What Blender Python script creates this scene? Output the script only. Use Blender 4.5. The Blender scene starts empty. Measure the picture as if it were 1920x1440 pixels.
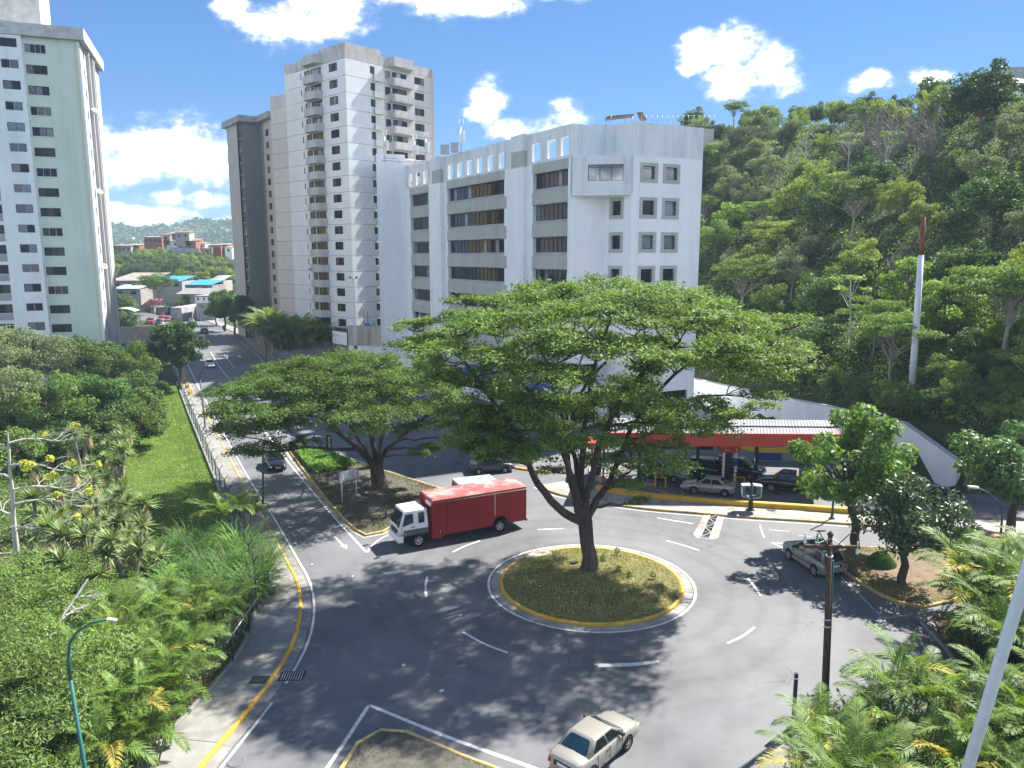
import bpy, bmesh, math, random
import numpy as np
from mathutils import Vector, Matrix
R = math.radians
rng = np.random.default_rng(7)
random.seed(7)
SC = bpy.context.scene
COL = SC.collection

# ------------------------------------------------------------------ camera
CAM_H = 20.0
PITCH = R(9.5)
FPX = 1440.0                                   # focal length in pixels of a 1920 px wide picture
cam = bpy.data.cameras.new('camera')
cam.sensor_width = 36.0
cam.lens = 36.0 * FPX / 1920.0
cam.clip_start, cam.clip_end = 0.3, 9000
camo = bpy.data.objects.new('camera', cam)
camo.location = (0, 0, CAM_H)
camo.rotation_euler = (R(90) - PITCH, 0, 0)
COL.objects.link(camo)
SC.camera = camo

# ------------------------------------------------------------------ sky, sun, exposure
SUN_AZ, SUN_EL = R(49), R(49)                  # azimuth from +Y towards +X
world = bpy.data.worlds.new('World')
SC.world = world
world.use_nodes = True
nt = world.node_tree
for n in list(nt.nodes): nt.nodes.remove(n)
wo = nt.nodes.new('ShaderNodeOutputWorld')
bg = nt.nodes.new('ShaderNodeBackground')
SKY_STRENGTH = 0.15
bg.inputs['Strength'].default_value = SKY_STRENGTH
sky = nt.nodes.new('ShaderNodeTexSky')
sky.sky_type = 'NISHITA'
sky.sun_disc = False
sky.sun_elevation = SUN_EL
sky.sun_rotation = SUN_AZ
sky.altitude = 900
sky.air_density, sky.dust_density, sky.ozone_density = 0.85, 0.1, 3.0
def wn(t, **k):
    n = nt.nodes.new(t)
    for a, b in k.items(): setattr(n, a, b)
    return n
def wmath(op, a, b=None, c=None, clamp=False):
    n = wn('ShaderNodeMath', operation=op, use_clamp=clamp)
    for i, v in enumerate((a, b, c)):
        if v is None: continue
        if isinstance(v, (int, float)): n.inputs[i].default_value = v
        else: nt.links.new(v, n.inputs[i])
    return n.outputs[0]
tc = wn('ShaderNodeTexCoord')
sep = wn('ShaderNodeSeparateXYZ'); nt.links.new(tc.outputs['Generated'], sep.inputs[0])
az = wmath('ARCTAN2', sep.outputs[0], sep.outputs[1])      # 0 = +Y, positive towards +X
el = wmath('ARCSINE', sep.outputs[2])
# clouds: (azimuth, elevation, half width, half height) in degrees, first those in view
CLOUDS = [(-25.5, 6.3, 4.2, 2.2), (-22.2, 6.6, 3.8, 2.4), (-19.3, 5.6, 2.6, 1.5), (-15.4, 14.9, 3.4, 1.5), (-12.7, 15.7, 3.0, 1.8), (-18.5, 15.6, 1.5, 0.8),
          (-5.2, 16.9, 3.4, 1.3), (-2.0, 17.4, 3.0, 1.2), (-8.2, 17.3, 2.0, 0.9), (5.0, 17.6, 2.4, 0.8),
          (-1.6, 10.6, 1.7, 1.5), (0.2, 9.0, 1.9, 0.9), (2.0, 8.9, 2.2, 0.9), (4.0, 9.7, 1.7, 1.1),
          (12.9, 13.6, 1.6, 1.3), (15.5, 13.6, 2.2, 1.4), (17.6, 12.3, 2.4, 1.7), (15.5, 11.6, 2.2, 1.5), (24.4, 11.0, 2.0, 0.9), (27.0, 10.9, 1.4, 0.7),
          (-24.0, 3.8, 2.0, 0.6), (-21.0, 3.7, 2.2, 0.7), (-24.5, 2.6, 3.0, 0.8), (-27.0, 2.9, 2.0, 0.5), (-19.0, 2.4, 1.6, 0.4)]
cr = random.Random(3)
for k in range(60):  # unseen clouds added beyond the view, count raised for fill light
    a_ = cr.uniform(36, 324)
    CLOUDS.append((((a_ + 180) % 360) - 180, cr.uniform(4, 40), cr.uniform(4, 9), cr.uniform(1.6, 4)))
field = None
for (ca, ce, wa, we) in CLOUDS:
    da = wmath('MULTIPLY', wmath('SUBTRACT', az, R(ca)), 1 / R(wa))
    de = wmath('MULTIPLY', wmath('SUBTRACT', el, R(ce)), 1 / R(we))
    d2 = wmath('ADD', wmath('MULTIPLY', da, da), wmath('MULTIPLY', de, de))
    g = wmath('SUBTRACT', 1.0, d2)
    field = g if field is None else wmath('SMOOTH_MAX', field, g, 0.25)
vm = wn('ShaderNodeVectorMath', operation='MULTIPLY'); vm.inputs[1].default_value = (1, 1, 1.7)
nt.links.new(tc.outputs['Generated'], vm.inputs[0])
nz = wn('ShaderNodeTexNoise'); nz.inputs['Scale'].default_value = 21; nz.inputs['Detail'].default_value = 9; nz.inputs['Roughness'].default_value = 0.66
nt.links.new(vm.outputs[0], nz.inputs['Vector'])
nz2 = wn('ShaderNodeTexNoise'); nz2.inputs['Scale'].default_value = 7; nz2.inputs['Detail'].default_value = 5; nz2.inputs['Roughness'].default_value = 0.55
nt.links.new(vm.outputs[0], nz2.inputs['Vector'])
n1 = wmath('MULTIPLY', wmath('SUBTRACT', nz.outputs['Fac'], 0.5), 5.2)
n2 = wmath('MULTIPLY', wmath('SUBTRACT', nz2.outputs['Fac'], 0.5), 2.2)
dens = wmath('ADD', wmath('MAXIMUM', field, -1.6), wmath('ADD', n1, n2))
mask = wn('ShaderNodeMapRange', interpolation_type='SMOOTHSTEP'); nt.links.new(dens, mask.inputs['Value'])
mask.inputs['From Min'].default_value = -0.75; mask.inputs['From Max'].default_value = 1.35
core = wn('ShaderNodeMapRange'); nt.links.new(wmath('ADD', dens, wmath('ADD', wmath('MULTIPLY', n1, -0.15), wmath('MULTIPLY', n2, 0.9))), core.inputs['Value'])
core.inputs['From Min'].default_value = -0.1; core.inputs['From Max'].default_value = 2.2
ccol = wn('ShaderNodeValToRGB'); nt.links.new(core.outputs[0], ccol.inputs['Fac'])
ce = ccol.color_ramp; ce.elements[0].position = 0.0; ce.elements[0].color = (.10, .105, .115, 1); ce.elements[1].position = 1.0; ce.elements[1].color = (.085, .092, .105, 1)
for p_, c_ in ((.30, .17), (.50, .55), (.60, .95), (.78, .9)): x_ = ce.elements.new(p_); x_.color = (c_, c_, c_, 1)
csc = wn('ShaderNodeVectorMath', operation='SCALE'); csc.inputs['Scale'].default_value = 12.5; nt.links.new(ccol.outputs[0], csc.inputs[0])  # clouds brightened to fill the shade
mix = wn('ShaderNodeMixRGB'); nt.links.new(wmath('POWER', mask.outputs[0], 1.8), mix.inputs['Fac'])
tint = wn('ShaderNodeMixRGB', blend_type='MULTIPLY'); tint.inputs['Fac'].default_value = 1.0
tint.inputs['Color2'].default_value = (0.094, 0.160, 0.243, 1)
# compress the glare near the horizon: s / (1 + s / 8)
dv = wn('ShaderNodeVectorMath', operation='SCALE'); dv.inputs['Scale'].default_value = 1 / 8
nt.links.new(sky.outputs[0], dv.inputs[0])
pl = wn('ShaderNodeVectorMath', operation='ADD'); pl.inputs[1].default_value = (1, 1, 1); nt.links.new(dv.outputs[0], pl.inputs[0])
dd = wn('ShaderNodeVectorMath', operation='DIVIDE'); nt.links.new(sky.outputs[0], dd.inputs[0]); nt.links.new(pl.outputs[0], dd.inputs[1])
nt.links.new(dd.outputs[0], tint.inputs['Color1'])
nt.links.new(tint.outputs[0], mix.inputs['Color1']); nt.links.new(csc.outputs[0], mix.inputs['Color2'])
nt.links.new(mix.outputs[0], bg.inputs['Color']); nt.links.new(bg.outputs[0], wo.inputs['Surface'])

sun = bpy.data.lights.new('sun', 'SUN')
sun.energy = 2.15
sun.angle = R(0.9)
sun.color = (1.0, 0.95, 0.87)
suno = bpy.data.objects.new('sun', sun)
sd = Vector((math.sin(SUN_AZ) * math.cos(SUN_EL), math.cos(SUN_AZ) * math.cos(SUN_EL), math.sin(SUN_EL)))
suno.rotation_euler = sd.to_track_quat('Z', 'Y').to_euler()
suno.location = (60, 60, 90)
COL.objects.link(suno)

SC.view_settings.view_transform = 'Standard'
SC.view_settings.look = 'None'
SC.view_settings.exposure = 2.82
SC.view_settings.gamma = 1.0
SC.view_settings.use_curve_mapping = False
SC.render.engine = 'CYCLES'
SC.cycles.use_denoising = True
SC.cycles.max_bounces = 6
SC.cycles.diffuse_bounces = 3
SC.cycles.glossy_bounces = 3
SC.cycles.transmission_bounces = 4
SC.cycles.transparent_max_bounces = 8
SC.cycles.volume_bounces = 0
SC.cycles.caustics_reflective = False
SC.cycles.caustics_refractive = False

# ------------------------------------------------------------------ picture pixel -> point of the place (measuring aid)
def ray(px, py):
    x = (px - 960) / FPX; y = -(py - 720) / FPX
    return Vector((x, math.cos(PITCH) + y * math.sin(PITCH), -math.sin(PITCH) + y * math.cos(PITCH)))
def G(px, py, z=0.0):                             # the point of the level z seen there
    d = ray(px, py); t = (z - CAM_H) / d.z
    return Vector((d.x * t, d.y * t, z))
def D(px, py, Y):                                 # the point at distance Y seen there
    d = ray(px, py); t = Y / d.y
    return Vector((d.x * t, Y, CAM_H + d.z * t))

# ------------------------------------------------------------------ materials
MATS = {}
def mat(name, col, rough=0.7, var=0.12, scale=2.0, metal=0.0, spec=0.3, bump=0.0, bscale=40.0, stain=None, sscale=0.3, streak=False, objvar=0.0, coat=0.0):
    if name in MATS: return MATS[name]
    m = bpy.data.materials.new(name); m.use_nodes = True
    t = m.node_tree; b = t.nodes['Principled BSDF']
    L = t.links.new
    b.inputs['Roughness'].default_value = rough
    b.inputs['Metallic'].default_value = metal
    b.inputs['Specular IOR Level'].default_value = spec
    if coat: b.inputs['Coat Weight'].default_value = coat; b.inputs['Coat Roughness'].default_value = 0.05
    co = t.nodes.new('ShaderNodeTexCoord')
    n = t.nodes.new('ShaderNodeTexNoise'); n.inputs['Scale'].default_value = scale; n.inputs['Detail'].default_value = 6; n.inputs['Roughness'].default_value = 0.62
    L(co.outputs['Object'], n.inputs['Vector'])
    r = t.nodes.new('ShaderNodeMapRange'); L(n.outputs['Fac'], r.inputs['Value'])
    r.inputs['From Min'].default_value = 0.3; r.inputs['From Max'].default_value = 0.7
    r.inputs['To Min'].default_value = 1 - var; r.inputs['To Max'].default_value = 1 + var
    v = t.nodes.new('ShaderNodeVectorMath'); v.operation = 'SCALE'
    v.inputs[0].default_value = col[:3]
    L(r.outputs[0], v.inputs['Scale'])
    out = v.outputs[0]
    if stain is not None:
        mp = t.nodes.new('ShaderNodeMapping'); mp.inputs['Scale'].default_value = (1, 1, 0.12) if streak else (1, 1, 1)
        L(co.outputs['Object'], mp.inputs['Vector'])
        n2 = t.nodes.new('ShaderNodeTexNoise'); n2.inputs['Scale'].default_value = sscale; n2.inputs['Detail'].default_value = 7; n2.inputs['Roughness'].default_value = 0.65
        L(mp.outputs[0], n2.inputs['Vector'])
        r2 = t.nodes.new('ShaderNodeMapRange'); L(n2.outputs['Fac'], r2.inputs['Value'])
        r2.inputs['From Min'].default_value = 0.47; r2.inputs['From Max'].default_value = 0.72
        mx = t.nodes.new('ShaderNodeMixRGB'); L(r2.outputs[0], mx.inputs['Fac']); L(out, mx.inputs['Color1'])
        mx.inputs['Color2'].default_value = (*stain[:3], 1)
        out = mx.outputs[0]
    if objvar:
        oi = t.nodes.new('ShaderNodeObjectInfo')
        r3 = t.nodes.new('ShaderNodeMapRange'); L(oi.outputs['Random'], r3.inputs['Value'])
        r3.inputs['To Min'].default_value = 1 - objvar; r3.inputs['To Max'].default_value = 1 + objvar
        v3 = t.nodes.new('ShaderNodeVectorMath'); v3.operation = 'SCALE'; L(out, v3.inputs[0]); L(r3.outputs[0], v3.inputs['Scale'])
        out = v3.outputs[0]
    L(out, b.inputs['Base Color'])
    if bump:
        n3 = t.nodes.new('ShaderNodeTexNoise'); n3.inputs['Scale'].default_value = bscale; n3.inputs['Detail'].default_value = 4
        L(co.outputs['Object'], n3.inputs['Vector'])
        bp = t.nodes.new('ShaderNodeBump'); bp.inputs['Strength'].default_value = bump; bp.inputs['Distance'].default_value = 0.03
        L(n3.outputs['Fac'], bp.inputs['Height']); L(bp.outputs[0], b.inputs['Normal'])
    MATS[name] = m
    return m
LEAF_GAIN = 1.8
def leafmat(name, c1, c2, trans=0.3, objvar=0.25, rough=0.6, dry=None, spec=0.14):
    if name in MATS: return MATS[name]
    des = lambda c: [(.93 * k + .07 * (.3 * c[0] + .6 * c[1] + .1 * c[2])) * LEAF_GAIN for k in c]
    c1, c2 = des(c1), des(c2)
    m = bpy.data.materials.new(name); m.use_nodes = True
    t = m.node_tree; b = t.nodes['Principled BSDF']; L = t.links.new
    b.inputs['Roughness'].default_value = rough; b.inputs['Specular IOR Level'].default_value = spec
    g = t.nodes.new('ShaderNodeNewGeometry'); oi = t.nodes.new('ShaderNodeObjectInfo')
    mx = t.nodes.new('ShaderNodeMixRGB'); L(g.outputs['Random Per Island'], mx.inputs['Fac'])
    mx.inputs['Color1'].default_value = (*c1, 1); mx.inputs['Color2'].default_value = (*c2, 1)
    co = t.nodes.new('ShaderNodeTexCoord'); n = t.nodes.new('ShaderNodeTexNoise'); n.inputs['Scale'].default_value = 0.45; n.inputs['Detail'].default_value = 3
    L(co.outputs['Object'], n.inputs['Vector'])
    r = t.nodes.new('ShaderNodeMapRange'); L(n.outputs['Fac'], r.inputs['Value']); r.inputs['From Min'].default_value = .3; r.inputs['From Max'].default_value = .7
    r.inputs['To Min'].default_value = 0.75; r.inputs['To Max'].default_value = 1.25
    r3 = t.nodes.new('ShaderNodeMapRange'); L(oi.outputs['Random'], r3.inputs['Value'])
    r3.inputs['To Min'].default_value = 1 - objvar; r3.inputs['To Max'].default_value = 1 + objvar
    mm = t.nodes.new('ShaderNodeMath'); mm.operation = 'MULTIPLY'; L(r.outputs[0], mm.inputs[0]); L(r3.outputs[0], mm.inputs[1])
    v = t.nodes.new('ShaderNodeVectorMath'); v.operation = 'SCALE'; L(mx.outputs[0], v.inputs[0]); L(mm.outputs[0], v.inputs['Scale'])
    out = v.outputs[0]
    if dry is not None:
        r4 = t.nodes.new('ShaderNodeMapRange'); L(g.outputs['Random Per Island'], r4.inputs['Value']); r4.inputs['From Min'].default_value = 0.93; r4.inputs['From Max'].default_value = 0.95
        m4 = t.nodes.new('ShaderNodeMixRGB'); L(r4.outputs[0], m4.inputs['Fac']); L(out, m4.inputs['Color1']); m4.inputs['Color2'].default_value = (*dry, 1)
        out = m4.outputs[0]
    L(out, b.inputs['Base Color'])
    tr = t.nodes.new('ShaderNodeBsdfTranslucent')
    v2 = t.nodes.new('ShaderNodeVectorMath'); v2.operation = 'MULTIPLY'; L(out, v2.inputs[0]); v2.inputs[1].default_value = (1.5, 1.5, 0.6)
    L(v2.outputs[0], tr.inputs['Color'])
    ms = t.nodes.new('ShaderNodeMixShader'); ms.inputs['Fac'].default_value = trans
    L(b.outputs[0], ms.inputs[1]); L(tr.outputs[0], ms.inputs[2]); L(ms.outputs[0], t.nodes['Material Output'].inputs['Surface'])
    MATS[name] = m
    return m

# ------------------------------------------------------------------ object helpers
def tag(o, label=None, cat=None, group=None, kind=None):
    if label: o['label'] = label
    if cat: o['category'] = cat
    if group: o['group'] = group
    if kind: o['kind'] = kind
    return o
def empty(name, loc=(0, 0, 0), rz=0.0, label=None, cat=None, group=None):
    o = bpy.data.objects.new(name, None); o.empty_display_size = 0.3
    o.location = loc; o.rotation_euler = (0, 0, rz); COL.objects.link(o)
    return tag(o, label, cat, group)
def link(name, me, parent=None, loc=None, rot=None, scale=None):
    o = bpy.data.objects.new(name, me); COL.objects.link(o)
    if parent is not None: o.parent = parent
    if loc is not None: o.location = loc
    if rot is not None: o.rotation_euler = rot
    if scale is not None: o.scale = (scale,) * 3 if isinstance(scale, (int, float)) else scale
    return o
def copy_tree(o, parent=None):
    c = o.copy(); COL.objects.link(c)
    if parent is not None: c.parent = parent
    for ch in o.children: copy_tree(ch, c)
    return c
class MB:
    "collects boxes, tubes, prisms and quads and links them as ONE mesh"
    def __init__(s): s.v = []; s.f = []; s.m = []; s.sm = []
    def add(s, vs, fs, m=0, sm=False):
        k = len(s.v); s.v.extend([tuple(p) for p in vs])
        for f in fs: s.f.append([k + i for i in f]); s.m.append(m); s.sm.append(sm)
    def quad(s, a, b, c, d, m=0): s.add((a, b, c, d), [(0, 1, 2, 3)], m)
    def poly(s, pts, m=0): s.add(pts, [list(range(len(pts)))], m)
    def box(s, x0, x1, y0, y1, z0, z1, m=0):
        s.add([(x0, y0, z0), (x1, y0, z0), (x1, y1, z0), (x0, y1, z0), (x0, y0, z1), (x1, y0, z1), (x1, y1, z1), (x0, y1, z1)],
              [(3, 2, 1, 0), (4, 5, 6, 7), (0, 1, 5, 4), (1, 2, 6, 5), (2, 3, 7, 6), (3, 0, 4, 7)], m)
    def obox(s, c, ax, half, m=0):              # oriented box: centre, three axes, half sizes
        c = Vector(c); A = [Vector(a) * h for a, h in zip(ax, half)]
        vs = [c + A[0] * i + A[1] * j + A[2] * k for k in (-1, 1) for j in (-1, 1) for i in (-1, 1)]
        s.add(vs, [(0, 2, 3, 1), (4, 5, 7, 6), (0, 1, 5, 4), (1, 3, 7, 5), (3, 2, 6, 7), (2, 0, 4, 6)], m)
    def bar(s, p, q, w, h=None, m=0, up=(0, 0, 1)):
        p, q = Vector(p), Vector(q); d = (q - p); L = d.length; d.normalize()
        u = Vector(up); sx = d.cross(u)
        if sx.length < 1e-4: sx = d.cross(Vector((1, 0, 0)))
        sx.normalize(); u = sx.cross(d)
        s.obox((p + q) / 2, (d, sx, u), (L / 2, w / 2, (h or w) / 2), m)
    def prism(s, pts, z0, z1, m=0, top=None):
        n = len(pts)
        vs = [(p[0], p[1], z0) for p in pts] + [(p[0], p[1], z1) for p in pts]
        s.add(vs, [(i, (i + 1) % n, n + (i + 1) % n, n + i) for i in range(n)] + [list(range(n))[::-1]], m)
        s.add(vs[n:], [list(range(n))], m if top is None else top)
    def tube(s, pts, rad, n=8, m=0, cap=True, sm=True):
        pts = [Vector(p) for p in pts]
        if isinstance(rad, (int, float)): rad = [rad] * len(pts)
        k = len(s.v); ref = None
        for i, p in enumerate(pts):
            d = (pts[min(i + 1, len(pts) - 1)] - pts[max(i - 1, 0)]).normalized()
            if ref is None:
                ref = d.orthogonal().normalized()
            else:
                ref = (ref - d * ref.dot(d))
                ref = ref.normalized() if ref.length > 1e-5 else d.orthogonal().normalized()
            b = d.cross(ref)
            for j in range(n):
                a = 2 * math.pi * j / n
                s.v.append(tuple(p + (ref * math.cos(a) + b * math.sin(a)) * rad[i]))
        for i in range(len(pts) - 1):
            for j in range(n):
                s.f.append([k + i * n + j, k + i * n + (j + 1) % n, k + (i + 1) * n + (j + 1) % n, k + (i + 1) * n + j]); s.m.append(m); s.sm.append(sm)
        if cap:
            s.f.append([k + j for j in range(n)][::-1]); s.m.append(m); s.sm.append(False)
            e = k + (len(pts) - 1) * n
            s.f.append([e + j for j in range(n)]); s.m.append(m); s.sm.append(False)
    def lathe(s, prof, n=16, m=0, c=(0, 0, 0), sm=True):
        k = len(s.v)
        for (r, z) in prof:
            for j in range(n):
                a = 2 * math.pi * j / n; s.v.append((c[0] + r * math.cos(a), c[1] + r * math.sin(a), c[2] + z))
        for i in range(len(prof) - 1):
            for j in range(n):
                s.f.append([k + i * n + j, k + i * n + (j + 1) % n, k + (i + 1) * n + (j + 1) % n, k + (i + 1) * n + j]); s.m.append(m); s.sm.append(sm)
        s.f.append([k + (len(prof) - 1) * n + j for j in range(n)]); s.m.append(m); s.sm.append(False)
    def mesh(s, name, mats):
        me = bpy.data.meshes.new(name)
        me.from_pydata(s.v, [], s.f)
        for m in (mats if isinstance(mats, (list, tuple)) else [mats]): me.materials.append(m)
        me.polygons.foreach_set('material_index', s.m)
        me.polygons.foreach_set('use_smooth', s.sm)
        me.update()
        return me
    def build(s, name, mats, parent=None, *a, **k): return link(name, s.mesh(name, mats), parent, *a, **k)
def quads_mesh(name, V, m, smooth=False):
    "V: (N,4,3) array of separate quads"
    V = np.asarray(V, dtype=np.float32); n = len(V)
    me = bpy.data.meshes.new(name)
    me.vertices.add(n * 4); me.vertices.foreach_set('co', V.reshape(-1))
    me.loops.add(n * 4); me.loops.foreach_set('vertex_index', np.arange(n * 4, dtype=np.int32))
    me.polygons.add(n); me.polygons.foreach_set('loop_start', np.arange(0, n * 4, 4, dtype=np.int32))
    me.polygons.foreach_set('loop_total', np.full(n, 4, dtype=np.int32))
    for mm in (m if isinstance(m, (list, tuple)) else [m]): me.materials.append(mm)
    me.update(calc_edges=True)
    return me
def unit(a): return a / np.maximum(np.linalg.norm(a, axis=-1, keepdims=True), 1e-9)
def leaf_quads(C, l, w, tilt=0.6, r=rng, outward=None, up=1.0, droop=0.0, lvar=0.35):
    "diamond leaves at centres C: normals about straight up, spread by tilt (or pushed along 'outward')"
    n = len(C)
    N = r.normal(0, tilt, (n, 3)); N[:, 2] += up
    if outward is not None: N += outward
    N = unit(N)
    A = unit(np.cross(N, unit(r.normal(0, 1, (n, 3)))))
    if droop: A[:, 2] -= droop; A = unit(A)
    B = unit(np.cross(N, A))
    ll = (l * (1 + lvar * r.uniform(-1, 1, n)))[:, None] / 2; ww = (w * (1 + lvar * r.uniform(-1, 1, n)))[:, None] / 2
    return np.stack([C - A * ll, C + B * ww - A * ll * .1, C + A * ll, C - B * ww - A * ll * .1], axis=1)
def smooth_line(pts, step=1.0, closed=False):
    "Catmull-Rom through the points, resampled at equal steps"
    P = [Vector((p[0], p[1], 0)) for p in pts]; n = len(P); out = []
    rngk = range(n if closed else n - 1)
    for i in rngk:
        p0 = P[(i - 1) % n] if closed or i > 0 else P[i] * 2 - P[i + 1]
        p1, p2 = P[i], P[(i + 1) % n]
        p3 = P[(i + 2) % n] if closed or i + 2 < n else P[i + 1] * 2 - P[i]
        for k in range(12):
            t = k / 12
            out.append(0.5 * ((2 * p1) + (p2 - p0) * t + (2 * p0 - 5 * p1 + 4 * p2 - p3) * t * t + (3 * p1 - p0 - 3 * p2 + p3) * t ** 3))
    if not closed: out.append(P[-1])
    else: out.append(out[0])
    d = [0]
    for a, b in zip(out, out[1:]): d.append(d[-1] + (b - a).length)
    m = max(2, int(round(d[-1] / step))); res = []; j = 0
    for k in range(m + 1):
        s = d[-1] * k / m
        while j < len(d) - 2 and d[j + 1] < s: j += 1
        t = (s - d[j]) / max(1e-9, d[j + 1] - d[j]); res.append(out[j].lerp(out[j + 1], t))
    if closed: res.pop()
    return res
def offset_line(L, off, closed=False):
    "moves a line sideways; positive = to the right of its run"
    n = len(L); out = []
    for i, p in enumerate(L):
        a = L[(i - 1) % n] if closed or i > 0 else L[i]
        b = L[(i + 1) % n] if closed or i < n - 1 else L[i]
        d = (b - a).normalized(); o = off(i / (n - 1)) if callable(off) else off
        out.append(p + Vector((d.y, -d.x, 0)) * o)
    return out

def pxof(p):                                      # where a point of the place shows in the picture (for wording labels by their surroundings)
    v = Vector(p) - Vector((0, 0, CAM_H)); F = v.y * math.cos(PITCH) - v.z * math.sin(PITCH); U = v.y * math.sin(PITCH) + v.z * math.cos(PITCH)
    return 960 + FPX * v.x / F, 720 - FPX * U / F

# ================================================================== GROUND, ROAD, PAVEMENTS
M_soil = mat('soil', (0.11, 0.085, 0.055), 0.95, 0.3, 1.2, bump=0.6, bscale=6, stain=(0.07, 0.075, 0.03), sscale=0.25)
M_forest = mat('forest_floor', (0.03, 0.045, 0.015), 0.95, 0.3, 0.5, stain=(0.05, 0.06, 0.02), sscale=0.1)
M_conc = mat('pavement_concrete', (0.245, 0.24, 0.225), 0.9, 0.16, 1.3, bump=0.15, bscale=30, stain=(0.16, 0.155, 0.145), sscale=0.55, objvar=0.1)
M_conc2 = mat('apron_concrete', (0.31, 0.295, 0.27), 0.9, 0.18, 1.0, stain=(0.15, 0.143, 0.128), sscale=0.6)
M_gutter = mat('gutter_concrete', (0.22, 0.216, 0.205), 0.9, 0.18, 1.5, stain=(0.14, 0.135, 0.12), sscale=0.7, objvar=0.1)
M_yellow = mat('yellow_kerb_paint', (0.6, 0.36, 0.04), 0.6, 0.15, 2.5, stain=(0.42, 0.29, 0.08), sscale=0.9, objvar=0.05)
M_oldyellow = mat('worn_yellow_paint', (0.44, 0.33, 0.12), 0.75, 0.2, 2.5, stain=(0.22, 0.2, 0.15), sscale=1.6, objvar=0.12)
M_white = mat('road_paint', (0.6, 0.6, 0.59), 0.7, 0.12, 3.0, stain=(0.36, 0.36, 0.36), sscale=2.2)
M_worn = mat('worn_road_paint', (0.36, 0.36, 0.36), 0.8, 0.25, 3.0, stain=(0.2, 0.2, 0.2), sscale=2.0)
M_grate = mat('grate_iron', (0.05, 0.05, 0.055), 0.6, 0.2, 4, metal=0.5)
M_dark = mat('dark_void', (0.012, 0.012, 0.013), 0.9, 0.1, 2)
M_steel = mat('galvanised_steel', (0.42, 0.44, 0.46), 0.45, 0.1, 2, metal=0.6)

def asphalt():
    m = bpy.data.materials.new('asphalt'); m.use_nodes = True
    t = m.node_tree; b = t.nodes['Principled BSDF']; L = t.links.new
    b.inputs['Specular IOR Level'].default_value = 0.35
    co = t.nodes.new('ShaderNodeTexCoord')
    def noise(s, d=6, rr=0.6, mp=None):
        n = t.nodes.new('ShaderNodeTexNoise'); n.inputs['Scale'].default_value = s; n.inputs['Detail'].default_value = d; n.inputs['Roughness'].default_value = rr
        L(mp or co.outputs['Object'], n.inputs['Vector']); return n.outputs['Fac']
    def rmp(v, a, bb, c, d):
        r = t.nodes.new('ShaderNodeMapRange'); L(v, r.inputs['Value'])
        for k, x in zip(('From Min', 'From Max', 'To Min', 'To Max'), (a, bb, c, d)): r.inputs[k].default_value = x
        return r.outputs[0]
    def mul(a, c):
        k = t.nodes.new('ShaderNodeMath'); k.operation = 'MULTIPLY'; L(a, k.inputs[0]); L(c, k.inputs[1]); return k.outputs[0]
    big = rmp(noise(0.11, 5), 0.35, 0.68, 0.74, 1.2)
    mid = rmp(noise(0.9, 8, 0.7), 0.3, 0.7, 0.90, 1.10)
    fine = rmp(noise(26, 3, 0.7), 0.3, 0.7, 0.86, 1.14)
    # oil stains
    oil = rmp(noise(0.42, 4, 0.5), 0.66, 0.78, 1.0, 0.66)
    # cracks: edges of a warped cell pattern, broken up by a slow noise
    n = t.nodes.new('ShaderNodeTexNoise'); n.inputs['Scale'].default_value = 0.5; n.inputs['Detail'].default_value = 5; L(co.outputs['Object'], n.inputs['Vector'])
    w = t.nodes.new('ShaderNodeVectorMath'); w.operation = 'MULTIPLY_ADD'; L(n.outputs['Color'], w.inputs[0]); w.inputs[1].default_value = (4, 4, 0); L(co.outputs['Object'], w.inputs[2])
    vo = t.nodes.new('ShaderNodeTexVoronoi'); vo.feature = 'DISTANCE_TO_EDGE'; vo.inputs['Scale'].default_value = 0.13; L(w.outputs[0], vo.inputs['Vector'])
    gate = rmp(noise(0.16, 3), 0.53, 0.60, 0, 1)
    cr = rmp(vo.outputs['Distance'], 0.001, 0.005, 0.42, 0.0)
    cg = mul(cr, gate)
    inv = t.nodes.new('ShaderNodeMath'); inv.operation = 'SUBTRACT'; inv.inputs[0].default_value = 1; L(cg, inv.inputs[1])
    # darker tyre lanes worn round the island
    sb = t.nodes.new('ShaderNodeVectorMath'); sb.operation = 'DISTANCE'; L(co.outputs['Object'], sb.inputs[0]); sb.inputs[1].default_value = (4.87, 44.85, 0)
    wob = t.nodes.new('ShaderNodeMath'); wob.operation = 'MULTIPLY_ADD'; L(noise(0.25, 3), wob.inputs[0]); wob.inputs[1].default_value = 1.6; L(sb.outputs['Value'], wob.inputs[2])
    sn = t.nodes.new('ShaderNodeMath'); sn.operation = 'SINE'; k2 = t.nodes.new('ShaderNodeMath'); k2.operation = 'MULTIPLY'; L(wob.outputs[0], k2.inputs[0]); k2.inputs[1].default_value = 3.6; L(k2.outputs[0], sn.inputs[0])
    lane = rmp(sn.outputs[0], 0.1, 1.0, 1.0, 0.89)
    far = rmp(sb.outputs['Value'], 12.5, 17, 0, 1)
    lm = t.nodes.new('ShaderNodeMixRGB'); L(far, lm.inputs['Fac']); L(lane, lm.inputs['Color1']); lm.inputs['Color2'].default_value = (1, 1, 1, 1)
    f = mul(mul(mul(mul(big, mid), mul(fine, oil)), inv.outputs[0]), lm.outputs[0])
    v = t.nodes.new('ShaderNodeVectorMath'); v.operation = 'SCALE'; v.inputs[0].default_value = (0.128, 0.133, 0.142); L(f, v.inputs['Scale'])
    L(v.outputs[0], b.inputs['Base Color'])
    L(rmp(noise(0.3), 0.3, 0.7, 0.62, 0.85), b.inputs['Roughness'])
    bp = t.nodes.new('ShaderNodeBump'); bp.inputs['Strength'].default_value = 0.25; bp.inputs['Distance'].default_value = 0.01
    L(noise(60, 3), bp.inputs['Height']); L(bp.outputs[0], b.inputs['Normal'])
    return m
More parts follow.
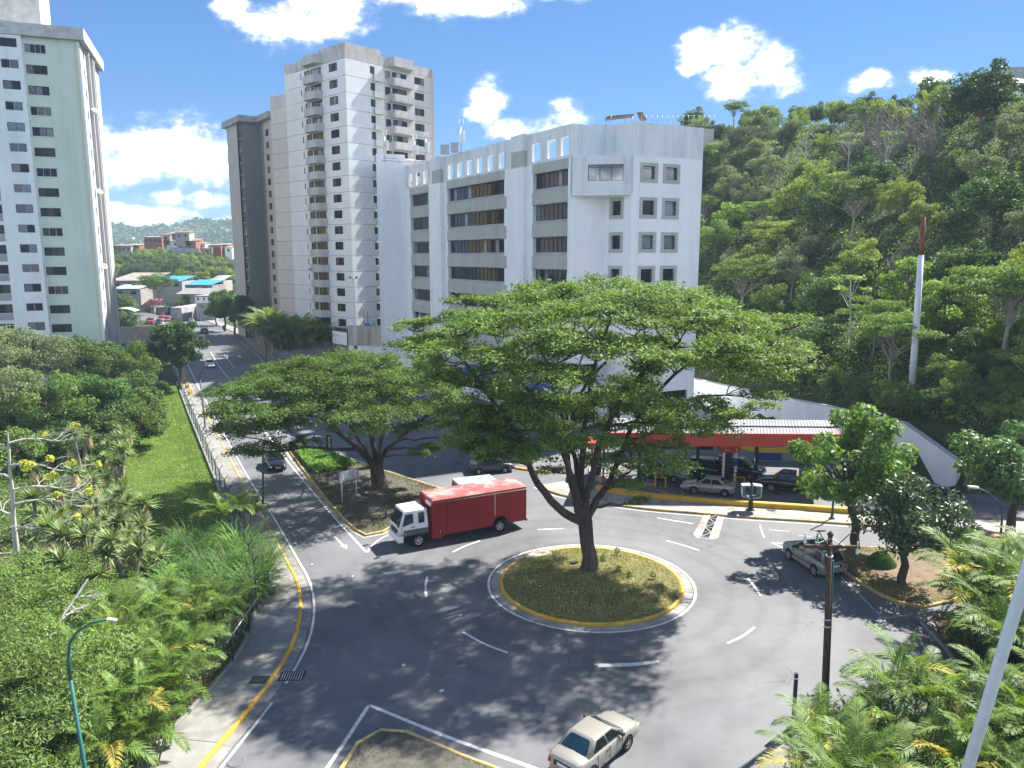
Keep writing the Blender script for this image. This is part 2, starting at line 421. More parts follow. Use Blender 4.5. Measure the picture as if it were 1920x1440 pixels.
M_asphalt = asphalt()

def sheet(name, pts, z, m, parent=None):
    b = MB(); b.poly([(p[0], p[1], z) for p in pts]); return b.build(name, m, parent)

b = MB(); b.quad((-1400, -150, -0.08), (1400, -150, -0.08), (1400, 1900, -0.08), (-1400, 1900, -0.08))
tag(b.build('ground', M_forest), kind='structure')

# left kerb line of the avenue, from the near end to the far end
KL = [(-12.55, 22.5), (-12.26, 27.0), (-11.71, 30.84), (-11.35, 34.32), (-11.39, 37.72), (-12.03, 41.3), (-13.17, 44.72), (-14.75, 48.0), (-19.4, 57.3), (-23.7, 65.5), (-30.3, 78.7), (-38.4, 95.0), (-45.84, 110.1), (-55.8, 130.6), (-74.7, 169.8), (-108, 238)]
kl = smooth_line(KL, 1.6)
far_right = [(-95, 238), (-72.2, 199.5), (-58.1, 169.8), (-42.3, 137)]
road_pts = [(p.x, p.y) for p in kl] + [(-180, 248), (-180, 258), (60, 258), (60, 244), (-92, 244)] + far_right[1:] + [(-36, 130), (60, 130), (60, 22.5)]
tag(sheet('road', road_pts, 0.0, M_asphalt), kind='structure')

def ribbon(name, L, w, z, m, parent=None, kind=None, closed=False, breaks=()):
    "a painted line along L"
    a, c = offset_line(L, -w / 2, closed), offset_line(L, w / 2, closed); b = MB(); n = len(L)
    for i in range(n if closed else n - 1):
        if i in breaks: continue
        j = (i + 1) % n
        b.quad((a[i].x, a[i].y, z), (c[i].x, c[i].y, z), (c[j].x, c[j].y, z), (a[j].x, a[j].y, z))
    o = b.build(name, m, parent)
    if kind: o['kind'] = kind
    return o
def stones(parent, name, L, w, z0, z1, m, closed=False, every=1, gap=0.02, skip=lambda i: False, chamfer=0.04):
    "a row of kerb stones along L, each its own piece with an open joint"
    n = len(L); a, c = offset_line(L, -w / 2, closed), offset_line(L, w / 2, closed)
    res = []
    i = 0
    while i < (n if closed else n - 1):
        j = min(i + every, n if closed else n - 1)
        if skip(i): i = j; continue
        idx = [k % n for k in range(i, j + 1)]
        la = [a[k].copy() for k in idx]; lc = [c[k].copy() for k in idx]
        for l in (la, lc):
            l[0] = l[0] + (l[1] - l[0]).normalized() * gap / 2; l[-1] = l[-1] + (l[-2] - l[-1]).normalized() * gap / 2
        b = MB(); dz = random.uniform(-0.008, 0.008)
        prof = lambda p, q: [(p.x, p.y, z0), (p.x, p.y, z1 + dz - chamfer), *[tuple(p.lerp(q, t).xy) + (z1 + dz,) for t in (chamfer / w, 1 - chamfer / w)], (q.x, q.y, z1 + dz - chamfer), (q.x, q.y, z0)]
        rows = [prof(p, q) for p, q in zip(la, lc)]
        vs = [v for r_ in rows for v in r_]; fs = []
        for k in range(len(rows) - 1):
            for e in range(5): fs.append((k * 6 + e, k * 6 + e + 1, (k + 1) * 6 + e + 1, (k + 1) * 6 + e))
        fs.append(tuple(range(6))); e0 = (len(rows) - 1) * 6; fs.append(tuple(e0 + x for x in range(6))[::-1])
        b.add(vs, fs)
        res.append(b.build(name, m(i) if callable(m) else m, parent))
        i = j
    return res
def slabs(parent, name, A, B, z0, z1, m, every=2, gap=0.025, skip=lambda i: False):
    "paving slabs between two lines, each its own piece"
    i = 0; n = len(A)
    while i < n - 1:
        j = min(i + every, n - 1)
        if not skip(i):
            ga = (A[i + 1] - A[i]).normalized() * gap / 2; gb = (A[j] - A[j - 1]).normalized() * gap / 2
            dz = random.uniform(-0.006, 0.006)
            ring = [A[i] + ga] + A[i + 1:j] + [A[j] - gb, B[j] - gb] + B[i + 1:j][::-1] + [B[i] + ga]
            b = MB(); b.prism([(p.x, p.y) for p in ring][::-1], z0, z1 + dz)
            b.build(name, m, parent)
        i = j
# --- left pavement
def smat(kind): return kind
pav = MB()
k_in = offset_line(kl, -0.16)
walk_w = lambda t: -2.45 if t < 0.09 else -2.45 + min(1, (t - 0.09) / 0.1) * 0.45
s_in = offset_line(kl, walk_w)
for i in range(len(kl) - 1):
    pav.quad((k_in[i].x, k_in[i].y, 0.09), (k_in[i + 1].x, k_in[i + 1].y, 0.09), (s_in[i + 1].x, s_in[i + 1].y, 0.09), (s_in[i].x, s_in[i].y, 0.09))
pavement = tag(pav.build('pavement', M_gutter), kind='structure')
slabs(pavement, 'paving_slab', [p for p in offset_line(kl, -0.19)], s_in, 0.05, 0.135, M_conc, every=2, skip=lambda i: kl[i].y > 125)
b = MB()
for i in range(len(kl) - 1):
    if kl[i].y > 125:
        b.quad((k_in[i].x, k_in[i].y, 0.13), (k_in[i + 1].x, k_in[i + 1].y, 0.13), (s_in[i + 1].x, s_in[i + 1].y, 0.13), (s_in[i].x, s_in[i].y, 0.13))
b.build('far_slabs', M_conc, pavement)
kerb = tag(empty('kerb'), kind='structure')
stones(kerb, 'kerb_stone', offset_line(kl, -0.09), 0.2, -0.03, 0.165, lambda i: M_yellow if kl[i].y < 46.5 else (M_oldyellow if kl[i].y < 98 else M_gutter))
slabs(kerb, 'gutter_slab', offset_line(kl, 0.02), offset_line(kl, 0.50), -0.05, 0.012, M_gutter, every=1, skip=lambda i: kl[i].y > 100)
# low edging along the inner side of the pavement (where the fence stands)
edge = tag(empty('kerb_edging'), kind='structure')
stones(edge, 'edging_stone', offset_line(kl, lambda t: walk_w(t) - 0.12), 0.2, -0.05, 0.24, M_conc, every=2, skip=lambda i: kl[i].y > 120)

marks = tag(empty('road_markings'), kind='structure')
el_ = offset_line(kl, 0.68)
ribbon('edge_line', el_, 0.13, 0.006, M_white, marks, breaks=[i for i in range(len(el_)) if 31.9 < el_[i].y < 33.4])
def pxline(pts, w, m=M_white, z=0.006, step=0.8, name='lane_line'):
    return ribbon(name, smooth_line([G(*p) for p in pts], step), w, z, m, marks)
def wline(pts, w, m=M_white, step=0.8, name='lane_line'):
    return ribbon(name, smooth_line(pts, step), w, 0.006, m, marks)
# avenue: line left of the median and its fork
pxline([(395, 660), (412, 688), (433, 715), (452, 740), (485, 791), (508, 824), (560, 890), (620, 962), (688, 1037)], 0.15)
pxline([(485, 785), (524, 810), (600, 838), (700, 874), (846, 923)], 0.13)
pxline([(688, 1037), (697, 1024), (712, 1011), (728, 1003)], 0.13)
pxline([(448, 637), (480, 664), (505, 690)], 0.13); pxline([(420, 664), (440, 690)], 0.12); pxline([(375, 625), (398, 650)], 0.12)
pxline([(437, 661), (462, 661)], 0.35, M_worn)
for cx, cy in ((425, 668), (449, 668), (405, 629), (420, 629)):              # straight-on arrows
    p = G(cx, cy); d = Vector((-0.39, 0.92, 0)); s = Vector((0.92, 0.39, 0)); b = MB()
    q = lambda u, v: tuple((p + d * u + s * v).xy) + (0.007,)
    b.quad(q(-3, -.12), q(-3, .12), q(.4, .12), q(.4, -.12)); b.poly([q(.4, -.5), q(.4, .5), q(2.2, 0)])
    b.build('lane_arrow', M_white, marks)
b = MB(); p = G(640, 1019); d = Vector((0.5, -0.86, 0)); s = Vector((d.y, -d.x, 0)); q = lambda u, v: tuple((p + d * u + s * v).xy) + (0.007,)
b.quad(q(-1.6, -.08), q(-1.6, .08), q(.4, .08), q(.4, -.08)); b.poly([q(.4, -.3), q(.4, .3), q(1.3, 0)]); b.build('lane_arrow', M_worn, marks)
# roundabout dashes
for pts in ([(801, 1081), (798, 1098), (799, 1119)], [(868, 1185), (908, 1207), (952, 1224)], [(1114, 1246), (1176, 1245), (1236, 1240)], [(1120, 1249), (1180, 1248), (1228, 1243)],
            [(1364, 1206), (1392, 1193), (1415, 1176)], [(1402, 1084), (1415, 1100), (1426, 1117)], [(1250, 1014), (1280, 1022), (1311, 1032)], [(1008, 993), (1032, 992), (1056, 991)],
            [(849, 1035), (872, 1024), (900, 1014)], [(1232, 971), (1262, 976), (1300, 982)], [(1425, 984), (1428, 996), (1433, 1008)], [(1442, 993), (1462, 995), (1482, 996)]):
    pxline(pts, 0.15, M_white if pts[0][0] < 1420 else M_worn, step=0.4, name='lane_dash')
pxline([(1447, 1017), (1475, 1031)], 0.13); pxline([(1447, 1017), (1480, 1020), (1560, 1024)], 0.13)
pxline([(1497, 1004), (1522, 1006)], 0.13, M_worn)
pxline([(1577, 1083), (1606, 1110), (1656, 1160)], 0.12, M_worn); pxline([(1656, 1160), (1700, 1153)], 0.12, M_worn)
# painted V round the near splitter
wline([(-8.5, 22.8), G(560, 1540).xy if False else (-7.32, 27.46), G(692, 1322).xy], 0.17)
pxline([(692, 1322), (760, 1350), (850, 1386), (1000, 1440), (1080, 1470)], 0.19)

# --- islands
def island(name, pts, kerbmat, top, hump=0.1, step=1.4, closed=True, kw=0.2, gut=0.0, every=1):
    L = smooth_line(pts, step, closed=True)
    area = sum(a.x * c.y - c.x * a.y for a, c in zip(L, L[1:] + L[:1]))
    if area < 0: L = L[::-1]
    root = tag(empty(name), kind='structure')
    stones(root, 'kerb_stone', offset_line(L, -kw / 2, True), kw, -0.03, 0.16, kerbmat, closed=True, every=every)
    if gut:
        o1, o2 = offset_line(L, 0.02, True), offset_line(L, gut, True)
        slabs(root, 'gutter_slab', o1 + [o1[0]], o2 + [o2[0]], -0.05, 0.012, M_conc2, every=every)
    inner = offset_line(L, -kw, True); n = len(inner)
    c = sum((p for p in inner), Vector()) / n
    b = MB(); rings = [1.0, 0.85, 0.6, 0.3]
    vs = []
    for f in rings:
        for p in inner:
            q = c.lerp(p, f); vs.append((q.x, q.y, 0.13 + hump * (1 - f * f) + (0.04 * (random.random() - .5) if f < 1 else 0)))
    vs.append((c.x, c.y, 0.13 + hump)); fs = []
    for k in range(len(rings) - 1):
        for i in range(n): fs.append((k * n + i, k * n + (i + 1) % n, (k + 1) * n + (i + 1) % n, (k + 1) * n + i))
    for i in range(n): fs.append(((len(rings) - 1) * n + i, (len(rings) - 1) * n + (i + 1) % n, len(rings) * n))
    b.add(vs, fs, 0, True); b.build('soil', top, root)
    return root, inner, c
M_dryturf = mat('dry_turf_soil', (0.15, 0.125, 0.06), 0.95, 0.3, 1.6, bump=0.8, bscale=12, stain=(0.10, 0.12, 0.03), sscale=0.35)
M_browns = mat('bare_brown_soil', (0.17, 0.125, 0.085), 0.95, 0.3, 1.4, bump=0.8, bscale=9, stain=(0.10, 0.11, 0.05), sscale=0.4)
M_greysoil = mat('grey_soil', (0.085, 0.08, 0.065), 0.95, 0.35, 2.2, bump=0.8, bscale=14, stain=(0.14, 0.13, 0.11), sscale=0.8)
RC, RR = Vector((4.87, 44.85, 0)), 5.66
circ = [(RC.x + RR * math.cos(a), RC.y + RR * math.sin(a)) for a in np.linspace(0, 2 * math.pi, 24, endpoint=False)]
isl_c, in_c, cc = island('roundabout_island', circ, M_yellow, M_dryturf, hump=0.45, step=1.27, gut=0.52)
ribbon('ring_line', smooth_line([(RC.x + 6.33 * math.cos(a), RC.y + 6.33 * math.sin(a)) for a in np.linspace(0, 2 * math.pi, 24, endpoint=False)], 0.8, True), 0.15, 0.016, M_white, marks, closed=True)
med = [G(*p) for p in [(540, 843), (556, 868), (600, 925), (640, 972), (672, 1000), (695, 1006), (733, 992), (800, 950), (838, 925), (790, 906), (740, 890), (640, 858), (585, 842), (555, 838)]]
isl_m, in_m, cm = island('median_island', [(p.x, p.y) for p in med], M_oldyellow, M_greysoil, hump=0.12, step=1.5, gut=0.35)
ri = [(21.1, 49.3), (21.05, 47.5), (21.3, 45.6), (21.75, 43.4), (22.5, 41.9), (23.5, 41.35), (24.8, 41.8), (27.5, 42.6), (33, 43.5), (34, 47), (33, 50.2), (27, 50.4), (23.4, 50.7), (21.8, 50.4)]
isl_r, in_r, c_r = island('corner_island', ri, M_oldyellow, M_browns, hump=0.12, step=1.3)
bi = [(-7.0, 25.2), (-6.65, 28.2), (-6.35, 29.2), (-5.75, 29.8), (-5.0, 29.95), (-4.2, 29.6), (-2.4, 28.45), (-0.8, 27.5), (1.0, 26.3), (1.6, 24.5), (0.5, 23.2), (-3, 22.9), (-6, 23.2)]
isl_b, in_b, c_b = island('splitter_island', bi, M_oldyellow, M_greysoil, hump=0.08, step=1.3)
# faded yellow paint strokes in the near kerb and gutters keep their own stones above

# --- pavement in front of the filling station, and its long yellow kerb wall
gf = smooth_line([(2.2, 65.0), (3.6, 62.8), (6.16, 60.9), (10.2, 58.9), (14.25, 57.75), (18.1, 56.7), (22, 55.95), (27.1, 54.85), (34, 53.6), (42, 52.6)], 1.5)
gb = smooth_line([(4.6, 66.2), (6.1, 64.3), (8.4, 62.75), (10.7, 61.55), (14.8, 60.15), (18.8, 59.1), (22.8, 58.2), (27, 57.2), (34, 56.2), (42, 55.4)], 1.5)
nn = min(len(gf), len(gb)); gf, gb = gf[:nn], gb[:nn]
pv = tag(empty('forecourt_pavement'), kind='structure')
slabs(pv, 'paving_slab', offset_line(gf, -0.2), gb, -0.03, 0.13, M_conc2, every=2)
stones(pv, 'kerb_stone', offset_line(gf, -0.1), 0.18, -0.03, 0.15, M_oldyellow)
ribbon('edge_line', offset_line(gf, 0.35), 0.1, 0.006, M_white, marks)
wl = empty('kerb_wall', label='long low yellow painted kerb wall edging the filling station forecourt', cat='low wall')
gw = smooth_line([(7.3, 63.8), (8.4, 63.0), (10.7, 61.85), (14.8, 60.45), (18.8, 59.4), (22.8, 58.5), (27.0, 57.5)], 1.5)
stones(wl, 'wall_block', gw, 0.5, 0.0, 0.52, M_yellow, every=2, gap=0.012, chamfer=0.05)
wl2 = empty('kerb_wall', label='short yellow kerb of the forecourt entrance left of the big roundabout tree', cat='low wall')
stones(wl2, 'wall_block', smooth_line([G(948, 876), G(985, 882), G(1032, 888)], 1.2), 0.3, 0.0, 0.2, M_yellow, every=1)
# forecourt slab
M_fore = mat('forecourt_concrete', (0.14, 0.14, 0.145), 0.8, 0.2, 0.7, stain=(0.07, 0.07, 0.075), sscale=0.4)
fo = [(p.x, p.y) for p in offset_line(gb, -0.0)] + [(42, 66), (38, 70), (34, 76), (28, 86), (20, 82), (2, 82), (0, 70)]
tag(sheet('forecourt', fo, 0.012, M_fore), kind='structure')
for pts in ([(1215, 915), (1280, 932)], [(1215, 915), (1262, 915), (1280, 922), (1276, 934)], [(1235, 918), (1258, 931)]):
    ribbon('bay_line', smooth_line([G(*p) for p in pts], 0.6), 0.1, 0.018, M_oldyellow, marks)
ribbon('bay_line', smooth_line([G(1135, 870), G(1190, 880)], 0.6), 0.12, 0.018, M_oldyellow, marks)

# --- right side pavement of the avenue by the hedge wall, far up
fr = smooth_line(far_right[::-1] + [], 4)
fr2 = offset_line(fr, 3.0)
pv2 = tag(empty('far_pavement'), kind='structure')
slabs(pv2, 'paving_slab', offset_line(fr, 0.2), fr2, -0.03, 0.13, M_conc, every=1)
stones(pv2, 'kerb_stone', offset_line(fr, 0.1), 0.2, -0.03, 0.15, M_gutter)

# --- lawn behind the left fence
M_lawn = mat('lawn_soil', (0.065, 0.11, 0.02), 0.95, 0.25, 0.8, bump=0.5, bscale=8, stain=(0.10, 0.115, 0.035), sscale=0.3)
lw = [(p.x, p.y) for p in offset_line(kl, lambda t: walk_w(t) - 0.22) if 44 < p.y < 122] + [(-62, 122), (-52, 100), (-40, 76), (-33, 62), (-26, 50), (-20, 44)]
tag(sheet('lawn', lw, -0.02, M_lawn), kind='structure')
# soil along the near pavement under the palms
ns = [(p.x, p.y) for p in offset_line(kl, lambda t: walk_w(t) - 0.22) if p.y < 45.5] + [(-20, 46), (-60, 60), (-60, 15), (-16, 15)]
tag(sheet('planting_bed', ns, -0.03, M_soil), kind='structure')
# planted ground bottom right
nr = [(9.6, 22.4), (10.6, 25), (12.2, 27.6), (15.0, 29.0), (18.5, 29.9), (20.8, 31.4), (21.7, 33.5), (22.4, 37), (23.6, 40.3), (34, 41.6), (60, 42), (60, 10), (9, 10)]
tag(sheet('planting_bed', nr, 0.1, M_soil), kind='structure')
bed_k = tag(empty('kerb'), kind='structure')
stones(bed_k, 'kerb_stone', smooth_line(nr[:10], 1.3), 0.2, -0.03, 0.16, M_gutter)

# --- drains, manholes
def drain(name, c, ax, L, W, label, z=0.014, nb=9, zig=False):
    root = empty(name, label=label, cat='drain')
    u = Vector((math.cos(ax), math.sin(ax), 0)); v = Vector((-u.y, u.x, 0)); c = Vector((c[0], c[1], 0))
    P = lambda a, bb, zz: tuple((c + u * a + v * bb).xy) + (zz,)
    b = MB(); b.quad(P(-L / 2, -W / 2, z), P(L / 2, -W / 2, z), P(L / 2, W / 2, z), P(-L / 2, W / 2, z)); b.build('pit', M_dark, root)  # flat dark sheet painting the shade of the pit below the bars
    f = MB()
    for s in (-1, 1):
        f.bar(P(-L / 2, s * W / 2, z + .01), P(L / 2, s * W / 2, z + .01), 0.07, 0.03); f.bar(P(s * L / 2, -W / 2, z + .01), P(s * L / 2, W / 2, z + .01), 0.07, 0.03)
    f.build('frame', M_steel if zig else M_grate, root)
    m0 = None
    if zig:
        for k in range(nb):
            g = MB(); a0 = -L / 2 + L * k / nb; a1 = a0 + L / nb; g.bar(P(a0, -W / 2 if k % 2 else W / 2, z + .02), P(a1, W / 2 if k % 2 else -W / 2, z + .02), 0.07, 0.03)
            g.bar(P(a1, -W / 2, z + .02), P(a1, W / 2, z + .02), 0.05, 0.03); g.build('bar', M_steel, root)
    else:
        for k in range(1, nb):
            g = MB(); a0 = -L / 2 + L * k / nb; g.bar(P(a0, -W / 2, z + .012), P(a0, W / 2, z + .012), 0.035, 0.03); g.build('bar', M_steel, root)
    return root
d0, d1 = G(1340, 965), G(1322, 1008)
dc = (d0 + d1) / 2; da = math.atan2(d1.y - d0.y, d1.x - d0.x)
ap = MB(); uu = (d1 - d0).normalized(); vv = Vector((-uu.y, uu.x, 0))
ap.poly([tuple((dc + uu * a * ((d1 - d0).length / 2 + .25) + vv * bb).xy) + (0.010,) for a, bb in ((-1, -.75), (.8, -.9), (1, -.6), (1, .6), (.8, .9), (-1, .75))])
tag(ap.build('drain_apron', M_conc2), kind='structure')
drain('storm_drain', dc, da, (d1 - d0).length, 0.62, 'long storm drain grate with zigzag bars across the road by the forecourt pavement', z=0.02, nb=5, zig=True)
dk = G(548, 1268); drain('storm_drain', (dk.x, dk.y), R(3), 1.15, 0.75, 'square storm drain grate in the gutter beside the yellow kerb', z=0.018, nb=10)
ch = MB(); dp = G(492, 1274, .14); ch.box(dp.x - .55, dp.x + .42, dp.y - .34, dp.y + .3, 0.13, 0.155); o = ch.build('inspection_cover', M_grate); tag(o, 'dark square inspection cover set in the left pavement', 'drain')
for (mx, my, zz, lab) in ((1446, 956, 0.137, 'round manhole cover in the pavement right of the payphone'), (1455, 925, 0.02, 'dark round manhole cover on the forecourt near the pickup'), (443, 1428, 0.004, 'round manhole cover in the road at the bottom of the left kerb')):
    p = G(mx, my, zz); b = MB(); b.lathe([(0.0, 0.0), (0.36, 0.0), (0.36, 0.012), (0.33, 0.016), (0.30, 0.010), (0.0, 0.011)], 20, c=(p.x, p.y, zz)); tag(b.build('manhole_cover', M_grate if my < 1400 else M_asphalt), lab, 'manhole')
p = G(1490, 960, .135); b = MB(); b.box(p.x - .75, p.x + .75, p.y - .35, p.y + .35, .13, .15); tag(b.build('access_cover', M_steel), 'rectangular grey access cover in the forecourt pavement near the lamp base', 'cover')
# litter
for k, (mx, my, lb) in enumerate(((863, 1154, 'left of the roundabout kerb'), (757, 1248, 'between the left drain and the roundabout'), (585, 1060, 'nearest the bend of the left pavement'), (661, 1082, 'below the median tip'), (828, 1296, 'closest to the near splitter island'))):
    p = G(mx, my); b = MB(); b.obox((p.x, p.y, .03), (Vector((.8, .6, 0)), Vector((-.6, .8, 0)), Vector((0, 0, 1))), (.09, .06, .03)); tag(b.build('paper_scrap', M_white), 'scrap of white paper litter on the road ' + lb, 'litter', 'paper litter on the road')

# ================================================================== BUILDINGS
M_frame = mat('dark_window_frame', (0.03, 0.03, 0.033), 0.5, 0.1, 3)
M_alu = mat('aluminium_frame', (0.45, 0.46, 0.47), 0.45, 0.1, 3, metal=0.4)
def glass(name, col, rough=0.06, spec=0.25, objvar=0.35, var=0.35):
    return mat(name, col, rough, var, 0.5, spec=spec, objvar=objvar)
M_gd = glass('dark_glass', (0.022, 0.026, 0.032))
M_gb = glass('blue_glass', (0.05, 0.09, 0.15), 0.04, 0.9)
M_gw = mat('warm_curtain_reflection_glass', (0.06, 0.045, 0.033), 0.15, 0.35, 1.5, spec=0.5, objvar=0.3)
M_gc = mat('pale_curtained_glass', (0.2, 0.195, 0.185), 0.25, 0.4, 1.6, spec=0.5, objvar=0.35)
M_gs = mat('silver_glass', (0.17, 0.2, 0.23), 0.12, 0.3, 0.8, spec=0.6, objvar=0.3)
M_wht = mat('white_wall_paint', (0.88, 0.88, 0.87), 0.75, 0.045, 0.35, stain=(0.74, 0.75, 0.76), sscale=0.35, streak=True, bump=0.08, bscale=4)
M_whtd = mat('stained_white_parapet', (0.78, 0.79, 0.79), 0.8, 0.06, 0.5, stain=(0.5, 0.51, 0.52), sscale=0.5, streak=True)
M_bei = mat('beige_concrete_band', (0.47, 0.465, 0.42), 0.85, 0.07, 0.6, stain=(0.36, 0.355, 0.33), sscale=0.5, streak=True)
M_tow = mat('pale_tower_panel', (0.76, 0.755, 0.74), 0.85, 0.05, 0.4, stain=(0.66, 0.655, 0.64), sscale=0.22, streak=True, objvar=0.035)
M_tow2 = mat('warm_tower_panel', (0.60, 0.575, 0.535), 0.85, 0.06, 0.4, stain=(0.49, 0.47, 0.44), sscale=0.22, streak=True, objvar=0.04)
M_towd = mat('stained_tower_top', (0.52, 0.50, 0.46), 0.9, 0.1, 0.5, stain=(0.27, 0.26, 0.24), sscale=0.5, streak=True)
M_balc = mat('balcony_concrete', (0.50, 0.495, 0.48), 0.85, 0.08, 1.0, stain=(0.36, 0.355, 0.34), sscale=0.8, streak=True, objvar=0.05)
M_inner = mat('shaded_room', (0.06, 0.058, 0.055), 0.9, 0.2, 0.7)
M_roofc = mat('roof_screed', (0.33, 0.32, 0.30), 0.9, 0.15, 0.3)
M_lw = mat('left_white_paint', (0.82, 0.84, 0.85), 0.8, 0.05, 0.4, stain=(0.62, 0.645, 0.66), sscale=0.3, streak=True)
M_lg = mat('pale_green_paint', (0.63, 0.70, 0.60), 0.8, 0.04, 0.4, stain=(0.50, 0.575, 0.49), sscale=0.3, streak=True)
M_lf = mat('weathered_fascia', (0.56, 0.56, 0.53), 0.85, 0.1, 0.5, stain=(0.33, 0.33, 0.31), sscale=0.7, streak=False)
M_lside = mat('sun_dimmed_white_side', (0.42, 0.42, 0.42), 0.85, 0.08, 0.4, stain=(0.34, 0.34, 0.34), sscale=0.3, streak=True)  # streaked white paint, colour darkened because this side takes the sun
M_trim = mat('pale_yellow_trim', (0.62, 0.61, 0.42), 0.8, 0.05, 1)

class Face:
    "a wall plane: u runs from A towards B, out points away from the building"
    def __init__(s, A, B, out_hint):
        s.A = Vector((A[0], A[1], 0)); B = Vector((B[0], B[1], 0)); s.L = (B - s.A).length
        s.e = (B - s.A).normalized(); s.n = Vector((s.e.y, -s.e.x, 0))
        if s.n.dot(Vector((*out_hint, 0))) < 0: s.n = -s.n
        s.rz = math.atan2(s.e.y, s.e.x)
    def P(s, u, z, o=0.0):
        p = s.A + s.e * u + s.n * o; return (p.x, p.y, z)
    def place(s, ob, u, z, o=0.0):
        # local x along u, local -y outwards (or +y when the face runs the other way round)
        m = Matrix.Identity(4); m.col[0] = (*s.e, 0); m.col[1] = (*(-s.n), 0); m.col[2] = (0, 0, 1, 0); m.col[3] = (*s.P(u, z, o), 1)
        ob.matrix_world = m
def wall_local(name, m, L, z0, z1, ops, depth=0.25, reveal=None, thick=0.0):
    "a wall sheet in face coordinates (x along, z up, -y outwards) with real openings and reveals"
    us = sorted({0.0, L, *[o[0] for o in ops], *[o[1] for o in ops]}); zs = sorted({z0, z1, *[o[2] for o in ops], *[o[3] for o in ops]})
    b = MB()
    hole = lambda u, z: any(o[0] < u < o[1] and o[2] < z < o[3] for o in ops)
    for a, c in zip(us, us[1:]):
        run = None
        for k, (p, q) in enumerate(zip(zs, zs[1:])):
            h = hole((a + c) / 2, (p + q) / 2)
            if not h and run is None: run = p
            if run is not None and (h or k == len(zs) - 2):
                top = p if h else q
                b.quad((a, 0, run), (c, 0, run), (c, 0, top), (a, 0, top))
                if thick: b.quad((c, thick, run), (a, thick, run), (a, thick, top), (c, thick, top))
                run = None
    for (a, c, p, q) in [o[:4] for o in ops]:
        d = thick or depth
        b.quad((a, 0, p), (a, d, p), (a, d, q), (a, 0, q), 1); b.quad((c, 0, p), (c, 0, q), (c, d, q), (c, d, p), 1)
        b.quad((a, 0, p), (c, 0, p), (c, d, p), (a, d, p), 1); b.quad((a, 0, q), (a, d, q), (c, d, q), (c, 0, q), 1)
    if thick: b.quad((0, 0, z1), (L, 0, z1), (L, thick, z1), (0, thick, z1)); b.quad((0, 0, z0), (0, thick, z0), (0, thick, z1), (0, 0, z1)); b.quad((L, 0, z0), (L, 0, z1), (L, thick, z1), (L, thick, z0))
    return b.mesh(name, [m, reveal or m])
WIN = {}
def window_mesh(w, h, n, fm, rail=None, fw=0.06):
    k = ('f', round(w, 2), round(h, 2), n, fm.name, rail)
    if k not in WIN:
        b = MB()
        b.box(0, w, -.04, .05, 0, fw); b.box(0, w, -.04, .05, h - fw, h); b.box(0, fw, -.04, .05, fw, h - fw); b.box(w - fw, w, -.04, .05, fw, h - fw)
        for i in range(1, n): b.box(w * i / n - fw / 2, w * i / n + fw / 2, -.035, .045, fw, h - fw)
        if rail: b.box(fw, w - fw, -.03, .04, h * rail - .025, h * rail + .025)
        WIN[k] = b.mesh('window_frame', fm)
    return WIN[k]
def pane_mesh(w, h):
    k = ('p', round(w, 2), round(h, 2))
    if k not in WIN:
        b = MB(); b.box(0, w, 0.0, 0.012, 0, h); WIN[k] = b.mesh('pane', M_gd)
    return WIN[k]
wr = random.Random(11)
def add_window(parent, face, u0, z0, w, h, n=2, fm=None, mats=None, depth=0.18, rail=None, split=True, name='window'):
    "window = frame mesh (one object) whose children are its panes"
    fm = fm or M_frame
    o = link(name, window_mesh(w, h, n, fm, rail)); face.place(o, u0, z0, -depth)
    mw = o.matrix_world.copy(); o.parent = parent; o.matrix_parent_inverse = Matrix.Identity(4); o.matrix_world = mw
    k = n if split else 1
    for i in range(k):
        p = link('pane', pane_mesh(w / k - .07, h - .1), o, (w * i / k + .035, 0.006, .05), (R(wr.uniform(-.5, .5)), 0, R(wr.uniform(-.6, .6))))
        mm = wr.choice(mats) if isinstance(mats, list) else (mats or M_gd)
        p.material_slots[0].link = 'OBJECT'; p.material_slots[0].material = mm
    return o
def in_face(face, name, me, parent, u=0, z=0, o=0.0):
    ob = link(name, me); face.place(ob, u, z, o)
    mw = ob.matrix_world.copy(); ob.parent = parent; ob.matrix_parent_inverse = Matrix.Identity(4); ob.matrix_world = mw
    return ob
def inset(poly, d):
    n = len(poly); c = Vector((sum(p[0] for p in poly) / n, sum(p[1] for p in poly) / n))
    out = []
    for i in range(n):
        p, a, b = Vector(poly[i][:2]), Vector(poly[i - 1][:2]), Vector(poly[(i + 1) % n][:2])
        e1, e2 = (p - a).normalized(), (b - p).normalized()
        n1, n2 = Vector((-e1.y, e1.x)), Vector((-e2.y, e2.x))
        m = (n1 + n2); m = m / max(0.3, m.dot(n1)) if m.length > 1e-6 else n1
        out.append(p + m * d)
    return [tuple(v) for v in out]
def ccw(poly):
    a = sum(p[0] * q[1] - q[0] * p[1] for p, q in zip(poly, poly[1:] + poly[:1]))
    return list(poly) if a > 0 else list(poly)[::-1]

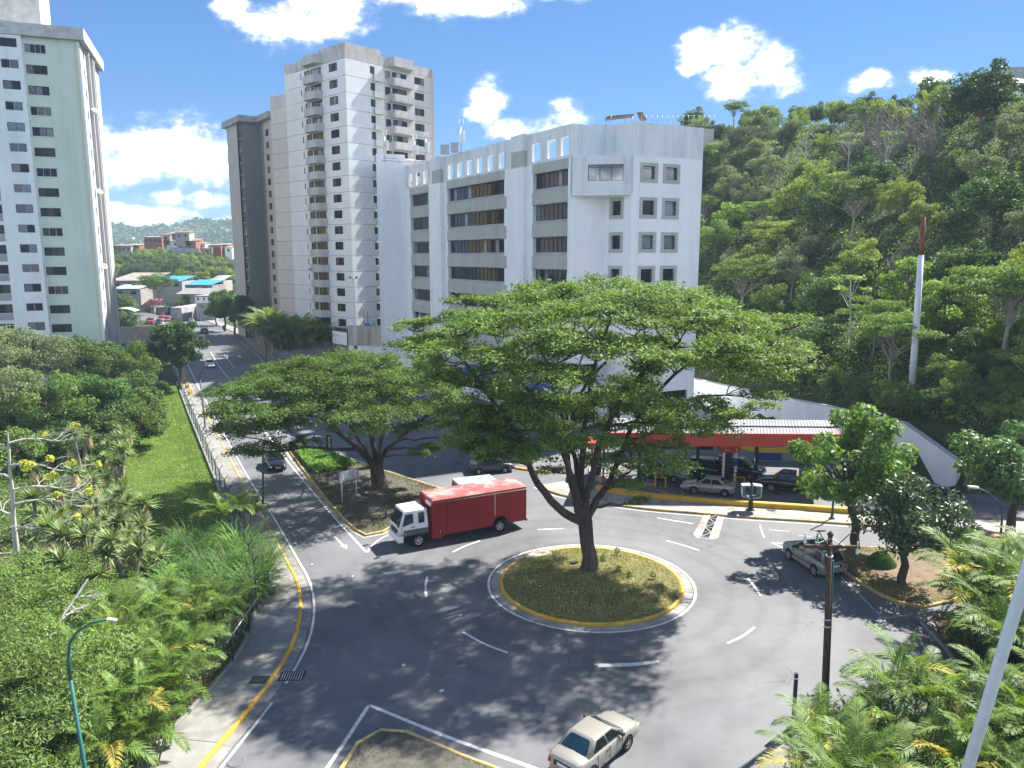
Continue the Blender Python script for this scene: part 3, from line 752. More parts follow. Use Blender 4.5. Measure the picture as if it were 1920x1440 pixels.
# ------------------------------------------------------------------ white office block
fV, bV, hV, iV, gV = Vector((6.51, 88.09)), Vector((-9.74, 116.19)), Vector((13.17, 86.72)), Vector((21.84, 90.95)), Vector((10.60, 89.86))
eF = (bV - fV).normalized()
endV = fV + eF * 47.9
wingV = Vector((-21.95, 128.2))
office = empty('office_building', (0, 0, 0), 0, 'white office block with recessed dark window bands and beige spandrels behind the big tree', 'building')
backL, backR = Vector((-24.2, 142.5)), Vector((12, 126))
foot = ccw([tuple(v) for v in (fV, gV, hV, iV, backR, backL, wingV, endV)])
core = MB(); core.prism(inset(foot, 1.0), 0, 30.4); core.build('core', [M_inner], office)
rf = MB(); rf.poly([(x, y, 30.45) for x, y in inset(foot, 0.33)]); rf.build('roof', M_roofc, office)
FF = Face(fV, endV, (-.87, -.5))
WZ = [(27.87, 29.58), (24.12, 25.87), (20.38, 22.07), (16.6, 18.3), (12.85, 14.55), (9.1, 10.8), (5.35, 7.05)]
SEG = [(0.5, 8.0, 8), (15.0, 32.0, 15), (38.8, 46.0, 6)]
holes = [(a, b_, 31.05, 33.08) for a, b_ in ((0.4, 2.0), (3.05, 4.85), (6.35, 8.2))] + [(15.0 + k * 3.03, 16.45 + k * 3.03, 31.0, 32.95) for k in range(6)] + [(39.05 + k * 2.95, 40.6 + k * 2.95, 30.98, 32.95) for k in range(3)]
slots = [(12.75, 13.05, 2, 30.4), (36.5, 36.8, 2, 30.4)]
main_ops = [(a, c, 1.2, 30.72) for a, c, n in SEG]
me = wall_local('wall', M_wht, FF.L, 0, 30.75, main_ops + slots, depth=0.85)
in_face(FF, 'wall', me, office)
in_face(FF, 'parapet', wall_local('parapet', M_whtd, FF.L, 30.75, 34.3, holes, thick=0.32), office)
# narrow pilaster boxes between the window fields, with their beige caps
for (a, c) in ((9.3, 12.4), (33.2, 36.2)):
    b = MB(); b.box(a, c, -.55, 0, 0, 30.6); in_face(FF, 'pilaster', b.mesh('pilaster', M_wht), office)
    b = MB(); b.box(a + .06, c - .06, -.52, 0, 30.6, 32.5); in_face(FF, 'pilaster_band', b.mesh('pilaster_band', M_bei), office)
    b = MB(); b.box(a, c, -.55, 0, 32.5, 34.45); in_face(FF, 'pilaster_cap', b.mesh('pilaster_cap', M_whtd), office)
for a, c, n in SEG:
    b = MB(); b.box(a - .1, c + .1, -.06, .6, 29.6, 30.73); in_face(FF, 'head_band', b.mesh('head_band', M_bei), office)
    for k, (z0, z1) in enumerate(WZ):
        zb = WZ[k + 1][1] if k + 1 < len(WZ) else 3.6
        # spandrel: sill slopes outwards, flat face with a groove, slopes back under
        prof = [(0.62, z0), (0.5, z0), (-.12, z0 - .48), (-.12, z0 - 1.0), (-.08, z0 - 1.0), (-.08, z0 - 1.07), (-.12, z0 - 1.07), (-.12, zb + .12), (0.3, zb), (0.62, zb)]
        b = MB(); x0, x1 = a - (.55 if n == 15 else .0), c
        vs = [(x0 + (.0), y, z) for y, z in prof] + [(x1, y, z) for y, z in prof]; m = len(prof)
        b.add(vs, [(i, (i + 1) % m, m + (i + 1) % m, m + i) for i in range(m)] + [tuple(range(m))[::-1], tuple(range(m, 2 * m))])
        in_face(FF, 'spandrel', b.mesh('spandrel', M_bei), office)
        mats = [M_gd] * 9 + [M_gs] if n != 6 or k > 1 else [M_gw, M_gd]  # warm panes in the top left rows carry a painted golden reflection
        add_window(office, FF, a, z0, c - a, z1 - z0, n, M_frame, mats, depth=0.55, rail=0.8, name='strip_window')
# left wing wall
FW = Face(endV, wingV, (0.3, -.9)); in_face(FW, 'wing_wall', wall_local('wing_wall', M_wht, FW.L, 0, 36.2, [], 0.2), office)
FWb = Face(wingV, backL, (-.9, -.3)); in_face(FWb, 'wing_wall', wall_local('wing_wall', M_wht, FWb.L, 0, 36.2, [], 0.2), office)
# right hand faces with square windows in broad beige surrounds
FR = Face(hV, iV, (.44, -.9)); FN = Face(gV, hV, (-.8, -.6)); FG = Face(fV, gV, (.4, -.9))
FZ = [(27.95, 30.1), (24.05, 26.4), (20.3, 22.6), (16.55, 18.85), (12.8, 15.1), (9.05, 11.35)]
def square_windows(F, cols, name, mat_, top, skip=()):
    ops = []
    for (c0, c1) in cols:
        for k, (z0, z1) in enumerate(FZ):
            if (k) in skip: continue
            ops.append((c0 + .42, c1 - .42, z0 + .42, z1 - .36))
    ground = [(1.0, F.L - 1.0, 0.3, 4.2)] if F is not FG else []
    in_face(F, name, wall_local(name, mat_, F.L, 0, 30.8, ops + ground, depth=0.5, reveal=M_bei), office)
    for (c0, c1) in cols:
        for k, (z0, z1) in enumerate(FZ):
            if k in skip: continue
            b = MB(); w, h = c1 - c0, z1 - z0
            for (x0, x1, y0, y1) in ((0, .42, 0, h), (w - .42, w, 0, h), (.42, w - .42, 0, .42), (.42, w - .42, h - .36, h)): b.box(x0, x1, -.035, .3, y0, y1)
            in_face(F, 'window_surround', b.mesh('window_surround', M_bei), office, c0, z0)
            add_window(office, F, c0 + .43, z0 + .43, w - .86, h - .8, 1, M_frame, [M_gd, M_gs], depth=0.3, rail=0.82)
    for g in ground: add_window(office, F, g[0], g[2], g[1] - g[0], g[3] - g[2], 4, M_frame, M_gd, depth=0.4)
square_windows(FR, ((1.05, 3.45), (4.1, 6.5)), 'right_wall', M_wht, 34.3)
square_windows(FN, ((0.75, 2.9),), 'corner_wall', M_wht, 34.3, skip=(0,))
in_face(FG, 'corner_wall', wall_local('corner_wall', M_wht, FG.L, 0, 30.8, [(.6, FG.L - .5, 5.2, 7.6), (.6, FG.L - .5, .3, 4.2)], depth=.8, reveal=M_wht), office)
add_window(office, FG, .6, 5.2, FG.L - 1.1, 2.4, 4, M_frame, M_gd, depth=.6); add_window(office, FG, .6, .3, FG.L - 1.1, 3.9, 4, M_frame, M_gd, depth=.6)
for F in (FR, FN, FG): in_face(F, 'parapet', wall_local('parapet', M_whtd, F.L, 30.8, 34.3, [], thick=0.3), office)
FB = Face(iV, backR, (1, .3)); in_face(FB, 'side_wall', wall_local('side_wall', M_wht, FB.L, 0, 34.3, [], 0.2), office)
FBb = Face(backR, backL, (0, 1)); in_face(FBb, 'rear_wall', wall_local('rear_wall', M_wht, FBb.L, 0, 31.2, [], 0.2), office)
# bay box bridging the corner
FX = Face(fV, hV, (-.2, -1)); XL = FX.L
b = MB(); q0 = [FX.P(.3, 0, .12), FX.P(XL + .02, 0, .12), tuple(hV) + (0,), tuple(gV) + (0,), tuple(fV) + (0,)]
bx = MB()
ops = [(1.75, 5.65, 28.14, 29.88)]
in_face(FX, 'bay', wall_local('bay', M_whtd, XL - .1, 26.76, 30.78, ops, depth=.22, reveal=M_wht), office, .2, 0, .12)
add_window(office, FX, 1.95, 28.14, 3.9, 1.74, 3, M_frame, [M_gb], depth=0.05, rail=.82)
bx.prism([tuple(Vector(p[:2])) for p in ccw([(p[0], p[1]) for p in [FX.P(.22, 0, .1), FX.P(XL - .02, 0, .1), tuple(hV.lerp(gV, .02)), tuple(gV), tuple(fV.lerp(gV, .05))]])], 26.6, 26.76); bx.build('bay_floor', M_wht, office)
bx = MB(); bx.prism([tuple(Vector(p[:2])) for p in ccw([(p[0], p[1]) for p in [FX.P(.2, 0, .12), FX.P(XL - .0, 0, .12), tuple(hV.lerp(gV, .02)), tuple(gV), tuple(fV.lerp(gV, .05))]])], 30.78, 30.9); bx.build('bay_roof', M_whtd, office)
# street level: awnings and dark fronts seen between the branches
b = MB(); b.box(0.4, 3.9, -1.9, -.05, 7.75, 8.15); in_face(FG, 'entrance_canopy', b.mesh('entrance_canopy', M_wht), office)
def awning(face, u, z, w, col, label):
    m = mat('awning_' + label.split()[0], col, 0.7, 0.1, 2)
    o = MB(); o.add([(0, 0, 0), (w, 0, 0), (w, -1.6, -.7), (0, -1.6, -.7), (0, -1.6, -1.0), (w, -1.6, -1.0), (0, 0, -.1), (w, 0, -.1)], [(0, 1, 2, 3), (3, 2, 5, 4), (0, 3, 4, 6), (1, 7, 5, 2), (6, 4, 5, 7)])
    ob = o.build('awning', m); face.place(ob, u, z, .02); return tag(ob, label, 'awning')
awning(FN, .3, 4.9, 3.4, (0.25, 0.03, 0.03), 'red awning over the shop front at the foot of the white office block')
awning(FF, 1.0, 4.6, 6.5, (0.03, 0.08, 0.38), 'blue awning at the foot of the white office block behind the roundabout tree')
awning(FF, 16, 4.6, 9, (0.03, 0.08, 0.36), 'long blue awning at street level left of the office block pilaster')
# roof furniture: antenna masts, cabinets, terrace shelter
def mast(p, h, n, label):
    r = empty('antenna_mast', p, 0, label, 'antenna')
    b = MB(); b.tube([(0, 0, 0), (0, 0, h)], .05, 6); b.build('pole', M_steel, r)
    for k in range(n):
        a = k * 2.2; b = MB(); b.box(-.13, .13, -.07, .07, 0, 1.5); b.build('panel', M_wht, r, loc=(.4 * math.cos(a), .4 * math.sin(a), h - 2.0 - .4 * (k % 2)), rot=(0, 0, a))
        b = MB(); b.bar((0, 0, h - 1.4), (.4 * math.cos(a), .4 * math.sin(a), h - 1.4), .04); b.build('bracket', M_steel, r)
    for dx in (-.25, .3):
        b = MB(); b.tube([(dx, 0, h * .55), (dx, 0, h + 1.0)], .018, 5); b.build('whip', M_steel, r)
    return r
mast(D(865, 288, 110), 3.6, 3, 'tall antenna mast with panel aerials on the office roof against the cloud')
for k, (px, py, hh, nn_, lb) in enumerate(((722, 295, 3.9, 2, 'leftmost antenna mast on the far corner of the office roof'), (778, 296, 3.2, 2, 'antenna mast before the tower balconies on the office roof'), (799, 296, 3.6, 1, 'thin antenna mast nearest the tower edge on the office roof'))):
    p = D(px, py, 122); p.z = 34.0; mast(p, hh, nn_, lb)
for k, (px, py, w, lb) in enumerate(((835, 292, 1.3, 'grey equipment cabinet on the office parapet left of the antenna mast'), (853, 288, 1.1, 'small grey equipment cabinet beside the tall antenna mast'))):
    p = D(px, py, 113 if k == 0 else 111); b = MB(); b.box(-w / 2, w / 2, -.35, .35, 0, 1.2); b.box(-w / 2 - .05, w / 2 + .05, -.4, .4, 1.2, 1.26); ob = b.build('equipment_cabinet', M_steel, loc=(p.x, p.y, 34.2)); tag(ob, lb, 'cabinet')
hand = empty('roof_pipes', label='rusty pipe and cable rack along the far left office roof edge', cat='pipes')
b = MB()
for a, c in (((-20, 122.5, 34.5), (-13, 128, 34.5)), ((-20, 122.5, 34.9), (-13, 128, 34.9))): b.tube([a, c], .05, 6)
for t in (0, .33, .66, 1): p = Vector((-20, 122.5, 34.2)).lerp(Vector((-13, 128, 34.2)), t); b.tube([p, p + Vector((0, 0, .75))], .04, 5)
b.build('pipe', M_steel, hand)

# ------------------------------------------------------------------ pale residential tower
T0, TL, TR = Vector((-28.57, 138.7)), Vector((-43.0, 152.21)), Vector((-15.0, 153.88))
eL, eR = (TL - T0).normalized(), (TR - T0).normalized()
tower = empty('apartment_tower', (0, 0, 0), 0, 'tall pale apartment tower with stacked concrete balconies behind the white office', 'building')
TLo = T0 + eL * 25.2
foot_t = ccw([tuple(v) for v in (T0, T0 + eR * 8.3, T0 + eR * 20.4, T0 + eR * 20.4 + eL * 19.8, T0 + eL * 19.8)])
b = MB(); b.prism(inset(foot_t, 1.15), 0, 55.0, 0, 1); b.prism(inset(ccw([tuple(v) for v in (T0 + eL * 19.3, TLo, TLo + eR * 14, T0 + eL * 19.3 + eR * 14)]), .45), 0, 50.2, 0, 1); b.build('core', [M_inner, M_roofc], tower)
FTL, FTR = Face(T0, TLo, (-.7, -.7)), Face(T0, TR, (.7, -.7))
FL = 2.785; NF = 20; ZT = 55.0
flz = [ZT - 1.6 - FL * (k + 1) for k in range(19)]      # floor levels
# one storey of each wall, repeated with open joints
gapj = 0.05
opsL = [(2.4, 4.95, 1.05, 2.45), (7.3, 10.75, 0.35, 2.45), (10.95, 12.75, 0.9, 2.45), (13.8, 14.12, 1.1, 2.2)]
meL = wall_local('wall_panel', M_tow, 19.5, 0, FL - gapj, opsL, depth=.3)
meL2 = wall_local('wall_panel', M_tow2, 5.65, 0, FL - gapj, [], depth=.3)
opsR1 = [(5.3, 6.35, 1.05, 2.35)]
meR1 = wall_local('wall_panel', M_tow, 8.3, 0, FL - gapj, opsR1, depth=.3)
opsR2 = [(.75, 2.05, .9, 2.3), (2.4, 5.85, .35, 2.35), (7.75, 10.15, 1.05, 2.35)]
meR2 = wall_local('wall_panel', M_tow2, 12.1, 0, FL - gapj, opsR2, depth=.3)
bl = MB(); bl.prism([(7.0, 0), (12.2, 0), (11.4, -1.25), (7.8, -1.25)][::-1], -.45, -.25)
for s in (((7.05, 0), (7.8, -1.2)), ((7.8, -1.2), (11.4, -1.2)), ((11.4, -1.2), (12.15, 0))):
    bl.bar((*s[0], .32), (*s[1], .32), .12, 1.14)
meBL = bl.mesh('balcony', M_balc)
br_ = MB(); br_.prism([(1.3, 0), (7.0, 0), (6.5, -1.3), (1.9, -1.3)][::-1], -.45, -.25)
for s in (((1.33, 0), (1.9, -1.25)), ((1.9, -1.25), (6.5, -1.25)), ((6.5, -1.25), (6.95, 0))): br_.bar((*s[0], .3), (*s[1], .3), .12, 1.1)
meBR = br_.mesh('balcony', M_balc)
sb = MB(); sb.box(5.75, 7.9, -.6, 0, -.3, -.12); sb.box(5.75, 7.9, -.6, -.5, -.12, .75); sb.box(5.75, 5.85, -.5, 0, -.12, .75)
meSB = sb.mesh('planter_box', M_balc)
for k, z in enumerate(flz):
    if z < -2.5: break
    zz = z
    in_face(FTL, 'wall_panel', meL, tower, 0, zz)
    if z < 47: in_face(FTL, 'wall_panel', meL2, tower, 19.55, zz, -.02)
    in_face(FTR, 'wall_panel', meR1, tower, 0, zz)
    in_face(FTR, 'wall_panel', meR2, tower, 8.3, zz, -.55)
    in_face(FTL, 'balcony', meBL, tower, 0, zz + .25)
    in_face(FTR, 'balcony', meBR, tower, 8.3, zz + .25, -.55)
    in_face(FTR, 'planter_box', meSB, tower, 0, zz + .2)
    if z < 7: continue
    gm = [M_gd, M_gd, M_gd, M_gw, M_gc] if k % 3 else [M_gd, M_gd, M_gs, M_gw]
    add_window(tower, FTL, 2.4, zz + 1.05, 2.55, 1.4, 3, M_frame, [M_gd, M_gd, M_gw], depth=.14)
    add_window(tower, FTL, 7.3, zz + .35, 3.45, 2.1, 3, M_frame, gm, depth=.2)
    add_window(tower, FTL, 10.95, zz + .9, 1.8, 1.55, 2, M_frame, [M_gd, M_gw], depth=.14)
    add_window(tower, FTL, 13.8, zz + 1.1, .32, 1.1, 1, M_frame, [M_gd], depth=.14)
    add_window(tower, FTR, 5.3, zz + 1.05, 1.05, 1.3, 2, M_frame, [M_gd, M_gw], depth=.14)
    if z > 22:
        add_window(tower, FTR, 9.05, zz + .9, 1.3, 1.4, 2, M_frame, [M_gd, M_gc], depth=.69)
        add_window(tower, FTR, 10.7, zz + .35, 3.45, 2.0, 3, M_frame, gm, depth=.75)
        add_window(tower, FTR, 16.05, zz + 1.05, 2.4, 1.3, 3, M_frame, [M_gd, M_gd, M_gw], depth=.69)
# cornice band, balcony hoods and the raised roof block
in_face(FTL, 'top_band', wall_local('top_band', M_towd, 19.5, 53.4, 55.0, [], .2), tower)
in_face(FTL, 'top_band', wall_local('top_band', M_tow2, 5.65, 47.8, 50.2, [], .2), tower, 19.55, 0, -.02)
in_face(FTR, 'top_band', wall_local('top_band', M_towd, 8.3, 53.4, 55.0, [], .2), tower)
in_face(FTR, 'top_band', wall_local('top_band', M_towd, 12.1, 53.4, 55.0, [], .2), tower, 8.3, 0, -.55)
hb = MB(); hb.prism([(6.6, 0), (12.4, 0), (11.4, -1.3), (7.8, -1.3)][::-1], 53.6, 55.1); in_face(FTL, 'balcony_hood', hb.mesh('balcony_hood', M_balc), tower)
hb = MB(); hb.prism([(1.3, 0), (7.1, 0), (6.5, -1.35), (1.9, -1.35)][::-1], 53.7, 55.3); in_face(FTR, 'balcony_hood', hb.mesh('balcony_hood', M_balc), tower, 8.3, 0, -.55)
FTS = Face(T0 + eL * 19.52, T0 + eL * 19.52 + eR * 14, (-.7, .7)); in_face(FTS, 'side_wall', wall_local('side_wall', M_tow2, 14, 0, 55, [], .2), tower)
rb = MB(); rb.prism(ccw([tuple(v) for v in (T0 + eL * .5 + eR * .5, T0 + eL * .5 + eR * 8.2, T0 + eL * 9 + eR * 8.2, T0 + eL * 9 + eR * .5)]), 55.0, 56.1); rb.build('roof_block', M_towd, tower)
FTE = Face(T0 + eR * 20.4, T0 + eR * 20.4 + eL * 19, (.7, .7)); in_face(FTE, 'side_wall', wall_local('side_wall', M_tow2, 19, 0, 55, [], .2), tower)

# ------------------------------------------------------------------ dark grey apartment block behind it
M_gdk = mat('dark_grey_render', (0.10, 0.105, 0.11), 0.85, 0.08, 0.5, stain=(0.075, 0.08, 0.085), sscale=0.3, streak=True)
M_gmd = mat('mid_grey_render', (0.22, 0.225, 0.24), 0.85, 0.06, 0.5, stain=(0.17, 0.175, 0.185), sscale=0.3, streak=True)
M_gbe = mat('beige_render', (0.46, 0.44, 0.41), 0.85, 0.06, 0.5)
M_slab = mat('roof_slab_concrete', (0.36, 0.365, 0.37), 0.85, 0.1, 0.6, stain=(0.22, 0.22, 0.22), sscale=0.5)
greyb = empty('apartment_block', (0, 0, 0), 0, 'dark grey apartment block with flat overhanging roof slab left of the pale tower', 'building')
ga, gb_, gc_, gd_ = Vector((-69.6, 195.6)), Vector((-62.7, 186.1)), Vector((-59.4, 188.3)), Vector((-54.6, 181.4))
gfoot = ccw([tuple(v) for v in (ga, gb_, gc_, gd_, Vector((-42, 192)), Vector((-57, 206)))])
b = MB(); b.prism(inset(gfoot, .3), 0, 50.6); b.build('core', M_inner, greyb)
b = MB(); b.prism(inset(gfoot, -1.1), 50.6, 52.0); b.build('roof_slab', M_slab, greyb)
GA, GB, GC = Face(gb_, ga, (-.7, -.7)), Face(gb_, gc_, (.4, -.9)), Face(gd_, gc_, (-.8, -.5))
in_face(GA, 'wall', wall_local('wall', M_gdk, 3.4, 0, 50.6, [(1.0, 3.0, 3 + 2.76 * k, 4.5 + 2.76 * k) for k in range(17)], .25), greyb)
in_face(GA, 'side_band', wall_local('side_band', M_gbe, GA.L - 3.4, 0, 50.6, [], .2), greyb, 3.4, 0, .3)
for k in range(4, 17): add_window(greyb, GA, 1.0, 3 + 2.76 * k, 2.0, 1.5, 2, M_alu, [M_gd, M_gs, M_gc], depth=.15)
in_face(GB, 'wall', wall_local('wall', M_gmd, GB.L, 0, 50.6, [], .2), greyb)
in_face(GC, 'wall', wall_local('wall', M_gbe, GC.L - 2.3, 0, 50.6, [(2.2, 4.4, 3 + 2.76 * k, 4.5 + 2.76 * k) for k in range(17)], .25), greyb)
in_face(GC, 'wall', wall_local('wall', M_gmd, 2.3, 0, 50.6, [], .2), greyb, GC.L - 2.3, 0, 0)
for k in range(3, 17): add_window(greyb, GC, 2.2, 3 + 2.76 * k, 2.2, 1.5, 3, M_frame, [M_gd, M_gw, M_gc], depth=.15)
b = MB()
for k in range(4, 17): b.box(0.9, 3.1, -.12, 0, 2.85 + 2.76 * k, 3 + 2.76 * k)
in_face(GA, 'window_sills', b.mesh('window_sills', M_gbe), greyb)

# ------------------------------------------------------------------ left tower block, white and pale green
C0 = Vector((-60.6, 113.9)); eA = Vector((-.934, -.357)).normalized(); eB = Vector((-.35, .937)).normalized()
left = empty('apartment_tower', (0, 0, 0), 0, 'tall white and pale green apartment tower at the left edge of the picture', 'building')
LF = Face(C0, C0 + eA * 30, (.35, -.93)); LR = Face(C0, C0 + eB * 18.3, (.93, .35))
b = MB(); b.prism(inset(ccw([tuple(v) for v in (C0, C0 + eA * 30, C0 + eA * 30 + eB * 18.3, C0 + eB * 18.3)]), .5), 0, 51.0); b.build('core', M_inner, left)
gz = [48.2 - .55 - 2.755 * k for k in range(18)]
gops = [(4.2, 6.75, z - .15, z + 1.05) for z in gz if z > 1]
wops = [(.55, 2.65, z + .3, z + 1.45) for z in gz if z > 1]
w2 = [(4.3, 7.2, z + .1, z + 1.35) for z in gz if z > 1]
in_face(LF, 'green_wall', wall_local('green_wall', M_lg, 6.35, 0, 49.6, [(o[0] - .6, o[1] - .6, o[2], o[3]) for o in gops], .22), left, .6)
in_face(LF, 'white_wall', wall_local('white_wall', M_lw, 23.05, 0, 49.6, wops + w2, .22), left, 6.95, 0, .55)
b = MB(); b.box(0, .02, 0, .55, 0, 49.6); in_face(LF, 'wall_return', b.mesh('wall_return', M_lw), left, 6.95, 0, .55)
b = MB(); b.box(0, .25, -.1, .2, 0, 49.6); in_face(LF, 'corner_trim', b.mesh('corner_trim', M_trim), left, .35)
b = MB(); b.box(0, .35, -.02, .2, 0, 49.6); in_face(LF, 'corner_strip', b.mesh('corner_strip', M_lw), left, 0)
for k, z in enumerate(gz):
    if z < 5: continue
    add_window(left, LF, 4.2, z - .15, 2.55, 1.2, 3 if k else 4, M_alu if k % 3 == 0 else M_frame, [M_gd, M_gd, M_gs, M_gc] if k < 5 else [M_gd, M_gd, M_gw], depth=.12)
    add_window(left, LF, 7.5, z + .3, 2.1, 1.15, 2, M_alu if k % 2 else M_frame, [M_gd, M_gs, M_gs, M_gc], depth=-.43)
    add_window(left, LF, 11.25, z + .1, 2.9, 1.25, 3, M_frame, [M_gd, M_gw], depth=-.43)
    b = MB(); b.box(0, 2.9, -.05, .1, 0, .95); in_face(LF, 'spandrel', b.mesh('spandrel', M_gmd) if k == 0 else bpy.data.meshes['spandrel_left'], left, 11.25, z - .9, .55) if k else None
    if k == 0: b.mesh('spandrel_left', M_slab)
    s = MB(); s.box(0, 2.65, -.1, .05, 0, .07)
    if k == 0: meSill = s.mesh('sill', M_lw)
    in_face(LF, 'sill', meSill, left, 4.15, z - .23, .0)
# street side: ribs and narrow windows
rops = [(u, u + .9, z + .2, z + 1.4) for u in (2.6, 13.6) for z in gz if z > 1]
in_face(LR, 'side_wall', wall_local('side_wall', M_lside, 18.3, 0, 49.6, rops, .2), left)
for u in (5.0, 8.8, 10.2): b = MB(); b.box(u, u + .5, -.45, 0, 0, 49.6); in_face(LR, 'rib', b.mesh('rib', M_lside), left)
for z in gz:
    if z > 5:
        for u in (2.6, 13.6): add_window(left, LR, u, z + .2, .9, 1.2, 1, M_frame, [M_gd, M_gs], depth=.1)
b = MB(); b.prism(inset(ccw([tuple(v) for v in (C0, C0 + eA * 30, C0 + eA * 30 + eB * 18.3, C0 + eB * 18.3)]), -.75), 49.6, 51.2); b.build('roof_slab', M_lf, left)
b = MB(); b.prism(ccw([tuple(C0 + eA * u + eB * v) for u, v in ((5.6, 7), (16, 7), (16, 15), (5.6, 15))]), 51.2, 58.5); b.build('roof_house', M_lf, left)
for k, (px, py, lb) in enumerate(((169, 207, 'topmost of three satellite dishes on the left tower street side'), (179, 360, 'middle of three satellite dishes on the left tower street side'), (187, 500, 'lowest of three satellite dishes on the left tower street side'))):
    d = ray(px, py); den = d.x * LR.n.x + d.y * LR.n.y; t = (C0.x * LR.n.x + C0.y * LR.n.y) / den; p = Vector((d.x * t, d.y * t, CAM_H + d.z * t)) + LR.n * .5
    r = empty('satellite_dish', p, 0, lb, 'satellite dish')
    b = MB(); b.lathe([(.02, 0), (.25, .05), (.42, .16), (.45, .17)], 14); b.build('dish', M_steel, r, rot=(R(50), 0, R(60)))
    b = MB(); b.bar((0, 0, 0), -LR.n * .5, .05); b.build('bracket', M_frame, r)
# mustard block just behind it
M_must = mat('mustard_render', (0.33, 0.26, 0.11), 0.85, 0.07, 0.5, stain=(0.27, 0.21, 0.09), sscale=0.3, streak=True)
must = empty('apartment_block', (0, 0, 0), 0, 'mustard yellow apartment block showing as a sliver behind the left tower', 'building')
xr = D(195, 300, 150).x
b = MB(); b.prism(ccw([(xr, 150), (xr - 14, 144), (xr - 20, 158), (xr - 11, 163)]), 0, 49.5); b.build('wall', M_must, must)
b = MB(); b.prism(ccw([(xr + .3, 149.7), (xr - 14, 143.6), (xr - 20.4, 158), (xr - 11, 163.5)]), 49.5, 53.0); b.build('parapet', M_lf, must)
b = MB(); b.prism(ccw([(xr - 2, 151.5), (xr - 3.4, 151), (xr - 4, 152.4), (xr - 2.6, 153)]), 53.0, 53.9); b.build('chimney', M_frame, must)

# ================================================================== HILL
HB = [Vector(p) for p in ((-14, 152), (-10, 148), (12, 131), (24, 104), (31.9, 88.4), (34.3, 82), (36.9, 70), (38.7, 64.2), (46, 59), (60, 54), (100, 44), (170, 30))]
def hill_s(x, y):
    p = Vector((x, y)); best = 1e9; sg = 1
    for a, c in zip(HB, HB[1:]):
        e = c - a; t = max(0, min(1, (p - a).dot(e) / e.length_squared)); q = a + e * t; d = (p - q).length
        if d < best: best = d; sg = 1 if (e.x * (p.y - q.y) - e.y * (p.x - q.x)) > 0 else -1
    return best * sg
def hill_z(x, y):
    s = hill_s(x, y)
    if s <= 0 or x < -12 - (y - 150) * .05: return -0.06
    foot = 2.6 + 1.6 * max(0, min(1, (90 - y) / 20)) if y < 110 else 2.0
    cap = 54 + 3 * math.sin(x * .05) if x > 40 else 31 + (x + 20) * .23
    if s < 1.6: return -0.3 if s < .7 else foot * .75
    z = foot + 0.62 * s
    z = cap - 6 * math.log1p(math.exp((cap - z) / 6)) if z > cap - 40 else z
    return z + 0.8 * math.sin(x * .21 + y * .13) * min(1, s / 10) + .5 * math.sin(x * .4 - y * .31) * min(1, s / 10)
b = MB(); xs = np.arange(-70, 190, 3.0); ys = np.arange(36, 290, 3.0); nx, ny = len(xs), len(ys)
zz = [[hill_z(x, y) for x in xs] for y in ys]
b.v = [(x, y, zz[j][i]) for j, y in enumerate(ys) for i, x in enumerate(xs)]
for j in range(ny - 1):
    for i in range(nx - 1):
        if max(zz[j][i], zz[j][i + 1], zz[j + 1][i], zz[j + 1][i + 1]) > 0:
            b.f.append([j * nx + i, j * nx + i + 1, (j + 1) * nx + i + 1, (j + 1) * nx + i]); b.m.append(0); b.sm.append(True)
tag(b.build('hill', M_forest), kind='structure')

# ================================================================== RETAINING WALL, FILLING STATION
M_rw = mat('pale_blue_wall_paint', (0.66, 0.71, 0.76), 0.85, 0.06, 0.5, stain=(0.56, 0.61, 0.66), sscale=0.4, streak=True)
rwp = [(38.25, 63.9, 2.5), (38.1, 64.5, 2.75), (36.55, 70, 4.55), (33.95, 82, 3.9), (31.4, 88, 3.65), (24.0, 103, 3.6)]
rw = empty('retaining_wall', label='pale blue sloping retaining wall at the foot of the hill behind the filling station', cat='wall')
cr_ = mat('wall_coping', (0.36, 0.38, 0.39), 0.9, 0.12, 1)
for (p, q) in zip(rwp, rwp[1:]):
    e = (Vector(q[:2]) - Vector(p[:2])).normalized(); n = Vector((-e.y, e.x)) * .4
    if n.x < 0: n = -n
    A, B_, Cc, Dd = Vector(p[:2]), Vector(q[:2]), Vector(q[:2]) + n, Vector(p[:2]) + n
    b = MB(); b.add([(*A, 0), (*B_, 0), (*Cc, 0), (*Dd, 0), (*A, p[2]), (*B_, q[2]), (*Cc, q[2]), (*Dd, p[2])], [(0, 1, 5, 4), (1, 2, 6, 5), (2, 3, 7, 6), (3, 0, 4, 7), (4, 5, 6, 7)])
    b.build('wall_panel', M_rw, rw)
    b = MB(); o = n * .15
    b.add([(*(A - o), p[2] + .002), (*(B_ - o), q[2] + .002), (*(Cc + o), q[2] + .002), (*(Dd + o), p[2] + .002), (*(A - o), p[2] + .09), (*(B_ - o), q[2] + .09), (*(Cc + o), q[2] + .09), (*(Dd + o), p[2] + .09)], [(0, 1, 5, 4), (1, 2, 6, 5), (2, 3, 7, 6), (3, 0, 4, 7), (4, 5, 6, 7)])
    b.build('coping', cr_, rw)
M_red = mat('red_fascia_paint', (0.42, 0.05, 0.035), 0.5, 0.07, 1.0, spec=0.4)
M_tin = mat('corrugated_roof_sheet', (0.19, 0.197, 0.205), 0.6, 0.15, 0.4, metal=0.1, stain=(0.2, 0.2, 0.2), sscale=0.6, objvar=0.08)
M_darkw = mat('dark_painted_steel', (0.03, 0.035, 0.045), 0.5, 0.1, 2)
M_kio = mat('kiosk_blue_grey', (0.22, 0.25, 0.29), 0.8, 0.06, 0.6)
M_sgw = mat('sign_white', (0.72, 0.72, 0.72), 0.5, 0.05, 3)
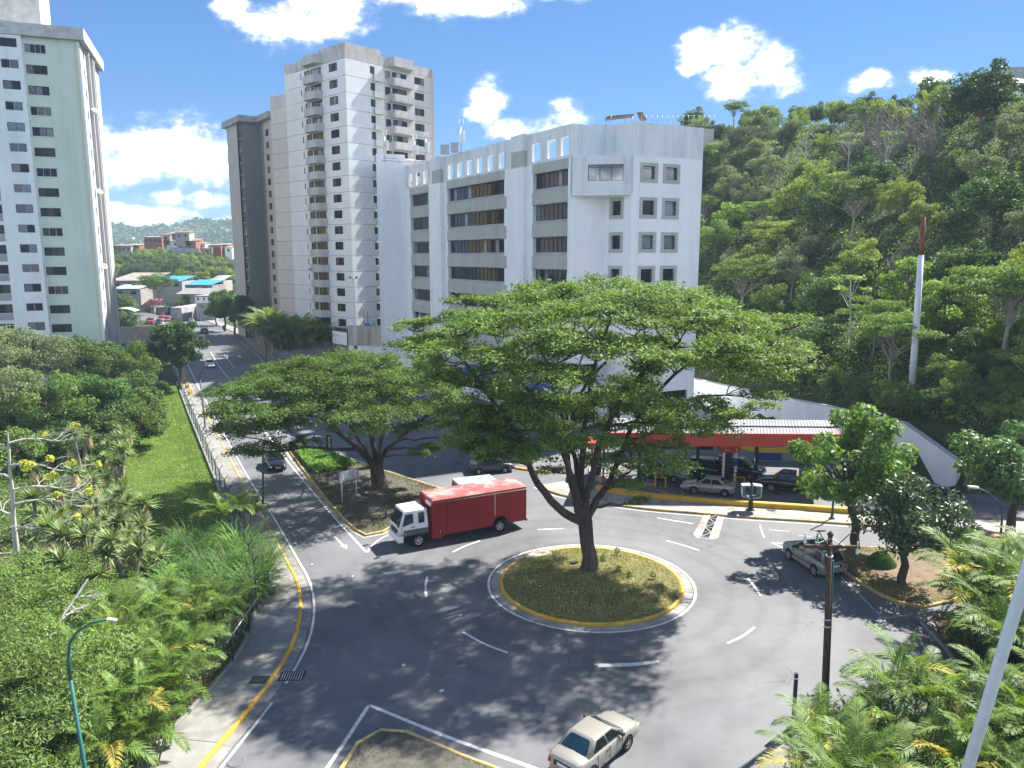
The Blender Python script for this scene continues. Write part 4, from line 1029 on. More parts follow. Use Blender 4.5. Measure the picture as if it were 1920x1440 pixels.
M_ylw = mat('yellow_sign_paint', (0.6, 0.40, 0.03), 0.6, 0.1, 3)
M_blue = mat('blue_paint', (0.02, 0.05, 0.22), 0.5, 0.1, 2)
can = empty('station_canopy', (0, 0, 0), 0, 'long filling station canopy with corrugated roof and red fascia band', 'canopy')
cA, cB, cC, cD = Vector((7.6, 62.6, 0)), Vector((27.2, 62.0, 0)), Vector((29.6, 69.2, 0)), Vector((9.2, 70.2, 0))
b = MB(); b.prism([tuple(v.xy) for v in (cA + Vector((.05, .3, 0)), cB + Vector((-.05, .3, 0)), cC, cD)], 4.62, 4.72); b.build('ceiling', M_kio, can)
# corrugated sheets, side by side
NS = 24
for k in range(NS):
    m_ = 6; b = MB()
    for i in range(m_):
        t0, t1 = (k + i / m_) / NS, (k + (i + 1) / m_) / NS
        h = lambda i_: .035 if i_ % 2 else 0
        p0, p1 = cA.lerp(cB, t0) + Vector((0, .16, 0)), cA.lerp(cB, t1) + Vector((0, .16, 0)); q0, q1 = cD.lerp(cC, t0), cD.lerp(cC, t1)
        z0, z1 = 5.22 + h(i), 5.22 + h(i + 1)
        b.quad((p0.x, p0.y, z0), (p1.x, p1.y, z1), (q1.x, q1.y, z1 - .2), (q0.x, q0.y, z0 - .2))
    b.build('roof_sheet', M_tin, can, loc=(0, 0, random.uniform(0, .012)))
rg = MB(); rg.bar((9.0, 66.4, 5.20), (28.4, 65.6, 5.20), .18, .1); rg.build('roof_ridge', M_darkw, can)
b = MB(); b.prism([tuple(v.xy) for v in (cA + Vector((-.1, 0, 0)), cB + Vector((.1, 0, 0)), cB + Vector((.1, .15, 0)), cA + Vector((-.1, .15, 0)))], 4.3, 5.4); b.build('fascia', M_red, can)
for p, q in ((cB, cC), (cD, cA)):
    b = MB(); b.bar((p.x, p.y, 4.8), (q.x, q.y, 4.8), .15, .85); b.build('side_fascia', M_red, can)
b = MB()
for x in (11.5, 16.8, 22.1, 26.2): b.box(x - .13, x + .13, 67.3, 67.56, 0, 4.6)
for i, x in enumerate((11.5, 16.8, 22.1, 26.2)):
    b = MB(); b.box(x - .13, x + .13, 67.3, 67.56, 0, 4.62); b.build('column', M_darkw, can)
# round emblem and lettering at the right end of the fascia
em = MB(); em.lathe([(0, 0), (.42, 0), (.42, .03), (0, .03)], 20); em.build('emblem', M_sgw, can, loc=(25.85, 62.02, 4.88), rot=(R(90), 0, 0))
em = MB(); em.lathe([(0, 0), (.17, 0), (.17, .02), (0, .02)], 12); em.build('emblem_drop', M_red, can, loc=(25.85, 61.985, 4.83), rot=(R(90), 0, 0))
def text(body, size, m, parent, loc, rot, ext=0.008, name='lettering'):
    c = bpy.data.curves.new(name, 'FONT'); c.body = body; c.size = size; c.extrude = ext; c.align_x = 'CENTER'; c.align_y = 'CENTER'
    o = bpy.data.objects.new(name, c); COL.objects.link(o); bpy.context.view_layer.update()
    me = bpy.data.meshes.new_from_object(o.evaluated_get(bpy.context.evaluated_depsgraph_get())); me.materials.clear(); me.materials.append(m)
    bpy.data.objects.remove(o)
    return link(name, me, parent, loc, rot)
text('PD', .72, M_sgw, can, (26.75, 62.0, 4.85), (R(90), 0, 0))
# pump islands
def pump(px, py, label, rz=R(-6)):
    p = G(px, py); r = empty('fuel_pump', (p.x, p.y, .012), rz, label, 'fuel pump')
    b = MB(); b.box(-.75, .75, -2.2, 2.2, 0, .16); b.build('plinth', M_conc2, r)
    b = MB(); b.box(-.35, .35, -.75, .75, .16, 2.55); b.build('housing', M_darkw, r)
    b = MB(); b.box(-.9, .9, -1.45, 1.0, 2.75, 3.32); b.build('head_sign', M_red, r)
    text('2', .34, M_sgw, r, (.55, -1.46, 3.03), (R(90), 0, 0)); text('GNV', .2, M_sgw, r, (-.25, -1.46, 2.98), (R(90), 0, 0))
    b = MB(); b.box(.42, .62, -1.5, -1.3, .16, 2.75); b.box(-.62, -.42, -1.5, -1.3, .16, 2.75); b.build('post', M_sgw if px > 1300 else M_darkw, r)
    b = MB(); b.box(.36, .68, -1.56, -1.5, .95, 2.3); b.build('side_panel', M_blue, r)
    for z in (1.05, 1.35): b = MB(); b.box(.4, .64, -1.575, -1.56, z, z + .22); b.build('notice', M_sgw, r)
    for sx in (-1, 1): b = MB(); b.box(sx * .36 - .015, sx * .36 + .015, -.4, .3, 1.2, 1.75); b.build('display', M_sgw, r)
    for s in (-1,):
        g = MB(); g.tube([(.25, -2.5, 0), (.25, -2.5, .85), (1.15, -2.5, .85), (1.15, -2.5, 0)], .075, 8, sm=False); g.build('guard_rail', M_ylw, r)
    for sx in (-1, 1):
        g = MB(); g.tube([(sx * .37, .4, 1.5), (sx * .55, .5, 1.0), (sx * .5, .55, .5), (sx * .38, .6, .9)], .02, 6); g.build('hose', M_frame, r)
    return r
pump(1361, 897, 'fuel pump with red overhead sign between the parked cars under the canopy')
pump(1219, 897, 'fuel pump half hidden by the roundabout tree under the canopy')
pump(1120, 890, 'fuel pump behind the trunk of the roundabout tree')
# kiosk behind with yellow wave and blue shutter
ki = empty('station_kiosk', label='low blue grey station shop with yellow wave stripe behind the pumps', cat='shop')
KF = Face((11, 74.8), (31.0, 72.8), (0, -1))
in_face(KF, 'wall', wall_local('wall', M_kio, KF.L, 0, 2.9, [(13.0, 15.6, .1, 2.5), (4.0, 9.0, 1.0, 2.4)], .2), ki)
b = MB(); b.prism(ccw([(11, 75.2), (31.0, 73.2), (31, 77), (12, 78.5)]), 0, 2.8); b.build('core', M_inner, ki)
b = MB(); b.prism(ccw([(10.7, 74.6), (31.2, 72.5), (31.2, 77), (11.5, 78.7)]), 2.9, 3.05); b.build('roof', M_roofc, ki)
b = MB(); b.box(13.02, 15.58,   .06, .12, .1, 2.48); in_face(KF, 'shutter', b.mesh('shutter', M_blue), ki)
add_window(ki, KF, 4.0, 1.0, 5.0, 1.4, 4, M_frame, M_gd, depth=.1)
b = MB(); n_ = 26
wv = lambda u: 1.9 - 1.1 * (1 / (1 + math.exp(-(u - 11.2) * 1.2))) + .5 / (1 + math.exp(-(u - 17) * 1.0))
for i in range(n_):
    u0, u1 = 8.6 + i * .5, 9.1 + i * .5
    for (a, c) in ((13.0, 15.6),):
        if u0 < c and u1 > a and wv(u0) > .1 and i % 1 == 0: pass
    b.quad((u0, -.012, wv(u0)), (u1, -.012, wv(u1)), (u1, -.012, wv(u1) + .55), (u0, -.012, wv(u0) + .55))
in_face(KF, 'wave_stripe', b.mesh('wave_stripe', M_ylw), ki)

# ================================================================== SMALL BUILDINGS BY THE AVENUE
M_bw = mat('stained_beige_wall', (0.52, 0.46, 0.37), 0.9, 0.07, 0.5, stain=(0.24, 0.22, 0.19), sscale=0.8, streak=True)
gh = empty('guard_house', label='small white gate building with stained beige upper wall below the tower', cat='building')
ga0, ga1 = Vector((-28.9, 135.0)), Vector((-22.4, 133.2)); gs = Vector((-32.3, 139.0))
gF, gS = Face(ga0, ga1, (-.2, -1)), Face(ga0, gs, (-1, -.4))
b = MB(); b.prism(inset(ccw([tuple(v) for v in (ga0, ga1, ga1 + Vector((1, 7)), gs + Vector((3, 4)), gs)]), .15), 0, 7.2, 0, 1); b.build('core', [M_inner, M_roofc], gh)
in_face(gF, 'lower_wall', wall_local('lower_wall', M_wht, gF.L, 0, 4.35, [], .1), gh)
in_face(gF, 'upper_wall', wall_local('upper_wall', M_bw, gF.L, 4.35, 7.75, [], .1), gh, 0, 0, .03)
in_face(gS, 'side_wall', wall_local('side_wall', M_gmd, gS.L, 0, 4.3, [(1.8, 3.6, .2, 2.6)], .2), gh)
in_face(gS, 'side_parapet', wall_local('side_parapet', M_wht, gS.L + .2, 4.3, 6.6, [(1.2, 1.5, 5.5, 5.8), (3.2, 3.5, 5.7, 6.0)], .14), gh, 0, 0, .25)
b = MB(); b.box(1.85, 3.55, .05, .1, .2, 2.58); in_face(gS, 'door', b.mesh('door', M_sgw), gh)
b = MB(); b.box(0, gF.L, -.06, .2, 7.75, 7.87); in_face(gF, 'coping', b.mesh('coping', M_slab), gh)
t = empty('water_tank', D(687, 614, 137), 0, 'blue water tank standing on the gate building roof', 'tank'); t.location.z = 7.2
b = MB(); b.lathe([(.42, 0), (.5, .1), (.5, .8), (.42, .92), (.15, 1.0)], 14); b.build('tank_body', mat('blue_plastic', (0.02, .17, .5), .4, .1, 2), t)
t = empty('water_tank', D(697, 613, 138.2), 0, 'pale green water tank behind the blue tank on the gate building roof', 'tank'); t.location.z = 7.2
b = MB(); b.lathe([(.6, 0), (.7, .1), (.7, 1.0), (.5, 1.2), (.15, 1.3)], 14); b.build('tank_body', mat('pale_green_plastic', (0.4, .52, .45), .5, .1, 2), t)
for k, (px, lb) in enumerate(((683, 'left one of two thin dark pipes above the blue water tank'), (690, 'right one of two thin dark pipes above the blue water tank'))):
    p = D(px, 612, 137.6); b = MB(); b.tube([(p.x, p.y, 7.2), (p.x, p.y, 10.2)], .05, 6); tag(b.build('vent_pipe', M_frame), lb, 'pipe')
# dressed stone wall with painted scrawl, stepping down along the pavement
M_stone = mat('grey_wall_stone', (0.21, 0.205, 0.195), 0.9, 0.22, 1.5, bump=0.6, bscale=3, stain=(0.12, 0.12, 0.115), sscale=0.8, objvar=0.28)
M_mort = mat('wall_mortar', (0.16, 0.155, 0.15), 0.95, 0.15, 2)
sw = empty('stone_wall', label='stepped grey stone wall with blue scrawled graffiti at the avenue corner', cat='wall')
swl = [(-33.3, 140.2, 3.3), (-37.2, 141.6, 3.3), (-37.2, 141.6, 2.7), (-41.0, 142.0, 2.7), (-41.0, 142.0, 2.3), (-45.5, 145.5, 2.3), (-45.5, 145.5, 3.4), (-54, 165, 3.4), (-67, 197, 3.6)]
sr = random.Random(4)
for p, q in zip(swl, swl[1:]):
    L = (Vector(q[:2]) - Vector(p[:2])).length
    if L < .1: continue
    F_ = Face(p[:2], q[:2], (-.3, -1)); H_ = min(p[2], q[2])
    b = MB(); b.box(0, L, 0, .4, 0, H_); in_face(F_, 'wall_core', b.mesh('wall_core', M_mort), sw)
    b = MB(); b.box(-.02, L + .02, -.06, .46, H_ + .001, H_ + .12); in_face(F_, 'coping', b.mesh('coping', M_mort), sw)
    z = .03; big = L > 15
    while z < H_ - .2:
        hh = (.5 if not big else .85) * sr.uniform(.8, 1.2); hh = min(hh, H_ - z - .02); u = .02
        while u < L - .15:
            w = sr.uniform(.55, 1.1) * (1 if not big else 2.2); w = min(w, L - u - .02)
            b = MB(); d_ = sr.uniform(.03, .08); g_ = .03
            b.add([(u, 0, z), (u + w - g_, 0, z), (u + w - g_, 0, z + hh - g_), (u, 0, z + hh - g_), (u + .03, -d_, z + .03), (u + w - g_ - .03, -d_, z + .03), (u + w - g_ - .03, -d_, z + hh - g_ - .03), (u + .03, -d_, z + hh - g_ - .03)],
                  [(4, 5, 6, 7), (0, 1, 5, 4), (1, 2, 6, 5), (2, 3, 7, 6), (3, 0, 4, 7)])
            in_face(F_, 'stone', b.mesh('stone', M_stone), sw); u += w
        z += hh
    if p[:2] == (-41.0, 142.0):
        gm_ = mat('graffiti_paint', (0.30, 0.38, 0.55), .7, .2, 3); b = MB()
        for k in range(9):
            u0 = .5 + k * .42; zz_ = sr.uniform(.5, 1.0); pts = [(u0 + .28 * math.cos(a) * sr.uniform(.6, 1.2), -.1, zz_ + .4 + .42 * math.sin(a)) for a in np.linspace(0, sr.uniform(3, 6), 8)]
            b.tube(pts, .045, 4)
        in_face(F_, 'graffiti', b.mesh('graffiti', gm_), sw)
# hilltop terrace with shelter and railing over the office roof
te = empty('hilltop_house', label='hilltop terrace with slanted shelter roof and glass railing above the office block', cat='building')
b = MB(); b.prism(ccw([(17, 176), (46, 182), (44, 196), (16, 190)]), 20, 48.4); b.build('wall', M_gbe, te)
sp_ = D(1135, 226, 178)
rfm = mat('rusty_shelter_roof', (0.16, .11, .09), .8, .2, 1.0)
b = MB(); b.add([(sp_.x, 177, 50.2), (sp_.x + 6.3, 178, 50.9), (sp_.x + 6.8, 183, 51.0), (sp_.x + .5, 183, 50.3)], [(0, 1, 2, 3)]); b.add([(sp_.x, 177, 50.3), (sp_.x + 6.3, 178, 51.0), (sp_.x + 6.8, 183, 51.1), (sp_.x + .5, 183, 50.4)], [(3, 2, 1, 0)]); b.build('shelter_roof', rfm, te)
b = MB(); b.add([(sp_.x + 6.9, 178, 51.3), (sp_.x + 8.2, 178, 51.4), (sp_.x + 10.0, 182, 50.3), (sp_.x + 8.4, 182, 50.1)], [(0, 1, 2, 3)]); b.build('shelter_roof', rfm, te)
for dx, dy in ((.2, 177.2), (1.2, 177.2), (4.2, 177.8), (6, 178), (9, 181)): b = MB(); b.tube([(sp_.x + dx, dy, 48.3), (sp_.x + dx, dy, 50.4)], .06, 5); b.build('shelter_post', M_steel, te)
rp, rq = Vector((28.8, 178.6, 48.4)), Vector((46, 182.1, 49.0))
for k in range(15):
    p = rp.lerp(rq, k / 14); b = MB(); b.tube([p, p + Vector((0, 0, 2.4))], .05, 5); b.build('railing_post', M_steel, te)
b = MB()
for h in (.2, 1.2, 2.35): b.bar(rp + Vector((0, 0, h)), rq + Vector((0, 0, h)), .06)
b.build('railing', M_steel, te)
# house at the right edge of the hilltop
hh_ = empty('hilltop_house', label='white and grey house with pitched roof on the hilltop at the right edge', cat='house')
b = MB(); b.prism(ccw([(99.5, 163), (122, 160), (124, 174), (101, 176)]), 36, 52.8); b.build('wall', M_wht, hh_)
b = MB(); b.prism(ccw([(101.3, 168.5), (124, 166), (124, 175), (102, 177)]), 52.8, 58.6); b.build('upper_wall', M_slab, hh_)
b = MB(); b.quad((99.4, 162.6, 54.6), (123, 159.6, 51.6), (124, 167, 54.8), (100.6, 169.5, 57.6)); b.quad((99.4, 162.6, 54.5), (100.6, 169.5, 57.5), (124, 167, 54.7), (123, 159.6, 51.5)); b.build('roof', M_bei, hh_)
b = MB(); b.box(99.6, 103.2, 161, 163, 50.2, 51.2); b.build('balcony', M_gmd, hh_)
for (x, z) in ((100, 47.4), (102.8, 51.4)): b = MB(); b.box(x, x + 2, 162.55, 162.7, z, z + 1.3); b.build('window', M_gd, hh_)
b = MB(); b.prism(ccw([(92.5, 160), (97.5, 159.4), (98, 166), (93, 167)]), 38, 48.2); b.build('annex', M_wht, hh_)

# ================================================================== PLANTS
L_rain = leafmat('rain_tree_leaf', (0.046, 0.085, 0.02), (0.09, 0.138, 0.034), 0.30)
L_rain2 = leafmat('median_tree_leaf', (0.042, 0.086, 0.016), (0.09, 0.148, 0.028), 0.30)
L_glossy = leafmat('glossy_leaf', (0.035, 0.08, 0.02), (0.07, 0.125, 0.035), 0.22, rough=.45, spec=.3)
L_broad = leafmat('bright_broad_leaf', (0.05, 0.105, 0.018), (0.095, 0.165, 0.032), 0.3, rough=.5, spec=.2)
L_glossyd = leafmat('dark_glossy_leaf', (0.028, 0.06, 0.02), (0.06, 0.095, 0.04), 0.15, rough=.42, spec=.34)
L_dark = leafmat('dark_green_leaf', (0.022, 0.055, 0.014), (0.05, 0.095, 0.022), 0.22)
L_mid = leafmat('mid_green_leaf', (0.045, 0.085, 0.02), (0.09, 0.14, 0.03), 0.28)
L_yel = leafmat('yellow_green_leaf', (0.075, 0.115, 0.02), (0.135, 0.17, 0.035), 0.32)
L_gry = leafmat('grey_green_leaf', (0.06, 0.085, 0.04), (0.105, 0.13, 0.06), 0.25)
L_olive = leafmat('olive_leaf', (0.07, 0.08, 0.022), (0.12, 0.12, 0.035), 0.25)
L_vine = leafmat('vine_leaf', (0.06, 0.115, 0.018), (0.12, 0.18, 0.03), 0.3)
L_feather = leafmat('feathery_leaf', (0.065, 0.115, 0.03), (0.115, 0.165, 0.045), 0.3)
L_palm = leafmat('palm_leaflet', (0.042, 0.085, 0.014), (0.085, 0.135, 0.024), 0.3, objvar=.3, rough=.5, spec=.2)
L_palmy = leafmat('yellowing_palm_leaflet', (0.17, 0.16, 0.025), (0.24, 0.2, 0.04), 0.3, objvar=.2)
L_dry = leafmat('dry_leaf', (0.24, 0.18, 0.10), (0.36, 0.28, 0.17), 0.15)
L_yuc = leafmat('yucca_blade', (0.07, 0.11, 0.035), (0.15, 0.19, 0.08), 0.2, rough=.5, spec=.22)
L_reed = leafmat('reed_blade', (0.035, 0.085, 0.018), (0.075, 0.14, 0.03), 0.25, dry=(.2, .15, .07))
L_grass = leafmat('grass_blade', (0.08, 0.145, 0.018), (0.125, 0.195, 0.028), 0.3, dry=(.16, .15, .05))
L_turf = leafmat('dry_turf_blade', (0.13, 0.155, 0.04), (0.2, 0.2, 0.065), 0.2, dry=(.25, .2, .1))
L_turfg = leafmat('shade_toned_turf_blade', (0.06, 0.08, 0.025), (0.10, 0.11, 0.045), 0.2)  # darker copy of the turf, shade put into its colour
L_hedge = leafmat('hedge_leaf', (0.05, 0.11, 0.015), (0.1, 0.18, 0.025), 0.25)
M_bark = mat('dark_bark', (0.062, 0.05, 0.042), 0.95, 0.4, 3.0, bump=0.9, bscale=7, stain=(0.12, 0.105, 0.09), sscale=1.2, streak=True)
M_barkl = mat('pale_bark', (0.26, 0.235, 0.2), 0.9, 0.25, 3.0, bump=0.5, bscale=10, stain=(0.14, 0.12, 0.10), sscale=1.5)
M_barkw = mat('white_bark', (0.47, 0.46, 0.42), 0.85, 0.15, 2.0, stain=(0.3, 0.29, 0.26), sscale=2)
M_barkm = mat('brown_bark', (0.12, 0.095, 0.07), 0.95, 0.3, 3.0, bump=.6, bscale=8)
M_stem = mat('palm_stem', (0.14, 0.15, 0.06), 0.7, 0.25, 3.0)
M_twig = mat('grey_twig', (0.21, 0.19, 0.175), 0.9, 0.2, 3)

def bez(p, q, lift=0.0, n=6, wob=0.0, r=random):
    p, q = Vector(p), Vector(q); d = q - p; m = p.lerp(q, .5) + Vector((0, 0, lift * d.length))
    out = []
    for i in range(n + 1):
        t = i / n; v = p * (1 - t) ** 2 + m * 2 * t * (1 - t) + q * t * t
        if 0 < i < n and wob: v += Vector((r.uniform(-1, 1), r.uniform(-1, 1), r.uniform(-1, 1))) * wob * d.length
        out.append(v)
    return out
def taper(n, a, b): return [a + (b - a) * i / (n - 1) for i in range(n)]
def pad_leaves(c, Rp, thick, nspray, nleaf, l, w, g, tilt=.55):
    "a flat leafy tier: sprays spread over a shallow dome, each a small flattened cloud of leaves"
    a = g.uniform(0, 2 * np.pi, nspray); rr = np.sqrt(g.uniform(0, 1, nspray))
    S = np.stack([c[0] + Rp * rr * np.cos(a), c[1] + Rp * rr * np.sin(a), c[2] + thick * (0.5 - rr ** 2) + g.normal(0, thick * .25, nspray)], 1)
    P = np.repeat(S, nleaf, 0); n = len(P)
    P = P + g.normal(0, 1, (n, 3)) * np.array([.33, .33, .11]) * max(.7, Rp / 1.6)
    out = np.stack([np.cos(np.repeat(a, nleaf)), np.sin(np.repeat(a, nleaf)), np.zeros(n)], 1) * np.repeat(rr, nleaf)[:, None] * .35
    return leaf_quads(P, l, w, tilt, g, outward=out, droop=.15)
def rain_tree(label, base, trunk_pts, trunk_r, limbs, pads, leaf, seed, leafn=(15, 56), twig=True):
    root = empty('rain_tree', base, 0, label, 'tree'); B = Vector(base); g = np.random.default_rng(seed); rr = random.Random(seed)
    b = MB()
    tp = [Vector(p) - B for p in trunk_pts]
    b.tube(tp, trunk_r, 12, cap=False)
    # buttress flare
    nodes = []
    for pts, r0, r1 in limbs:
        pts = [Vector(p) - B for p in pts]
        fine = []
        for i in range(len(pts) - 1):
            for k in range(4):
                t = k / 4; p0 = pts[max(i - 1, 0)]; p1, p2 = pts[i], pts[i + 1]; p3 = pts[min(i + 2, len(pts) - 1)]
                v = 0.5 * ((2 * p1) + (p2 - p0) * t + (2 * p0 - 5 * p1 + 4 * p2 - p3) * t * t + (3 * p1 - p0 - 3 * p2 + p3) * t ** 3)
                fine.append(v + Vector((rr.uniform(-.07, .07), rr.uniform(-.07, .07), rr.uniform(-.07, .07))) * (1 if i + k else 0))
        fine.append(pts[-1]); rad = taper(len(fine), r0, r1)
        b.tube(fine, rad, 9, cap=False)
        nodes += [(v, r_) for v, r_ in list(zip(fine, rad))[3:]]
    V = []
    for (c, Rp) in pads:
        c = Vector(c) - B
        best = min(nodes, key=lambda n: (n[0] - c).length + max(0, n[0].z - c.z + .3) * 3)
        L = (best[0] - c).length; r0 = min(best[1] * .7, .05 + .018 * L)
        br = bez(best[0], c - Vector((0, 0, .25)), .08, 6, .035, rr)
        b.tube(br, taper(len(br), r0, .03), 6, cap=False)
        if L > 4: nodes += [(v, r0 * .6) for v in br[3:5]]
        for k in range(6):
            a = k * 1.05 + rr.uniform(-.4, .4); e = c + Vector((math.cos(a) * Rp * .85, math.sin(a) * Rp * .85, .05))
            tw = bez(br[-2] if k % 2 else br[-3], e, .1, 4, .05, rr); b.tube(tw, taper(len(tw), .035, .012), 4, cap=False)
        V.append(pad_leaves(c, Rp, .55 * Rp * .55, int(leafn[0] * (Rp / 1.6) ** 2) + 4, leafn[1], .25, .10, g))
    b.build('trunk', M_bark, root)
    link('crown', quads_mesh('crown', np.concatenate(V), leaf), root)
    return root
# --- the big tree on the roundabout
pr = random.Random(21)
base = Vector((4.9, 45.75, .45)); fork = D(1097, 985, 46)
pads = []
def dome(cx, cy, rx, ry, zt, drop, n, rmin, rmax, zj, Rlo, Rhi):
    out = []; tries = 0
    while len(out) < n and tries < 4000:
        tries += 1
        a = pr.uniform(0, 2 * math.pi); r = math.sqrt(pr.uniform(rmin ** 2, rmax ** 2))
        p = Vector((cx + rx * r * math.cos(a), cy + ry * r * math.sin(a), zt - drop * r ** 2.2 + pr.uniform(-zj, zj))); Rp = pr.uniform(Rlo, Rhi)
        if all((p - q).length > .62 * (Rp + s) for q, s in out): out.append((p, Rp))
    return out
pads += dome(5.6, 46.2, 11.6, 9.5, 17.9, 3.6, 74, 0, 1, .55, 1.25, 2.1)
pads += dome(5.6, 46.2, 10.0, 8.5, 15.0, 3.0, 32, .25, 1, .9, 1.2, 1.9)
pads += dome(5.0, 46.0, 8.0, 6.5, 11.6, 2.0, 22, .45, 1, .9, 1.1, 1.7)
for (px, py, Y, Rp) in ((880, 838, 45, 1.3), (925, 858, 44.5, 1.3), (862, 795, 46, 1.2), (960, 820, 44, 1.4), (1005, 845, 43.5, 1.2), (905, 770, 44.5, 1.5), (970, 760, 43, 1.5), (1175, 905, 46, 1.2), (1205, 940, 46.2, .9), (1225, 880, 46.5, 1.1),
                        (1165, 865, 45, 1.2), (1250, 835, 47, 1.3), (1310, 800, 47.5, 1.4), (1375, 780, 48, 1.3), (1425, 762, 48.5, 1.1), (1330, 755, 46.5, 1.4), (1225, 790, 44.5, 1.4), (1065, 835, 48, 1.3), (1110, 860, 49, 1.2), (1030, 880, 47.5, .9),
                        (900, 800, 44.5, 1.7), (875, 770, 45, 1.5), (945, 835, 44.2, 1.5), (985, 800, 43.6, 1.6), (1010, 755, 43, 1.6), (930, 735, 43.8, 1.6), (868, 822, 45.2, 1.4), (1045, 800, 44, 1.5), (1185, 835, 45.4, 1.4), (1240, 808, 46, 1.4), (1150, 800, 45, 1.4), (800, 640, 46, 1.6), (765, 610, 46.5, 1.3), (840, 600, 47, 1.5), (760, 650, 45, 1.2), (880, 560, 47, 1.3), (1480, 640, 48, 1.3), (1440, 690, 47.5, 1.4), (1500, 600, 49, 1.1), (1455, 600, 48, 1.5)):
    pads.append((D(px, py, Y), Rp))
limbs = [([fork, D(1045, 950, 45.6), D(1000, 890, 45.2), D(965, 810, 44.6), D(910, 730, 44), D(850, 650, 44.5)], .30, .07),
         ([fork, D(1072, 915, 45.8), D(1058, 810, 46.2), D(1030, 690, 46.8), D(985, 600, 47.2)], .27, .06),
         ([fork, D(1090, 905, 46.5), D(1096, 790, 47), D(1118, 680, 47.5), D(1150, 585, 48)], .27, .06),
         ([fork, D(1118, 940, 46.2), D(1150, 890, 46.6), D(1185, 800, 47.5), D(1265, 700, 48.6), D(1380, 630, 49.6)], .26, .06),
         ([fork, D(1104, 915, 45.4), D(1130, 820, 44), D(1190, 715, 42.8), D(1275, 640, 41.6)], .25, .06),
         ([fork, D(1084, 890, 47), D(1062, 770, 49.6), D(1095, 660, 52.6)], .22, .06), ([fork, D(1066, 880, 45), D(1010, 760, 42.4), D(945, 680, 40.6)], .22, .06),
         ([D(1122, 935, 46.2), D(1150, 905, 45.6), D(1185, 880, 45)], .14, .06), ([D(1060, 830, 46.2), D(1100, 720, 49), D(1200, 620, 52)], .16, .05)]
tw_ = base
rain_tree('tall spreading flat crowned tree growing in the middle of the roundabout', base, [base + Vector((-.02, 0, -.3)), base + Vector((0, 0, .25)), base + Vector((0, .02, .9)), base.lerp(fork, .6), fork + Vector((0, 0, .3))], [.78, .58, .48, .44, .46], limbs, pads, L_rain, 5)
# --- the tree on the median
pr = random.Random(8)
base = Vector((-11.46, 64.1, .12)); fork = D(706, 878, 64.3)
pads = dome(-14.8, 64.2, 9.6, 8.6, 11.3, 3.2, 62, 0, 1, .5, 1.3, 2.2) + dome(-14.8, 64.2, 8.8, 7.6, 8.9, 2.2, 30, .35, 1, .8, 1.2, 1.8)
for (px, py, Y, Rp) in ((455, 845, 61, 1.6), (425, 805, 61, 1.7), (480, 808, 60, 1.9), (530, 790, 59.5, 1.8), (440, 765, 62, 1.8), (500, 835, 61, 1.5), (525, 842, 60, 1.3), (575, 826, 60.5, 1.3), (415, 775, 62, 1.4), (770, 800, 63, 1.5), (830, 790, 63.5, 1.5), (800, 840, 63, 1.3), (850, 820, 64, 1.1), (740, 760, 61, 1.5), (840, 740, 62, 1.5), (700, 790, 66, 1.2), (560, 770, 60, 1.2), (640, 740, 58.5, 1.4), (880, 770, 64, 1.2), (780, 850, 65, 1.0)):
    pads.append((D(px, py, Y), Rp))
limbs = [([fork, D(680, 850, 64), D(640, 815, 63.4), D(590, 780, 62.6), D(510, 790, 61.4)], .34, .08), ([D(640, 815, 63.4), D(610, 770, 63.5), D(580, 720, 64)], .2, .06),
         ([fork, D(700, 840, 64.5), D(690, 790, 65), D(665, 730, 66), D(640, 690, 67)], .28, .06), ([fork, D(722, 850, 64.4), D(750, 820, 64.4), D(800, 780, 64.4), D(850, 740, 64.6)], .26, .06),
         ([fork, D(712, 840, 63.6), D(720, 780, 61.6), D(710, 720, 60)], .24, .06), ([fork, D(690, 850, 62.8), D(650, 790, 60), D(600, 740, 58.4)], .22, .06)]
rain_tree('broad low umbrella shaped tree standing on the median island', base, [base + Vector((0, 0, -.2)), base + Vector((0, 0, .3)), base.lerp(fork, .6), fork + Vector((0, 0, .25))], [.95, .72, .62, .55], limbs, pads, L_rain2, 6)

# --- ordinary broadleaf trees
def clump_leaves(c, r, n, l, w, g, flat=.8, tilt=.7, droop=.2):
    P = g.normal(0, 1, (n, 3)); P = unit(P) * (g.uniform(.35, 1, n) ** .6)[:, None] * r; P[:, 2] *= flat
    return leaf_quads(P + np.asarray(c), l, w, tilt, g, outward=unit(P) * .9, up=.55, droop=droop)
def tree_meshes(seed, H, th, rx, rz, ncl, nl, l, w, leaf, bark, tr=.2, flat=.75, lump=.32, lean=0, inner=.45, layered=False, top_bias=0):
    g = np.random.default_rng(seed); rr = random.Random(seed); b = MB(); V = []
    top = Vector((lean, 0, H - rz * .9)); tp = bez((0, 0, -.3), top, 0, 6, .03, rr); b.tube(tp, taper(7, tr, tr * .4), 8, cap=False)
    cz = H - rz
    for k in range(ncl):
        d = Vector((rr.gauss(0, 1), rr.gauss(0, 1), rr.gauss(0, 1) + top_bias)).normalized(); s = rr.uniform(inner, 1)
        if d.z < -.4: d.z *= .5
        c = Vector((lean + d.x * rx * s, d.y * rx * s, cz + d.z * rz * s))
        if layered: c.z = cz + round(d.z * s * 3) / 3 * rz + rr.uniform(-.15, .15)
        r = rx * lump * rr.uniform(.7, 1.25)
        a = tp[rr.choice((3, 4, 5))]; q = bez(a, c, .05, 4, .05, rr); b.tube(q, taper(5, tr * .32, .02), 5, cap=False)
        V.append(clump_leaves(c, r, nl, l, w, g, flat=(.3 if layered else flat)))
    return b.mesh('trunk', bark), quads_mesh('crown', np.concatenate(V), leaf)
